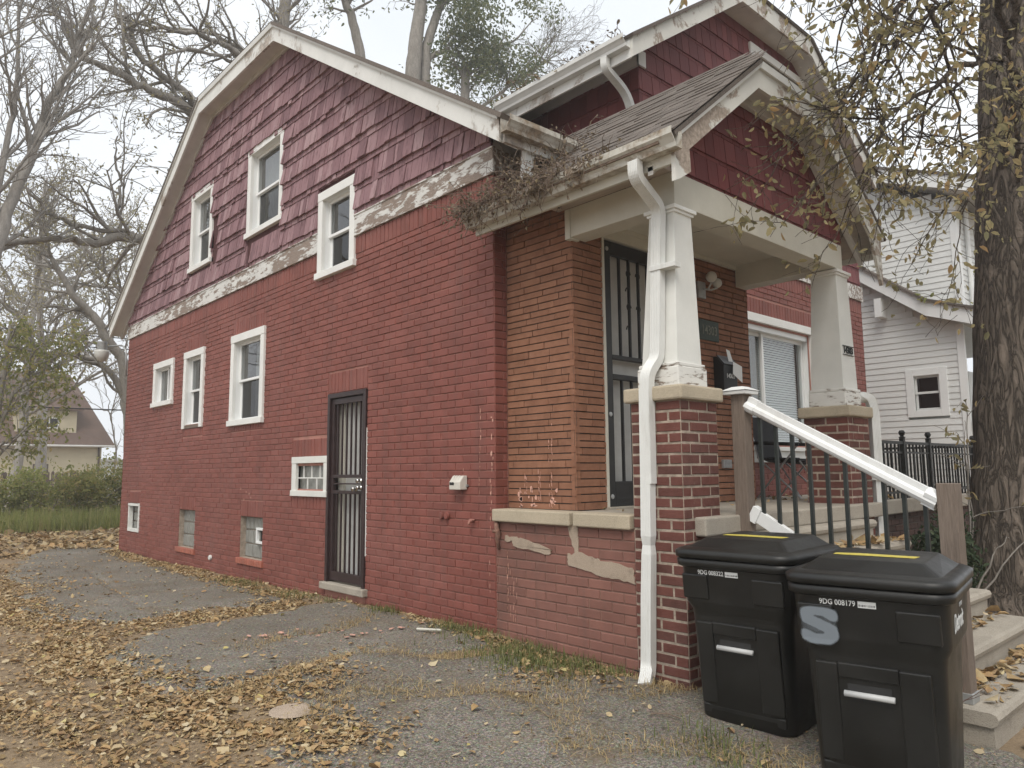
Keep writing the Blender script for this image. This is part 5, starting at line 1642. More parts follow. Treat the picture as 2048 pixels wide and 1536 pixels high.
    text_on(number, .034, (-.115, yf0(zt_) - .0015, zt_), (1, 0, 0), up, 'serial_number', 'print_white', t, .0004, .86, .0004)
    m = MB()
    m.hexa([(-.028, yf0(zt_) - .0002, zt_ - .014), (.046, yf0(zt_) - .0002, zt_ - .014), (.046, yf0(zt_) - .0014, zt_ - .014), (-.028, yf0(zt_) - .0014, zt_ - .014), (-.028, yf0(zt_ + .028) - .0002, zt_ + .014), (.046, yf0(zt_ + .028) - .0002, zt_ + .014), (.046, yf0(zt_ + .028) - .0014, zt_ + .014), (-.028, yf0(zt_ + .028) - .0014, zt_ + .014)])
    lab = m.build('barcode_label', M['print_white'], t)
    m = MB(); x = -.025
    while x < .042:
        w = random.choice((.0008, .0014, .0022)); yy = yf0(zt_) - .0024
        m.hexa([(x, yy + .002, zt_ - .009), (x + w, yy + .002, zt_ - .009), (x + w, yy, zt_ - .009), (x, yy, zt_ - .009), (x, yy + .001, zt_ + .012), (x + w, yy + .001, zt_ + .012), (x + w, yy - .001, zt_ + .012), (x, yy - .001, zt_ + .012)]); x += w + random.choice((.0008, .0013, .002))
    m.build('barcode', M['print_black'], lab, kind='stuff')
    # city name on the side
    xs = lambda z: lerp(.315, .325, (z - .66) / .2)
    upx = V((.05, 0, 1)).normalized()
    text_on('Detroit', .115, (xs(.74) + .002, -.06, .735), (0, 1, 0), upx, 'city_name', 'print_white', t, .0015, .80, .0006)
    text_on('CITY OF', .026, (xs(.80) + .002, .0, .80), (0, 1, 0), upx, 'city_prefix', 'print_white', t, .0002, .9, .0006)
    if spray:
        # a sprayed grey S, dense along its stroke and thinning outwards
        path = [(.085, .090), (.04, .125), (-.03, .13), (-.07, .095), (-.055, .05), (.0, .02), (.06, -.015), (.075, -.06), (.04, -.10), (-.03, -.105), (-.08, -.075)]
        nx, nz = 44, 60
        vs_, fs_, at = [], [], []
        cx, cz = -.20, .70
        for k in range(nz + 1):
            for i in range(nx + 1):
                u, v = -.105 + .22 * i / nx, -.17 + .34 * k / nz
                dmin = 9
                for (p, q) in zip(path[:-1], path[1:]):
                    ex_, ey_ = q[0] - p[0], q[1] - p[1]
                    tt = max(0, min(1, ((u - p[0]) * ex_ + (v - p[1]) * ey_) / (ex_ * ex_ + ey_ * ey_)))
                    dmin = min(dmin, math.hypot(u - p[0] - ex_ * tt, v - p[1] - ey_ * tt))
                a = max(0.0, 1 - max(0, dmin - .022) / .034)
                a = max(a, .42 * max(0.0, 1 - math.hypot(u * .8, v) / .16))
                a *= min(1, (.105 + u) / .02 + .0) * min(1, max(0, (.115 - u) / .02)) * min(1, max(0, (.17 - abs(v)) / .03))
                x, z = cx + u * .80, cz + v * .55
                vs_.append((x, yf0(max(z, .645)) - .0125 - .0 if -.29 < x < -.135 and .665 < z < .80 else yf0(max(z, .645)) - .0125, z))
                at.append(max(0.0, a))
        for k in range(nz):
            for i in range(nx):
                q = k * (nx + 1) + i
                fs_.append((q, q + 1, q + nx + 2, q + nx + 1))
        me = bpy.data.meshes.new('spray_paint')
        me.from_pydata(vs_, [], fs_)
        A = me.attributes.new('spray', 'FLOAT', 'POINT'); A.data.foreach_set('value', at)
        link('spray_paint', me, M['spray'], t, label='sprayed grey letter S')
    return t
trash_cart((-.095, -2.395, -.088), -(math.pi / 2 - .069), '9DG 008322', 'black trash cart numbered 008322 beside the brick porch pier', False)
trash_cart((-.31, -3.15, -.122), -(math.pi / 2 - .176), '9DG 008179', 'black trash cart with a grey sprayed S and number 008179', True)
# ------------------------------------------------------------------ the white house next door
def siding(fr, u0, u1, v0, v1, ex, holes, mat_, parent, name='siding_board', topf=None, th=.014, joined=False):
    v = v0
    k = 0
    rest = MB()
    while v < v1 - .01:
        h = min(ex, v1 - v)
        for (a, b) in intervals(u0, u1, [(q[0], q[1]) for q in holes if min(v + h, q[3]) - max(v, q[2]) > .5 * h]):
            lo, hi = a, b
            if topf:
                # trim the board where a sloping roof cuts it off
                n = 40
                ok = [a + (b - a) * i / n for i in range(n + 1) if topf(a + (b - a) * i / n) > v + h * .8]
                if len(ok) < 2: continue
                lo, hi = ok[0], ok[-1]
            m = rest if joined else MB()
            P = fr.p
            m.hexa([P(lo, v, -.02), P(hi, v, -.02), P(hi, v, th), P(lo, v, th), P(lo, v + h + .004, -.02), P(hi, v + h + .004, -.02), P(hi, v + h + .004, .002), P(lo, v + h + .004, .002)])
            if not joined: m.build(name, M[mat_], parent)
        v += ex
    if joined and rest.f: rest.build(name + '_field', M[mat_], parent, kind='stuff')

nb = thing('white_house', 'white vinyl sided house next door beyond the terrace railing', 'house', (10.5, 2, 0))
NX = 10.5
NS = Fr((NX, 0, 0), (0, 1, 0), (-1, 0, 0))
mb = MB(); mb.box(NX + .4, NX + 7, -.47, 9.0, -.3, 3.0); nbw = mb.build('wall', M['siding'], nb)
def nroof(y):  # underside of the flared lower roof
    return 4.02 + .76 * (y + .05) if y > -.05 else 4.02 + .36 * (y + .05)
siding(NS, -.50, 4.5, .25, 5.9, .112, [(-.24, .45, 2.2, 3.08)], 'siding', nbw, topf=lambda y: nroof(y) - .02)
mb = MB(); mb.quad(NS.p(-.5, 3.1, -.015), NS.p(5, 3.1, -.015), NS.p(5, 7.8, -.015), NS.p(-.5, 3.85, -.015)); mb.build('upper_wall', M['siding'], nb)
mb = MB(); mb.fbox(NS, -.56, -.44, .2, 3.80, -.02, .03); mb.build('corner_board', M['vinyl'], nb)
mb = MB(); mb.fbox(NS, -1.9, -.56, .2, 3.3, -.9, -.8); mb.build('porch_back_wall', M['siding'], nb)
# window
o = MB()
for q in ((-.24, -.11, 2.2, 3.08), (.32, .45, 2.2, 3.08), (-.11, .32, 2.95, 3.08), (-.11, .32, 2.2, 2.32)): o.fbox(NS, *q, -.02, .03)
w_ = o.build('window', M['vinyl'], nb, bevel=.004)
for (v0, v1, n) in ((2.32, 2.66, -.05), (2.62, 2.95, -.03)):
    m = MB()
    for q in ((-.11, -.07, v0, v1), (.28, .32, v0, v1), (-.07, .28, v0, v0 + .04), (-.07, .28, v1 - .04, v1)): m.fbox(NS, *q, n - .03, n)
    m.build('sash', M['siding'], w_)
    m = MB(); m.quad(NS.p(-.07, v0 + .04, n - .015), NS.p(.28, v0 + .04, n - .015), NS.p(.28, v1 - .04, n - .015), NS.p(-.07, v1 - .04, n - .015)); m.build('pane', M['screen'], w_)
m = MB(); m.fbox(NS, -.11, .32, 2.32, 2.95, -.30, -.28); m.build('interior', M['shade_black'], w_)
# lower roof with its flared rake
rk2 = [(-1.15, nroof(-1.15)), (-.05, nroof(-.05)), (1.3, nroof(1.3)), (4.6, nroof(4.6))]
XO = NX - .30
mb = MB()
for a, b in zip(rk2[:-1], rk2[1:]):
    mb.hexa([(XO, a[0], a[1] - .03), (XO, b[0], b[1] - .03), (XO + .03, b[0], b[1] - .03), (XO + .03, a[0], a[1] - .03), (XO, a[0], a[1] + .24), (XO, b[0], b[1] + .24), (XO + .03, b[0], b[1] + .24), (XO + .03, a[0], a[1] + .24)])
mb.build('rake_board', M['vinyl'], nb)
mb = MB()
for a, b in zip(rk2[:-1], rk2[1:]):
    mb.hexa([(XO - .05, a[0], a[1] + .24), (XO - .05, b[0], b[1] + .24), (NX + 7, b[0], b[1] + .24), (NX + 7, a[0], a[1] + .24), (XO - .05, a[0], a[1] + .285), (XO - .05, b[0], b[1] + .285), (NX + 7, b[0], b[1] + .285), (NX + 7, a[0], a[1] + .285)])
mb.build('roof', M['roof'], nb)
mb = MB()
for a, b in zip(rk2[:-1], rk2[1:]): mb.quad((XO + .03, a[0], a[1]), (XO + .03, b[0], b[1]), (NX + .5, b[0], b[1]), (NX + .5, a[0], a[1]))
mb.build('soffit', M['soffit'], nb)
mb = MB(); mb.box(XO + .02, NX, .70, .82, 4.10, 4.45); mb.build('roof_bracket', M['vinyl'], nb)
# upper dormer storey
UX = 11.0
US = Fr((UX, 0, 0), (0, 1, 0), (-1, 0, 0))
UF = Fr((0, -.42, 0), (1, 0, 0), (0, -1, 0))
ur = lambda y: 6.30 + .41 * (y + .61)
mb = MB(); mb.box(UX + .05, UX + 5, -.36, 5.0, 3.9, 6.25); upw = mb.build('upper_storey', M['siding'], nb)
siding(US, -.42, 4.5, 4.05, 8.2, .114, [], 'siding', upw, topf=lambda y: ur(y) - .1)
siding(UF, UX, UX + 4.9, 4.05, 6.2, .114, [], 'siding', upw)
mb = MB(); mb.fbox(US, -.448, -.33, 4.0, 6.25, -.02, .027); mb.fbox(UF, UX - .03, UX + .11, 4.0, 6.25, -.02, .033); mb.build('corner_board', M['vinyl'], nb)
mb = MB(); mb.tube([UF.p(UX + .45, 6.2, .06), UF.p(UX + .45, 4.1, .06)], .04, 8); mb.build('downspout', M['vinyl'], nb)
mb = MB()
for (a, b) in (((-1.0), (4.8)),):
    za, zb = ur(a) , ur(b)
    mb.hexa([(UX - .35, a, za - .02), (UX - .35, b, zb - .02), (UX - .32, b, zb - .02), (UX - .32, a, za - .02), (UX - .35, a, za + .24), (UX - .35, b, zb + .24), (UX - .32, b, zb + .24), (UX - .32, a, za + .24)])
mb.build('upper_rake_board', M['vinyl'], nb)
mb = MB(); mb.hexa([(UX - .38, -1.04, ur(-1.04) + .24), (UX - .38, 4.8, ur(4.8) + .24), (UX + 5.2, 4.8, ur(4.8) + .24), (UX + 5.2, -1.04, ur(-1.04) + .24), (UX - .38, -1.04, ur(-1.04) + .29), (UX - .38, 4.8, ur(4.8) + .29), (UX + 5.2, 4.8, ur(4.8) + .29), (UX + 5.2, -1.04, ur(-1.04) + .29)]); mb.build('upper_roof', M['roof'], nb)
mb = MB(); mb.quad((UX - .32, -1.0, ur(-1.0)), (UX - .32, 4.8, ur(4.8)), (UX + .3, 4.8, ur(4.8)), (UX + .3, -1.0, ur(-1.0))); mb.quad((UX - .32, -1.0, ur(-1.0)), (UX + 5, -1.0, ur(-1.0)), (UX + 5, -.3, ur(-.42)), (UX - .32, -.3, ur(-.42))); mb.build('upper_soffit', M['soffit'], nb)
mb = MB(); mb.box(UX - .35, UX + 5.2, -1.0, -.97, ur(-1.0) - .02, ur(-1.0) + .23); mb.build('upper_eave_board', M['vinyl'], nb)
mb = MB(); mb.box(NX - .05, NX + 3, -1.5, -.62, 2.0, 2.12); mb.build('porch_wall_cap', M['black_iron'], nb)

# ------------------------------------------------------------------ the beige house beyond the back lots
bh = thing('beige_house', 'beige sided house with steep brown roof behind the overgrown lot', 'house', (7, 47, 0))
sc_ = 1.521
fx = lambda x: -4.061 + (x + 4.061) * sc_
fz_ = lambda z: 1.288 + (z - 1.288) * sc_
BYF = 45.0
BF = Fr((0, BYF, 0), (1, 0, 0), (0, -1, 0))
x0, x1 = fx(-2.2), fx(3.85)
ze = fz_(2.42)
mb = MB(); mb.box(x0, x1, BYF, BYF + 9, -.5, ze + .1); bw = mb.build('wall', M['siding_beige'], bh)
lw = (fx(1.56), fx(2.06), fz_(1.30), fz_(1.72))
siding(BF, x0, x1, .2, ze, .19, [lw], 'siding_beige', bw)
mb = MB()
yr_ = BYF + 4.5
zr = fz_(4.6)
A = (fx(-2.5), BYF - .45, ze - .02); B = (fx(4.28), BYF - .45, ze - .02)
mb.add([A, B, (fx(3.45), BYF + 2.2, fz_(4.5)), (fx(3.2), yr_, zr + 1.4), (fx(-2.0), yr_, zr + 1.4)], [(0, 1, 2, 3, 4)])
mb.add([(A[0], BYF + 9.4, ze), (B[0], BYF + 9.4, ze), (fx(3.2), yr_, zr + 1.4), (fx(-2.0), yr_, zr + 1.4)], [(0, 1, 2, 3)])
mb.add([B, (fx(3.45), BYF + 2.2, fz_(4.5)), (fx(3.2), yr_, zr + 1.4), (B[0], BYF + 9.4, ze)], [(0, 1, 2, 3)])
mb.build('roof', M['roof_brown'], bh)
DF = Fr((0, BYF + .4, 0), (1, 0, 0), (0, -1, 0))
dx0, dx1, dz0, dz1 = fx(.95), fx(2.98), fz_(2.74), fz_(3.78)
mb = MB(); mb.box(dx0, dx1, BYF + .4, BYF + 4, dz0, dz1); dm = mb.build('dormer', M['siding_beige'], bh)
ww = (fx(1.72), fx(2.38), fz_(3.08), fz_(3.51))
siding(DF, dx0, dx1, dz0, dz1, .19, [ww], 'siding_beige', dm)
for (w, fr, gl) in ((ww, DF, 'shade_black'), (lw, BF, 'shade_black')):
    m = MB(); t_ = .07
    m.fbox(fr, w[0], w[1], w[2], w[2] + t_, 0, .04); m.fbox(fr, w[0], w[1], w[3] - t_, w[3], 0, .04); m.fbox(fr, w[0], w[0] + t_, w[2] + t_, w[3] - t_, 0, .04); m.fbox(fr, w[1] - t_, w[1], w[2] + t_, w[3] - t_, 0, .04); m.fbox(fr, (w[0] + w[1]) / 2 - .03, (w[0] + w[1]) / 2 + .03, w[2] + t_, w[3] - t_, 0, .04)
    k = m.build('window', M['vinyl'] if fr is DF else M['fence_wood'], bh)
    m = MB(); m.quad(fr.p(w[0] + t_, w[2] + t_, .012), fr.p(w[1] - t_, w[2] + t_, .012), fr.p(w[1] - t_, w[3] - t_, .012), fr.p(w[0] + t_, w[3] - t_, .012)); m.build('pane', M['glass_block'] if fr is BF else M['door_black'], k)
mb = MB(); mb.hexa([(dx0 - .3, BYF + .1, dz1), (dx1 + .3, BYF + .1, dz1), (dx1 + .3, BYF + 4, dz1 + .5), (dx0 - .3, BYF + 4, dz1 + .5), (dx0 - .3, BYF + .1, dz1 + .16), (dx1 + .3, BYF + .1, dz1 + .16), (dx1 + .3, BYF + 4, dz1 + .66), (dx0 - .3, BYF + 4, dz1 + .66)]); mb.build('dormer_roof', M['roof_brown'], bh)
mb = MB(); mb.tube([(fx(3.75), BYF - .05, ze), (fx(3.78), BYF - .05, .2)], .06, 6); mb.build('downspout', M['fence_wood'], bh)
mb = MB(); mb.tube([A, B], .07, 6); mb.build('gutter', M['metal_white'], bh)
gr = thing('grey_shed', 'small grey flat roofed shed partly hidden by the brick house corner', 'shed', (fx(5.2), 50, 0))
mb = MB(); mb.box(fx(4.2), fx(7.0), 50, 54, -.4, fz_(1.9)); mb.build('wall', M['siding'], gr)
mb = MB(); mb.box(fx(4.1), fx(7.1), 49.8, 54.2, fz_(1.9), fz_(1.98)); mb.build('roof', M['metal_white'], gr)

# old picket fence in front of it
wf = thing('wooden_fence', 'old brown picket fence between the weeds and the beige house', 'fence', (4, 36, 0))
k = 0
x = fx(-1.6)
while x < fx(3.6):
    s_ = 1.22
    h = 1.288 + (random.uniform(1.38, 1.47) - 1.288) * s_ * 1.02
    xx = -4.061 + (x + 4.061) / sc_ * s_
    tl = random.uniform(-.04, .04)
    yy = 35.2
    m = MB(); m.prism([(xx, yy, -.3), (xx + .125, yy, -.3), (xx + .125 + tl, yy, h - .07), (xx + .0625 + tl, yy, h), (xx + tl, yy, h - .07)], (0, .02, 0)); m.build('picket', M['fence_wood'], wf)
    x += .185
for z in (.25, 1.0):
    m = MB(); m.box(-4.061 + (fx(-1.6) + 4.061) / sc_ * 1.22, -4.061 + (fx(3.6) + 4.061) / sc_ * 1.22, 35.23, 35.28, z, z + .09); m.build('rail', M['fence_wood'], wf)

# ------------------------------------------------------------------ yard lamp on the rear corner and overhead wires
t = thing('yard_lamp', 'barn style yard lamp on a curved arm at the rear corner', 'lamp', (.0, 10.62, 3.4))
mb = MB(); mb.lathe([(.0, 3.86), (.085, 3.86), (.09, 3.84), (.09, 3.70), (.10, 3.69), (.0, 3.69)], (-.31, 11.2, 0), 16); mb.build('housing', M['lamp_can'], t, smooth=False)
mb = MB(); mb.lathe([(.0, 3.688), (.135, 3.688), (.14, 3.66), (.12, 3.56), (.07, 3.49), (.02, 3.47), (.0, 3.47)], (-.31, 11.2, 0), 16); mb.build('lens', M['lamp_lens'], t, smooth=True)
MB().tube(arc([(-.02, 10.60, 3.15), (-.03, 10.62, 3.62), (-.06, 10.75, 3.76), (-.22, 11.12, 3.77)], 6), .017, 8).build('arm', M['grey_metal'], t, smooth=True)
# ------------------------------------------------------------------ the other side of the street
def plain_house(x, y, w, d, h, label, wall_, rf):
    t = thing('street_house', label, 'house', (x, y, -.3), 'houses across the street')
    m = MB(); m.box(x, x + w, y - d, y, -.5, h); m.build('wall', M[wall_], t)
    m = MB(); m.prism([(x - .4, y + .5, h - .1), (x + w + .4, y + .5, h - .1), (x + w / 2, y + .5, h + w * .42)], (0, -d - 1, 0)); m.build('roof', M[rf], t)
    m = MB(); m.box(x - .1, x + w * .9, y, y + 1.9, 2.6, 2.9); m.build('porch_roof', M[rf], t)
    for u in (.15, .5, .85):
        for v in (1.0, h - 1.9):
            m = MB(); m.box(x + w * u - .5, x + w * u + .5, y + .001, y + .06, v, v + 1.3); k = m.build('window', M['vinyl'], t)
            m = MB(); m.box(x + w * u - .4, x + w * u + .4, y + .061, y + .065, v + .1, v + 1.2); m.build('pane', M['door_black'], k)
plain_house(-12, -30, 8, 11, 5.4, 'beige house across the street furthest from the porch', 'siding_beige', 'roof_brown')
plain_house(-1, -31, 8, 11, 5.6, 'red shingled house straight across the street', 'shake2', 'roof')
plain_house(10, -30, 8, 11, 5.4, 'white house diagonally across the street', 'siding', 'roof')
plain_house(21, -31, 8, 11, 5.6, 'brown roofed house far along the street', 'siding_beige', 'roof_brown')
def wire(a, b, sag, r, label, n=24):
    a, b = V(a), V(b)
    pts = [a.lerp(b, i / n) - Z * sag * 4 * (i / n) * (1 - i / n) for i in range(n + 1)]
    tag(MB().tube(pts, r, 5).build('power_cable', M['black_iron']), label, 'cable', 'overhead cables behind the house')
wire((-14, 26, 6.55), (9, 24, 6.35), .25, .020, 'highest thin overhead cable crossing the trees behind the house')
wire((-14, 26, 6.05), (9, 24, 5.95), .22, .020, 'middle thin overhead cable crossing the trees behind the house')
wire((-14, 30, 4.0), (12, 30, 4.12), .06, .028, 'low thick overhead cable just above the beige house roof')
# ------------------------------------------------------------------ trees
def arr_mesh(name, verts, quads, rnd=None, smooth=False):
    verts = np.asarray(verts, dtype=np.float32); quads = np.asarray(quads, dtype=np.int32)
    k = quads.shape[1]
    me = bpy.data.meshes.new(name)
    me.vertices.add(len(verts)); me.vertices.foreach_set('co', verts.ravel())
    me.loops.add(quads.size); me.loops.foreach_set('vertex_index', quads.ravel())
    me.polygons.add(len(quads)); me.polygons.foreach_set('loop_start', np.arange(0, quads.size, k, dtype=np.int32))
    if smooth: me.polygons.foreach_set('use_smooth', np.ones(len(quads), dtype=bool))
    if rnd is not None:
        a = me.attributes.new('rnd', 'FLOAT', 'FACE'); a.data.foreach_set('value', np.asarray(rnd, dtype=np.float32))
    me.update(calc_edges=True); me.validate()
    return me

class Wood:
    def __init__(s, seed):
        s.v, s.q, s.n = [], [], 0
        s.rg = np.random.default_rng(seed)
        s.tips = []
    def tube(s, pts, rad, sides):
        pts = np.asarray(pts, dtype=float); n = len(pts)
        t = np.gradient(pts, axis=0); t /= np.linalg.norm(t, axis=1)[:, None] + 1e-9
        ref = np.array([0, 0, 1.0]) if abs(t[0, 2]) < .9 else np.array([1.0, 0, 0])
        a = np.cross(t, ref); a /= np.linalg.norm(a, axis=1)[:, None] + 1e-9
        b = np.cross(t, a)
        an = 2 * np.pi * np.arange(sides) / sides
        ring = pts[:, None, :] + (a[:, None, :] * np.cos(an)[None, :, None] + b[:, None, :] * np.sin(an)[None, :, None]) * np.asarray(rad)[:, None, None]
        s.v.append(ring.reshape(-1, 3))
        i = np.arange(n - 1)[:, None] * sides; k = np.arange(sides)[None, :]; j = (k + 1) % sides
        s.q.append(np.stack([i + k, i + j, i + sides + j, i + sides + k], -1).reshape(-1, 4) + s.n)
        s.n += n * sides
    def curve(s, pts, jit):
        """densify a control polyline and make it a little crooked"""
        pts = np.asarray(pts, dtype=float)
        out = []
        P = np.vstack([2 * pts[0] - pts[1], pts, 2 * pts[-1] - pts[-2]])
        for i in range(1, len(P) - 2):
            for u in np.linspace(0, 1, 5)[:-1]:
                out.append(.5 * (2 * P[i] + (P[i + 1] - P[i - 1]) * u + (2 * P[i - 1] - 5 * P[i] + 4 * P[i + 1] - P[i + 2]) * u * u + (3 * P[i] - P[i - 1] - 3 * P[i + 1] + P[i + 2]) * u ** 3))
        out.append(pts[-1])
        out = np.array(out)
        out[1:-1] += s.rg.normal(0, jit, (len(out) - 2, 3))
        return out
    def grow(s, p, d, L, r, lvl, cfg):
        rg = s.rg
        n = (9, 7, 5, 4)[lvl]
        d = d / np.linalg.norm(d)
        pts = [p]
        for i in range(n):
            d = d + rg.normal(0, cfg['wander'], 3) + np.array([0, 0, cfg['lift'][lvl]])
            d /= np.linalg.norm(d)
            pts.append(pts[-1] + d * L / n)
        pts = np.array(pts)
        rad = np.linspace(r, max(r * .35, cfg['rmin']), n + 1)
        s.tube(pts, rad, (6, 5, 3, 3)[lvl])
        if lvl >= cfg['levels']:
            s.tips.append((pts, d)); return
        s.side(pts, rad, L, lvl, cfg)
        s.tips.append((pts[-3:], d))
    def side(s, pts, rad, L, lvl, cfg, lo=.15):
        rg = s.rg
        m = max(1, int(round(L * cfg['dens'][lvl] * rg.uniform(.8, 1.2))))
        for u in np.linspace(lo, .98, m):
            u = min(.999, max(0, u + rg.uniform(-.04, .04)))
            f = u * (len(pts) - 1); i = min(int(f), len(pts) - 2); q = pts[i] + (pts[i + 1] - pts[i]) * (f - i)
            t = pts[i + 1] - pts[i]; t /= np.linalg.norm(t) + 1e-9
            w = rg.normal(0, 1, 3); w -= t * w.dot(t); w /= np.linalg.norm(w) + 1e-9
            ang = rg.uniform(*cfg['angle'])
            s.grow(q, t * math.cos(ang) + w * math.sin(ang), cfg['len'][lvl] * rg.uniform(.55, 1.25) * (1.05 - .35 * u), min(rad[i] * .7, cfg['rad'][lvl]), lvl + 1, cfg)
    def limb(s, pts, r0, r1, cfg, jit=.03, sides=8, lo=.15):
        c = s.curve(pts, jit)
        rad = np.linspace(r0, r1, len(c))
        s.tube(c, rad, sides)
        L = np.linalg.norm(np.diff(c, axis=0), axis=1).sum()
        s.side(c, rad, L, 0, cfg, lo)
        return c
    def mesh(s, name):
        return arr_mesh(name, np.vstack(s.v), np.vstack(s.q), smooth=True)

def leaf_mesh(name, pos, size, rg, droop=.35, aspect=.5, fold=.25, dirs=None):
    """pointed leaves, each folded along its midrib"""
    n = len(pos)
    size = np.asarray(size)[:, None] if np.ndim(size) else np.full((n, 1), size)
    d = rg.normal(0, 1, (n, 3)) if dirs is None else dirs + rg.normal(0, .6, (n, 3))
    d[:, 2] -= droop * 2
    d /= np.linalg.norm(d, axis=1)[:, None]
    w = np.cross(d, rg.normal(0, 1, (n, 3))); w /= np.linalg.norm(w, axis=1)[:, None] + 1e-9
    u = np.cross(w, d)
    b = pos
    tip = b + d * size - u * size * .12
    hw = size * aspect * .5
    l1 = b + d * size * .28 + w * hw * .85 + u * size * fold * .35; l2 = b + d * size * .66 + w * hw * .8 + u * size * fold * .3
    r1 = b + d * size * .28 - w * hw * .85 + u * size * fold * .35; r2 = b + d * size * .66 - w * hw * .8 + u * size * fold * .3
    V_ = np.stack([b, l1, l2, tip, r2, r1], 1).reshape(-1, 3)
    k = np.arange(n)[:, None] * 6
    Q = np.concatenate([np.stack([k + 0, k + 1, k + 2, k + 3], -1), np.stack([k + 0, k + 3, k + 4, k + 5], -1)], 1).reshape(-1, 4)
    rn = np.repeat(rg.random(n), 2)
    return arr_mesh(name, V_, Q, rn)

def leaves_on(wood, per, size, spread, rg, keep=1.0):
    ps = []
    for (pts, d) in wood.tips:
        if rg.random() > keep: continue
        for _ in range(rg.poisson(per)):
            i = rg.integers(0, len(pts) - 1)
            ps.append(pts[i] + (pts[i + 1] - pts[i]) * rg.random() + rg.normal(0, spread, 3))
    return np.array(ps) if ps else np.zeros((0, 3))

def tree(name, label, wood, bark, leafpos, leafmat, size, base, rg, group=None, droop=.35, aspect=.5):
    t = thing(name, label, 'tree', base, group)
    link('trunk', wood.mesh('trunk'), M[bark], t)
    if len(leafpos):
        link('crown', leaf_mesh('crown', leafpos, rg.uniform(size * .7, size * 1.25, len(leafpos)), rg, droop, aspect), M[leafmat], t)
    return t

A3 = lambda l: [np.array(p, float) for p in l]
BARE = dict(wander=.16, lift=(.02, .03, .04, .03), levels=3, dens=(1.8, 3.2, 5.0), angle=(.45, 1.15), len=(1.9, .85, .42), rad=(.05, .018, .009), rmin=.0055)

# the old tree whose limbs reach left over the roof
W = Wood(3)
tr = W.limb([(4.7, 15.9, -.3), (4.6, 15.8, 4), (4.5, 15.6, 8), (4.6, 15.3, 11), (5.0, 15.2, 14.5), (5.2, 15.3, 18)], .42, .12, BARE, .02, 10, .62)
W.limb([(4.5, 15.6, 9.2), (3.6, 15.2, 10.2), (2.91, 15.0, 10.72), (2.38, 15.0, 10.92), (1.77, 14.9, 11.08), (1.16, 14.9, 11.13), (.57, 14.8, 11.24), (.08, 14.7, 11.27), (-.36, 14.7, 11.36), (-.68, 14.6, 11.88), (-1.1, 14.5, 12.4)], .17, .035, BARE)
W.limb([(4.5, 15.6, 9.4), (3.5, 15.3, 10.5), (2.9, 15.1, 10.93), (2.49, 15.0, 11.19), (1.97, 15.0, 11.48), (1.33, 15.1, 11.88), (.92, 15.1, 12.22), (.66, 15.1, 12.66), (.48, 15.1, 13.03), (.3, 15.2, 14.2)], .15, .035, BARE)
W.limb([(1.15, 14.95, 11.15), (.85, 15.0, 11.4), (.75, 15.0, 11.7), (.68, 15.0, 12.22), (.6, 15.0, 12.87), (.62, 15, 13.9)], .075, .025, BARE)
W.limb([(4.6, 15.3, 11.5), (4.25, 15.1, 12.5), (3.66, 15.0, 12.99), (3.0, 15.0, 13.17), (2.32, 15.0, 13.12), (1.69, 15.0, 12.96), (1.2, 15.0, 12.89), (.4, 15.0, 12.8)], .12, .025, BARE)
W.limb([(4.6, 15.3, 11.9), (4.39, 15.2, 13.0), (3.84, 15.3, 13.3), (3.46, 15.3, 13.4), (2.98, 15.4, 13.6), (2.44, 15.4, 13.46), (1.89, 15.4, 13.33), (1.0, 15.5, 13.4)], .11, .025, BARE)
W.limb([(4.6, 15.4, 11.6), (3.96, 15.2, 12.7), (3.57, 15.1, 12.8), (2.57, 14.9, 12.65), (1.93, 14.8, 12.35), (1.33, 14.8, 11.8), (.9, 14.8, 11.4)], .07, .02, BARE)
W.limb([(4.6, 15.8, 5.6), (3.0, 14.6, 6.7), (1.71, 14.0, 7.0), (1.11, 14.0, 6.91), (.52, 14.0, 6.83), (.05, 14.0, 6.57), (-.49, 14.0, 6.57), (-1.12, 14.0, 6.41), (-2.2, 14.0, 6.0)], .17, .05, BARE, .02)
W.limb([(1.2, 14, 6.93), (.92, 14.0, 6.95), (.6, 14.0, 6.97), (-.17, 14.0, 6.88), (-.67, 14.0, 7.0), (-1.17, 14.0, 7.38), (-1.44, 14.0, 7.65), (-2.0, 14, 8.2)], .075, .02, BARE)
W.limb([(.66, 14.0, 6.93), (.53, 14.0, 7.52), (.61, 14.1, 8.15), (.44, 14.2, 8.7), (.5, 14.3, 9.4)], .05, .018, BARE)
rg = np.random.default_rng(5)
tree('bare_tree', 'big nearly leafless tree reaching crooked limbs over the roof from behind', W, 'bark_grey', leaves_on(W, 1.25, .10, .05, rg), 'leaf_back', .085, (4.7, 15.9, -.15), rg, 'trees behind the house')

# slender grey trunk at the left edge
W = Wood(8)
UPR = dict(wander=.12, lift=(.10, .08, .06, .05), levels=3, dens=(2.0, 3.4, 5.0), angle=(.35, .9), len=(2.0, .95, .45), rad=(.04, .016, .008), rmin=.0055)
W.limb([(-2.35, 13.2, -.3), (-2.2, 13.1, 2), (-2.07, 13, 4.34), (-1.85, 13, 6.12), (-1.68, 13, 6.89), (-1.44, 13, 7.92), (-1.33, 13, 8.39), (-1.11, 13, 9.36), (-.82, 13, 10.04), (-.75, 13, 10.53), (-.68, 13, 11.02), (-.3, 13, 12.4)], .15, .03, UPR, .015, 8, .42)
W.limb([(-2.1, 13, 4.4), (-2.0, 13, 5.78), (-1.92, 13, 7.25), (-1.82, 13, 8.46), (-1.75, 13, 9.57), (-1.8, 13, 10.89), (-1.75, 13, 12.3)], .085, .02, UPR, .015, 7)
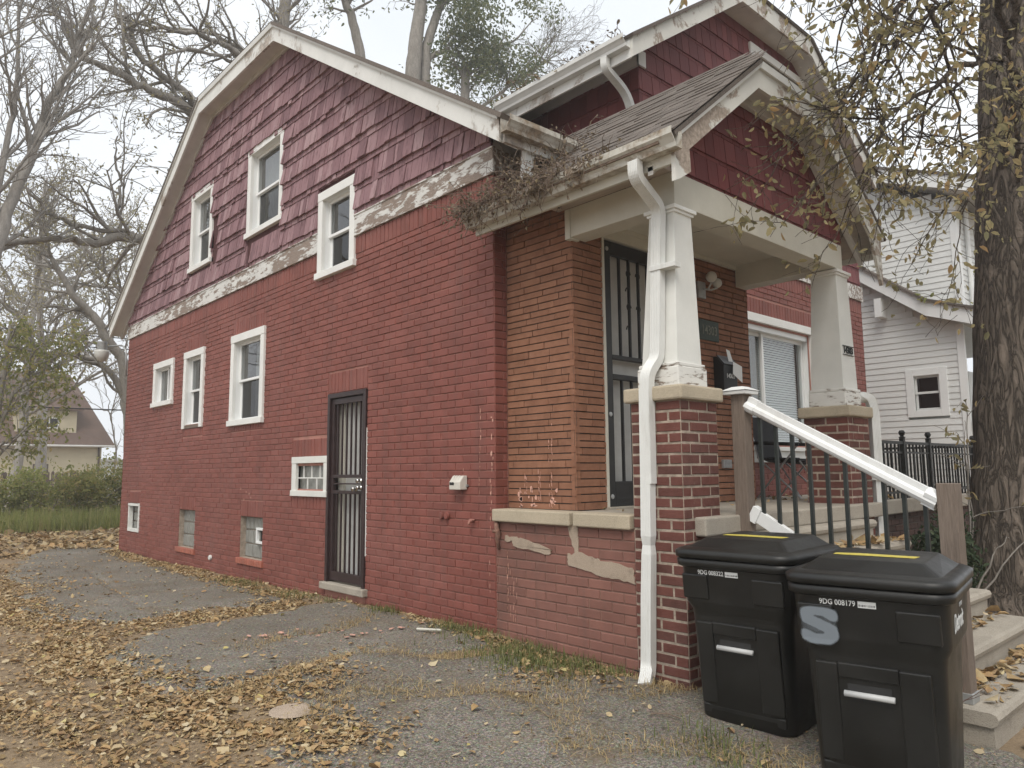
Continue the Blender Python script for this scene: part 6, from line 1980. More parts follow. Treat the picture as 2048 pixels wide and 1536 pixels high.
W.limb([(-2.15, 13, 3.2), (-2.5, 12.8, 5.5), (-2.55, 12.7, 8), (-2.3, 12.6, 10.2), (-2.2, 12.6, 12.0)], .08, .02, UPR, .02, 7)
W.limb([(-1.5, 13, 7.7), (-1.2, 13.3, 8.6), (-.9, 13.5, 9.0), (-.3, 13.8, 9.7), (.1, 14, 10.4)], .04, .015, UPR)
rg = np.random.default_rng(6)
tree('bare_tree', 'slender pale grey leafless tree rising along the left picture edge', W, 'bark_pale', leaves_on(W, .30, .08, .05, rg), 'leaf_back', .075, (-2.35, 13.2, -.15), rg, 'trees behind the house')

# tree leaning out from behind the rear corner
W = Wood(14)
W.limb([(2.85, 20.2, -.3), (2.72, 20, 2.04), (2.4, 20, 4.61), (1.88, 20, 5.37), (1.49, 20, 6.04), (.97, 20, 6.53), (.64, 20, 7.09), (.27, 20, 7.66), (.0, 20, 8.6)], .20, .05, BARE, .02, 8, .3)
W.limb([(2.70, 20, 2.2), (2.57, 20, 3.11), (2.37, 20, 3.79), (1.98, 20, 4.42), (1.56, 20, 4.73), (.97, 20, 4.82), (.21, 20, 4.8), (-.47, 20, 4.96), (-1.6, 20, 5.5)], .13, .035, BARE, .02, 8)
W.limb([(2.7, 20, 3.0), (2.8, 20.2, 5.0), (2.65, 20, 6.08), (2.37, 20, 6.69), (2.07, 20, 7.06), (1.59, 20, 7.56), (1.31, 20, 7.9), (.9, 20, 8.8)], .10, .03, BARE, .02, 7)
rg = np.random.default_rng(7)
lp = leaves_on(W, 1.0, .10, .05, rg)
tree('bare_tree', 'half bare tree with long arching limbs beside the rear corner and yard lamp', W, 'bark_grey', lp, 'leaf_back', .10, (2.85, 20.2, -.2), rg, 'trees behind the house')

# tall forked tree above the roof, still green
W = Wood(21)
GRN = dict(BARE, dens=(1.5, 3.0, 5.0), len=(2.4, 1.0, .5))
W.limb([(10.5, 16.2, -.3), (10.4, 16.1, 6), (10.3, 16, 12), (10.26, 16, 14.0), (10.25, 16, 15.45), (10.33, 16, 16.29), (10.45, 16, 17.3), (10.6, 16, 18.34), (10.75, 16, 19.98), (10.8, 16, 22)], .38, .17, GRN, .01, 10, .8)
W.limb([(10.45, 16.1, 10), (10.74, 16, 14.17), (10.77, 16, 15.65), (10.83, 16, 16.63), (11.21, 16, 17.82), (11.51, 16, 18.74), (12.14, 16, 20.67)], .24, .12, GRN, .01, 9, .75)
W.limb([(10.35, 16.1, 9), (9.2, 16, 12), (8.3, 16, 14.41), (8.02, 16, 15.55), (7.75, 16, 16.46), (7.5, 16, 16.94), (7.2, 16, 18.5)], .22, .11, GRN, .01, 9, .7)
W.limb([(10.78, 16, 15.9), (11.1, 16, 16.4), (11.44, 16, 16.64), (11.86, 16, 16.95)], .10, .085, dict(GRN, dens=(0, 0, 0)), .005, 8)
W.limb([(11.2, 16, 11), (12.3, 16, 13.6), (12.62, 16, 15.4), (12.58, 16, 16.5)], .20, .16, GRN, .01, 8, .6)
W.limb([(12.6, 16, 15.5), (12.87, 16, 16.7), (13.5, 16, 17.25), (14.57, 16, 18.2)], .11, .08, GRN, .01, 8, .5)
W.limb([(12.6, 15.9, 14.4), (13.69, 15.5, 15.5), (14.2, 15.5, 15.97), (15.0, 15.5, 16.8), (15.86, 15.5, 17.6), (16.45, 15.5, 18.5), (17.05, 15.5, 19.4)], .07, .02, dict(GRN, dens=(3.0, 4, 5)), .02, 6)
W.limb([(15.4, 15.5, 17.1), (16.7, 15.5, 18.2), (17.97, 15.5, 19.2)], .04, .012, dict(GRN, dens=(3.0, 4, 5)), .02, 5)
rg = np.random.default_rng(9)
nt_ = len(W.tips)
lp = leaves_on(W, 2.2, .12, .10, rg)
cc_ = rg.normal(0, 1, (70, 3)) * np.array([1.25, .8, 1.35]) + np.array([13.2, 15.6, 17.7])
ex_ = np.repeat(cc_, 110, axis=0) + rg.normal(0, .30, (7700, 3))
lp = np.vstack([lp[lp[:, 0] < 14.3], ex_])
tree('leafy_tree', 'tall forked tree with grey green leaves standing above the roof', W, 'bark_grey', lp, 'leaf_green', .15, (10.5, 16.2, -.15), rg, 'trees behind the house', .3)

# drooping green tree before the beige house
W = Wood(31)
DRP = dict(wander=.2, lift=(-.03, -.05, -.06, -.05), levels=3, dens=(3.0, 4.2, 5.0), angle=(.5, 1.2), len=(1.5, .7, .35), rad=(.03, .012, .007), rmin=.005)
W.limb([(-1.3, 17.2, -.3), (-1.2, 17, 1.2), (-1.15, 17, 2.6), (-1.05, 17, 3.9), (-1.0, 17, 5.0)], .12, .04, DRP, .02, 8, .45)
W.limb([(-1.1, 17, 2.4), (-.8, 16.9, 3.3), (-.4, 16.8, 4.0), (.1, 16.8, 4.3)], .06, .02, DRP)
W.limb([(-1.1, 17, 1.6), (-1.0, 16.8, 2.0), (-.85, 16.7, 2.2)], .04, .02, DRP)
rg = np.random.default_rng(12)
lp = leaves_on(W, 6.5, .10, .11, rg)
tree('leafy_tree', 'small drooping green tree in front of the beige house', W, 'bark_grey', lp, 'leaf_hedge', .12, (-1.15, 17.2, -.2), rg, 'trees behind the house', .6)

# thin saplings and further bare trees filling the sky line
def simple_tree(seed, base, h, lean, label, bark, leaf, per, size, cfg=BARE, r=.16, kind='bare_tree', nl=5):
    W = Wood(seed)
    rg_ = np.random.default_rng(seed + 100)
    bx, by = base
    top_ = np.array([bx + lean[0], by + lean[1], h])
    pts = [np.array([bx, by, -.3]) + (top_ - np.array([bx, by, -.3])) * u + (rg_.normal(0, .12, 3) if 0 < u < 1 else 0) for u in np.linspace(0, 1, 6)]
    c = W.limb(pts, r, r * .2, cfg, .02, 8, .3)
    for k in range(nl):
        i = int(len(c) * rg_.uniform(.25, .7)); an = rg_.uniform(0, 6.28); L = h * rg_.uniform(.25, .4)
        d = np.array([math.cos(an), math.sin(an), rg_.uniform(.5, 1.1)])
        q = c[i]
        W.limb([q, q + d * L * .35, q + d * L * .7 + np.array([0, 0, .1]), q + d * L + np.array([0, 0, .3])], r * .45, r * .1, cfg, .03, 6)
    return tree(kind, label, W, bark, leaves_on(W, per, .1, .06, rg_), leaf, size, (bx, by, -.2), rg_, 'trees behind the house')
THIN = dict(UPR, dens=(1.4, 2.6, 3.0), len=(1.3, .6, .35))
FAR = dict(BARE, dens=(1.0, 2.2, 3.4), len=(2.6, 1.2, .6), rmin=.011, rad=(.06, .024, .014))
simple_tree(41, (6.2, 33), 7.6, (.3, 0), 'thin upright sapling right behind the beige house roof edge', 'bark_grey', 'leaf_brown', .2, .1, THIN, .06, nl=4)
simple_tree(44, (5.2, 31), 6.4, (-.3, 0), 'thin forked sapling between the beige house and the brick corner', 'bark_grey', 'leaf_brown', .2, .1, THIN, .05, nl=4)
simple_tree(47, (-3.5, 34), 15, (.8, 0), 'distant hazy bare tree seen low at the left edge', 'bark_pale', 'leaf_back', 2.4, .15, FAR, .26, nl=8)
simple_tree(48, (4.0, 40), 17, (-.6, 0), 'distant tree with sparse olive leaves above the beige house', 'bark_pale', 'leaf_back', 2.8, .17, FAR, .28, nl=9)
simple_tree(49, (1.0, 29), 13, (.5, 0), 'mid distance bare tree behind the drooping green tree', 'bark_pale', 'leaf_back', 2.4, .13, FAR, .2, nl=8)
simple_tree(52, (-9.5, 11), 11, (.5, .3), 'bare tree on the empty lot beside the driveway', 'bark_grey', 'leaf_back', .8, .09, BARE, .22, nl=6)
simple_tree(53, (-12, 20), 13, (.5, .3), 'larger bare tree far back on the empty lot', 'bark_grey', 'leaf_back', .8, .1, FAR, .28, nl=6)

# ------------------------------------------------------------------ street tree with yellowing leaves
W = Wood(61)
STR = dict(wander=.17, lift=(-.03, -.05, -.05, -.04), levels=3, dens=(3.0, 4.4, 6.0), angle=(.4, 1.1), len=(1.35, .62, .30), rad=(.018, .008, .004), rmin=.0022)
trunk_pts = [(4.55, -2.47, -.35), (4.58, -2.48, .1), (4.6, -2.5, .5), (4.75, -2.55, 1.8), (4.9, -2.6, 3.0), (5.12, -2.68, 4.8), (5.35, -2.75, 6.5), (5.6, -2.8, 8.5), (5.7, -2.9, 11)]
c = W.curve(trunk_pts, .008)
hz_ = c[:, 2]
W.tube(c, np.interp(hz_, [-.35, .0, .5, 1.5, 4, 11], [.56, .46, .385, .355, .34, .24]), 20)
for (pts, r0) in (
    ([(5.1, -2.7, 4.9), (4.3, -2.9, 5.6), (3.2, -2.9, 5.7), (2.2, -2.8, 5.2), (1.5, -2.7, 4.5), (1.0, -2.65, 3.8)], .05),
    ([(5.2, -2.7, 5.6), (4.2, -3.0, 6.4), (2.9, -3.0, 6.4), (1.7, -2.85, 5.6), (1.2, -2.75, 5.0), (.9, -2.7, 4.5)], .05),
    ([(5.0, -2.6, 4.2), (4.3, -2.9, 4.9), (3.4, -3.0, 4.9), (2.3, -2.85, 4.4), (1.6, -2.7, 3.9), (1.2, -2.65, 3.45)], .04),
    ([(5.0, -2.6, 3.9), (4.4, -2.9, 4.5), (3.7, -3.0, 4.5), (3.0, -3.0, 4.0), (2.5, -2.9, 3.4)], .03),
    ([(5.3, -2.75, 6.2), (4.2, -2.6, 7.0), (2.8, -2.6, 6.8), (1.6, -2.6, 5.9), (.9, -2.6, 5.0)], .045),
    ([(3.6, -2.95, 5.7), (2.6, -2.7, 5.2), (1.9, -2.6, 4.6), (1.4, -2.55, 4.1)], .02),
    ([(3.4, -3.0, 4.9), (2.8, -2.8, 4.5), (2.1, -2.65, 4.0), (1.7, -2.6, 3.4)], .018),
    ([(5.35, -2.75, 6.6), (4.7, -3.0, 7.0), (3.9, -3.1, 6.6), (3.3, -3.1, 5.9)], .03)):
    W.limb(pts, r0, .007, STR, .03, 6, .3)
rg = np.random.default_rng(17)
lp = leaves_on(W, 2.3, .03, .035, rg)
# unseen high crown over the front yard, added to darken the front wall
n_low = len(W.tips)
CRN = dict(STR, dens=(1.4, 2.0, 0), levels=2, len=(1.6, .8, .4), rad=(.03, .012, .006), rmin=.004)
for (dx, dy, dz) in ((-2.6, .4, 2.6), (-1.6, -2.4, 3.0), (1.8, -1.8, 3.0), (.6, 2.0, 3.4), (-2.8, -1.2, 4.6), (2.4, 1.0, 3.6), (-.5, .3, 5.4), (-3.6, .6, 3.4)):
    b_ = np.array([5.6, -2.8, 8.3]); d_ = np.array([dx, dy, dz])
    W.limb([b_, b_ + d_ * .4 + np.array([0, 0, .3]), b_ + d_ * .75, b_ + d_ * 1.05], .09, .02, CRN, .04, 6, .3)
tp_, W.tips = W.tips, W.tips[n_low:]
lp = np.vstack([lp, leaves_on(W, 14.0, .2, .22, rg)])
W.tips = tp_
st = tree('street_tree', 'street tree with furrowed trunk and yellow brown leaves at the right', W, 'bark_big', lp, 'leaf_street', .070, (4.55, -2.47, -.12), rg, None, .5, .5)
# bark plates on the near trunk
mb_ = []

# ------------------------------------------------------------------ shrubs and undergrowth
def bush(name, label, c, rad, n, size, leaf, seed, group=None, stems=12):
    rg = np.random.default_rng(seed)
    t = thing(name, label, 'shrub', (c[0], c[1], gz(c[0], c[1])), group)
    W = Wood(seed)
    for k in range(stems):
        d = rg.normal(0, 1, 3) * np.array([rad[0], rad[1], 0]) * .6; d[2] = rad[2] * rg.uniform(.8, 1.5)
        b = np.array([c[0], c[1], gz(c[0], c[1])]) + rg.normal(0, .05, 3) * np.array([1, 1, 0])
        pts = [b, b + d * .4, b + d * .75 + rg.normal(0, .05, 3), b + d + rg.normal(0, .08, 3)]
        W.tube(W.curve(pts, .01), np.linspace(.014, .004, 13), 4)
    link('stems', W.mesh('stems'), M['bark_grey'], t, kind='stuff')
    p = rg.normal(0, 1, (n * 2, 3)); p /= np.linalg.norm(p, axis=1)[:, None]
    p *= (rg.random(n * 2) ** .4)[:, None]
    lump = .75 + .25 * np.sin(p[:, 0] * 5 + seed) * np.sin(p[:, 2] * 6 + seed * 2) + .15 * np.sin(p[:, 1] * 9)
    p = p * lump[:, None] * np.array(rad) + np.array([c[0], c[1], c[2]])
    p = p[p[:, 2] > gz(c[0], c[1]) + .03][:n]
    link('foliage', leaf_mesh('foliage', p, rg.uniform(size * .6, size * 1.3, len(p)), rg, .2, .55), M[leaf], t)
    return t
bush('evergreen_shrub', 'dark green shrub below the terrace wall right of the steps', (3.75, -2.15, .42), (.5, .38, .52), 2600, .055, 'leaf_shrub', 3)
bush('evergreen_shrub', 'low dark shrub against the terrace wall near the street tree', (4.35, -1.95, .30), (.45, .3, .4), 1500, .055, 'leaf_shrub', 5)
bushes = [(-4.2, 20.5, 2.0), (-2.6, 21.5, 1.8), (-1.2, 20.6, 1.65), (.2, 21.2, 1.7), (1.5, 20.6, 1.75), (2.7, 21.4, 1.95), (3.8, 20.4, 1.9)]
names_ = ['leftmost', 'second', 'third', 'fourth', 'fifth', 'sixth', 'last']
for i, (x, y, h) in enumerate(bushes):
    bush('wild_shrub', ['tall wild shrub at the far left of the overgrown back lot', 'second wild shrub from the left on the back lot', 'low wild shrub under the drooping green tree', 'wild shrub in front of the beige house lower window', 'wild shrub before the leaning fence pickets', 'wild shrub nearest the brick house rear corner but one', 'wild shrub just behind the brick house rear corner'][i], (x, y, h * .45), (1.15, .9, h * .62), 2600, .11, 'leaf_hedge' if i % 3 else 'weed', 70 + i, 'wild shrubs on the back lot')
# yellowing sapling by the terrace
W = Wood(77)
W.limb([(4.15, -2.25, -.1), (4.2, -2.25, .8), (4.28, -2.25, 1.4), (4.34, -2.25, 1.95)], .012, .004, dict(STR, dens=(4, 4, 0), levels=1, len=(.45, .2, .1), rad=(.005, .003, .002)), .01, 5, .3)
W.limb([(4.2, -2.25, .6), (4.05, -2.3, 1.1), (3.95, -2.32, 1.5), (3.8, -2.3, 1.62)], .008, .003, dict(STR, dens=(4, 4, 0), levels=1, len=(.35, .2, .1), rad=(.004, .003, .002)), .01, 5, .3)
rg = np.random.default_rng(78)
lp = leaves_on(W, 3.0, .03, .02, rg)
t = thing('sapling', 'thin sapling with yellow green leaves before the iron railing', 'plant', (4.15, -2.25, -.1))
link('stem', W.mesh('stem'), M['bark_grey'], t); link('leaves', leaf_mesh('leaves', lp, rg.uniform(.05, .09, len(lp)), rg, .3, .5), M['leaf_street'], t)
# climber on the next house
W = Wood(79)
W.limb([(10.9, -.9, 3.9), (10.95, -.75, 4.3), (11.1, -.62, 4.8)], .012, .004, dict(STR, dens=(3, 4, 0), levels=1, len=(.4, .2, .1), rad=(.005, .003, .002), lift=(.05, .05, 0, 0)), .01, 4)
W.limb([(10.93, -.85, 4.1), (10.5, -.55, 4.15), (10.18, -.25, 4.3), (10.2, .1, 4.45)], .01, .004, dict(STR, dens=(3, 4, 0), levels=1, len=(.4, .2, .1), rad=(.005, .003, .002), lift=(.05, .05, 0, 0)), .01, 4)
lp = leaves_on(W, 3.5, .05, .03, rg)
t = thing('climbing_vine', 'green climber sprigs on the edge of the white house porch roof', 'plant', (10.9, -.9, 3.9))
link('stem', W.mesh('stem'), M['bark_grey'], t); link('leaves', leaf_mesh('leaves', lp, rg.uniform(.09, .14, len(lp)), rg, .2, .5), M['leaf_hedge'], t)

# ------------------------------------------------------------------ dead vines in the porch gutter
W = Wood(88)
rg = np.random.default_rng(89)
for k in range(420):
    y = -1.55 * rg.random() ** 1.25 + .03
    x = EXL - .06 + rg.normal(0, .035) + (abs(rg.normal(0, .16)) if rg.random() < .35 else 0)
    z = 3.40 + max(0, (x - EXL)) * PSL + .02
    n = rg.integers(5, 9)
    d = np.array([rg.normal(-.25, .5), rg.normal(0, .6), rg.uniform(.2, 1.1)])
    pts = [np.array([x, y, z])]
    L = rg.uniform(.12, .42) * (1.1 if y > -1.1 else .6)
    for i in range(n):
        d = d + rg.normal(0, .35, 3) + np.array([-.06, 0, -.22]); d /= np.linalg.norm(d)
        pts.append(pts[-1] + d * L / n)
    W.tube(pts, np.linspace(.0042, .0018, n + 1), 3); W.tips.append((np.array(pts), d))
for k in range(90):
    y = -1.15 * rg.random() + .05
    x = EXL - .13 + rg.normal(0, .02); pts = [np.array([x + .05, y, 3.43]), np.array([x - .01, y + rg.normal(0, .02), 3.44])]
    L = rg.uniform(.08, .34); d = np.array([-.2, rg.normal(0, .4), -1.0])
    for i in range(6):
        d = d + rg.normal(0, .3, 3); d /= np.linalg.norm(d); pts.append(pts[-1] + d * L / 6)
    W.tube(pts, np.linspace(.0038, .0016, len(pts)), 3); W.tips.append((np.array(pts), d))
for k in range(120):
    y = rg.uniform(-.75, .0); x = rg.uniform(-.2, .55); z = zt(x) + .01
    d = np.array([rg.normal(0, .5), rg.normal(0, .5), 1.0]); pts = [np.array([x, y, z])]; L = rg.uniform(.12, .42)
    for i in range(6):
        d = d + rg.normal(0, .3, 3) + np.array([0, 0, -.12]); d /= np.linalg.norm(d); pts.append(pts[-1] + d * L / 6)
    W.tube(pts, np.linspace(.0038, .0016, len(pts)), 3); W.tips.append((np.array(pts), d))
lp = leaves_on(W, 2.6, .03, .02, rg)
t = thing('dead_vine', 'tangle of dead brown vines spilling over the porch gutter', 'plant', (-.25, -.6, 3.4))
link('stems', W.mesh('stems'), M['vine'], t, kind='stuff'); link('dry_leaves', leaf_mesh('dry_leaves', lp, rg.uniform(.02, .045, len(lp)), rg, .4, .6, .5), M['vine_leaf'], t)
W = Wood(90)
for k in range(60):
    y = rg.uniform(-.28, 1.7); x = DE0 - .06; pts = [np.array([x, y, zd(DE0) + .19])]; d = np.array([rg.normal(-.1, .4), rg.normal(0, .5), .8]); L = rg.uniform(.06, .22)
    for i in range(5):
        d = d + rg.normal(0, .3, 3) + np.array([0, 0, -.1]); d /= np.linalg.norm(d); pts.append(pts[-1] + d * L / 5)
    W.tube(pts, np.linspace(.005, .003, len(pts)), 3); W.tips.append((np.array(pts), d))
lp = leaves_on(W, 3.0, .04, .02, rg)
t = thing('roof_edge_growth', 'dry moss and leaf tufts along the upper dormer gutter', 'plant', (DE0, .5, zd(DE0) + .2))
link('stems', W.mesh('stems'), M['vine'], t, kind='stuff'); link('dry_leaves', leaf_mesh('dry_leaves', lp, rg.uniform(.03, .06, len(lp)), rg, .4, .6, .5), M['vine_leaf'], t)

# leafless twiggy weed between the cart and the rail post
W = Wood(95)
for k in range(26):
    b = np.array([.33 + rg.normal(0, .03), -3.02 + rg.normal(0, .04), -.10])
    d = np.array([rg.normal(.35, .45), rg.normal(-.1, .45), 1.0]); pts = [b]; L = rg.uniform(.35, .62)
    for i in range(7):
        d = d + rg.normal(0, .16, 3); d /= np.linalg.norm(d); pts.append(pts[-1] + d * L / 7)
    W.tube(pts, np.linspace(.0035, .0014, 8), 3); W.tips.append((np.array(pts), d))
    for j in range(3):
        q = pts[3 + j]; e = d + rg.normal(0, .7, 3); e /= np.linalg.norm(e)
        W.tube([q, q + e * .06, q + e * .13 + np.array([0, 0, .01])], [.002, .0015, .001], 3)
lp = leaves_on(W, .5, .03, .01, rg)
t = thing('dry_weed', 'leafless twiggy weed between the trash cart and the rail post', 'plant', (.33, -3.02, -.12))
link('stems', W.mesh('stems'), m_plain('reddish dry stem', (.20, .11, .085), .9, .3, 20), t, kind='stuff'); link('dry_leaves', leaf_mesh('dry_leaves', lp, rg.uniform(.02, .04, len(lp)), rg, .4, .6, .5), M['leaf_brown'], t)
# ------------------------------------------------------------------ driveway of broken asphalt
def sdf_poly(px, py, poly):
    """signed distance to a polygon, positive inside (numpy arrays)"""
    d = np.full(px.shape, 1e9)
    ins = np.zeros(px.shape, bool)
    n = len(poly)
    for i in range(n):
        ax, ay = poly[i]; bx, by = poly[(i + 1) % n]
        ex_, ey_ = bx - ax, by - ay
        t = np.clip(((px - ax) * ex_ + (py - ay) * ey_) / (ex_ * ex_ + ey_ * ey_), 0, 1)
        d = np.minimum(d, np.hypot(px - ax - ex_ * t, py - ay - ey_ * t))
        c = ((ay > py) != (by > py)) & (px < (bx - ax) * (py - ay) / (by - ay + 1e-12) + ax)
        ins ^= c
    return np.where(ins, d, -d)
def vnoise(x, y, s, seed):
    """smooth value noise on numpy arrays"""
    g = np.random.default_rng(seed).random((257, 257))
    x = x * s + 100; y = y * s + 100
    xi, yi = np.floor(x).astype(int), np.floor(y).astype(int)
    fx_, fy_ = x - xi, y - yi
    fx_ = fx_ * fx_ * (3 - 2 * fx_); fy_ = fy_ * fy_ * (3 - 2 * fy_)
    a = g[xi % 257, yi % 257]; b = g[(xi + 1) % 257, yi % 257]; c = g[xi % 257, (yi + 1) % 257]; d = g[(xi + 1) % 257, (yi + 1) % 257]
    return (a * (1 - fx_) + b * fx_) * (1 - fy_) + (c * (1 - fx_) + d * fx_) * fy_
def fbm(x, y, s, seed, o=4):
    r = 0; k = 0
    for i in range(o):
        r = r + vnoise(x, y, s * 2 ** i, seed + i) / 2 ** i; k += 1 / 2 ** i
    return r / k
PA = [(-2.35, 5.6), (-2.05, 7.7), (-1.5, 10.5), (-.6, 12.2), (0.0, 11.5), (-.05, 8.5), (-.30, 7.4), (-.36, 5.76), (-.36, 4.25), (-.45, 2.95), (-.9, 2.62), (-1.07, 3.05), (-1.55, 3.12), (-2.04, 2.92), (-2.41, 3.28), (-2.52, 4.16)]
PB_ = [(-2.4, 1.42), (-2.04, 2.04), (-1.42, 2.25), (-.8, 2.2), (-.40, 2.30), (-.10, 2.2), (-.22, 1.02), (-.24, -.25), (-.69, -.22), (-1.14, .32), (-1.79, .16), (-2.1, .02), (-2.47, .21), (-2.52, .67)]
PC_ = [(-1.95, -.12), (-1.75, .05), (-1.15, .18), (-.72, -.34), (-.30, -.52), (-.42, -1.2), (-.2, -1.6), (-.16, -1.95), (.42, -1.98), (.42, -8), (-4.5, -8), (-3.4, -2.6), (-2.5, -1.5), (-2.35, -1.05), (-2.0, -.75)]
CRACKS = [[(-.95, -1.1), (-.75, -1.55), (-.62, -1.45), (-.45, -1.0)], [(-1.55, -.65), (-1.2, -1.0), (-.95, -1.12), (-.9, -1.5), (-1.2, -2.0)], [(-1.85, -.6), (-1.6, -.5), (-1.35, -.75)], [(-1.7, .9), (-1.3, 1.1), (-.8, 1.0), (-.4, 1.3)], [(-2.2, 5.2), (-1.4, 5.9), (-.5, 5.6)], [(-2.1, 4.2), (-1.2, 4.5), (-.5, 4.2)], [(-1.7, 3.3), (-1.5, 5.0), (-1.2, 7.5)], [(-1.3, -1.95), (-.8, -2.4), (-.5, -3.0)]]
def seg_dist(px, py, line):
    d = np.full(px.shape, 1e9)
    for (a, b) in zip(line[:-1], line[1:]):
        ex_, ey_ = b[0] - a[0], b[1] - a[1]
        t = np.clip(((px - a[0]) * ex_ + (py - a[1]) * ey_) / (ex_ * ex_ + ey_ * ey_), 0, 1)
        d = np.minimum(d, np.hypot(px - a[0] - ex_ * t, py - a[1] - ey_ * t))
    return d
def asphalt_sdf(X, Y):
    wob = (fbm(X, Y, 2.2, 3) - .5) * .38 + (fbm(X, Y, 9, 9) - .5) * .10
    s = np.maximum(np.maximum(sdf_poly(X, Y, PA), sdf_poly(X, Y, PB_)), sdf_poly(X, Y, PC_)) + wob
    for k, l in enumerate(CRACKS):
        s = np.minimum(s, seg_dist(X + wob * .35, Y + wob * .35, l) * 1.2 - .012 - .02 * vnoise(X, Y, 3, 40 + k))
    return s
GZ = np.vectorize(gz)
def heightfield(x0, x1, y0, y1, st):
    xs, ys = np.arange(x0, x1, st), np.arange(y0, y1, st)
    X, Y = np.meshgrid(xs, ys)
    base = 0.045 * np.clip(Y, -9, 0) - .010 * np.clip(Y, 0, 22) + .012 * np.sin(X * 1.7 + .6 * Y) * np.sin(.9 * Y + .4)
    return X, Y, base
def grid_obj(name, X, Y, Zh, keep, mat_):
    ny, nx = X.shape
    idx = np.arange(ny * nx).reshape(ny, nx)
    q = np.stack([idx[:-1, :-1], idx[:-1, 1:], idx[1:, 1:], idx[1:, :-1]], -1).reshape(-1, 4)
    kk = keep[:-1, :-1] | keep[:-1, 1:] | keep[1:, 1:] | keep[1:, :-1]
    q = q[kk.reshape(-1)]
    used = np.unique(q); remap = np.full(ny * nx, -1); remap[used] = np.arange(len(used))
    Vv = np.stack([X, Y, Zh], -1).reshape(-1, 3)[used]
    return link(name, arr_mesh(name, Vv, remap[q], np.zeros(len(q)), True), M[mat_])
X, Y, base = heightfield(-4.6, .46, -8.0, 12.4, .04)
S = asphalt_sdf(X, Y)
h = base + np.clip(S / .05, -1, 1) * .016 + .006 + (fbm(X, Y, 3.0, 21) - .5) * .014 + (fbm(X, Y, 14, 25) - .5) * .004
h = np.where(S < -.05, base - .03, h)
o = grid_obj('driveway', X, Y, h, S > -.06, 'asphalt'); o['kind'] = 'structure'
def ground_z(x, y):
    x, y = np.atleast_1d(np.asarray(x, float)), np.atleast_1d(np.asarray(y, float))
    b = 0.045 * np.clip(y, -9, 0) - .010 * np.clip(y, 0, 22) + .012 * np.sin(x * 1.7 + .6 * y) * np.sin(.9 * y + .4)
    s = asphalt_sdf(x, y)
    return np.where((s > 0) & (x < .45), b + np.clip(s / .05, 0, 1) * .016 + .008, b - .008)

# ------------------------------------------------------------------ earth
mb = MB()
xs_ = [-150, -80, -40, -20, -10] + [-8 + .25 * i for i in range(65)] + [10, 12, 20, 40, 80, 150]
ys_ = [-150, -80, -40, -20] + [-12 + .25 * i for i in range(145)] + [30, 40, 60, 100, 150]
nx = len(xs_)
vs_ = [(x, y, gz(x, y) - .012 + (.02 * (vnoise(np.array([x]), np.array([y]), 1.3, 77)[0] - .5) if abs(x) < 9 and -13 < y < 25 else 0)) for y in ys_ for x in xs_]
mb.add(vs_, [(j * nx + i, j * nx + i + 1, (j + 1) * nx + i + 1, (j + 1) * nx + i) for j in range(len(ys_) - 1) for i in range(nx - 1)])
g_ = mb.build('ground', M['dirt'], kind='structure', smooth=True)

# ------------------------------------------------------------------ fallen leaves
rg = np.random.default_rng(23)
def litter(n, x0, x1, y0, y1, dens):
    """rejection sampling by a density function"""
    out = []
    tot = 0
    while tot < n:
        x, y = rg.uniform(x0, x1, 60000), rg.uniform(y0, y1, 60000)
        k = rg.random(60000) < dens(x, y)
        out.append(np.stack([x[k], y[k]], -1)); tot += k.sum()
        if k.sum() == 0: break
    return np.vstack(out)[:n]
def flat_leaves(name, xy, size, mat_, z=None, lift=.012):
    n = len(xy)
    sz = np.clip(size * rg.lognormal(-.08, .42, n), size * .25, size * 2.2)
    p = np.stack([xy[:, 0], xy[:, 1], (ground_z(xy[:, 0], xy[:, 1]) if z is None else z) + rg.random(n) * lift + .006], -1)
    an = rg.uniform(0, 2 * np.pi, n)
    tilt = rg.normal(0, .2, n)
    d = np.stack([np.cos(an) * np.cos(tilt), np.sin(an) * np.cos(tilt), np.sin(tilt)], -1)
    w = np.stack([-np.sin(an), np.cos(an), rg.normal(0, .3, n)], -1); w /= np.linalg.norm(w, axis=1)[:, None]
    u = np.cross(d, w); u *= np.sign(u[:, 2:3])
    s_ = sz[:, None]; asp = rg.uniform(.2, .85, n)[:, None]; cup = rg.uniform(-.08, .4, n)[:, None] * (rg.random(n) < .6)[:, None]; curl = rg.uniform(-.15, .45, n)[:, None]
    b = p - d * s_ * .5; tip = p + d * s_ * .5 + u * s_ * curl
    l1 = p - d * s_ * .22 + w * s_ * asp * .5 + u * s_ * cup; l2 = p + d * s_ * .18 + w * s_ * asp * .46 + u * s_ * cup
    r1 = p - d * s_ * .22 - w * s_ * asp * .5 + u * s_ * cup * .7; r2 = p + d * s_ * .18 - w * s_ * asp * .46 + u * s_ * cup * .7
    Vv = np.stack([b, l1, l2, tip, r2, r1], 1).reshape(-1, 3)
    k = np.arange(n)[:, None] * 6
    Q = np.concatenate([np.stack([k, k + 1, k + 2, k + 3], -1), np.stack([k, k + 3, k + 4, k + 5], -1)], 1).reshape(-1, 4)
    return link(name, arr_mesh(name, Vv, Q, np.repeat(rg.random(n), 2)), M[mat_])
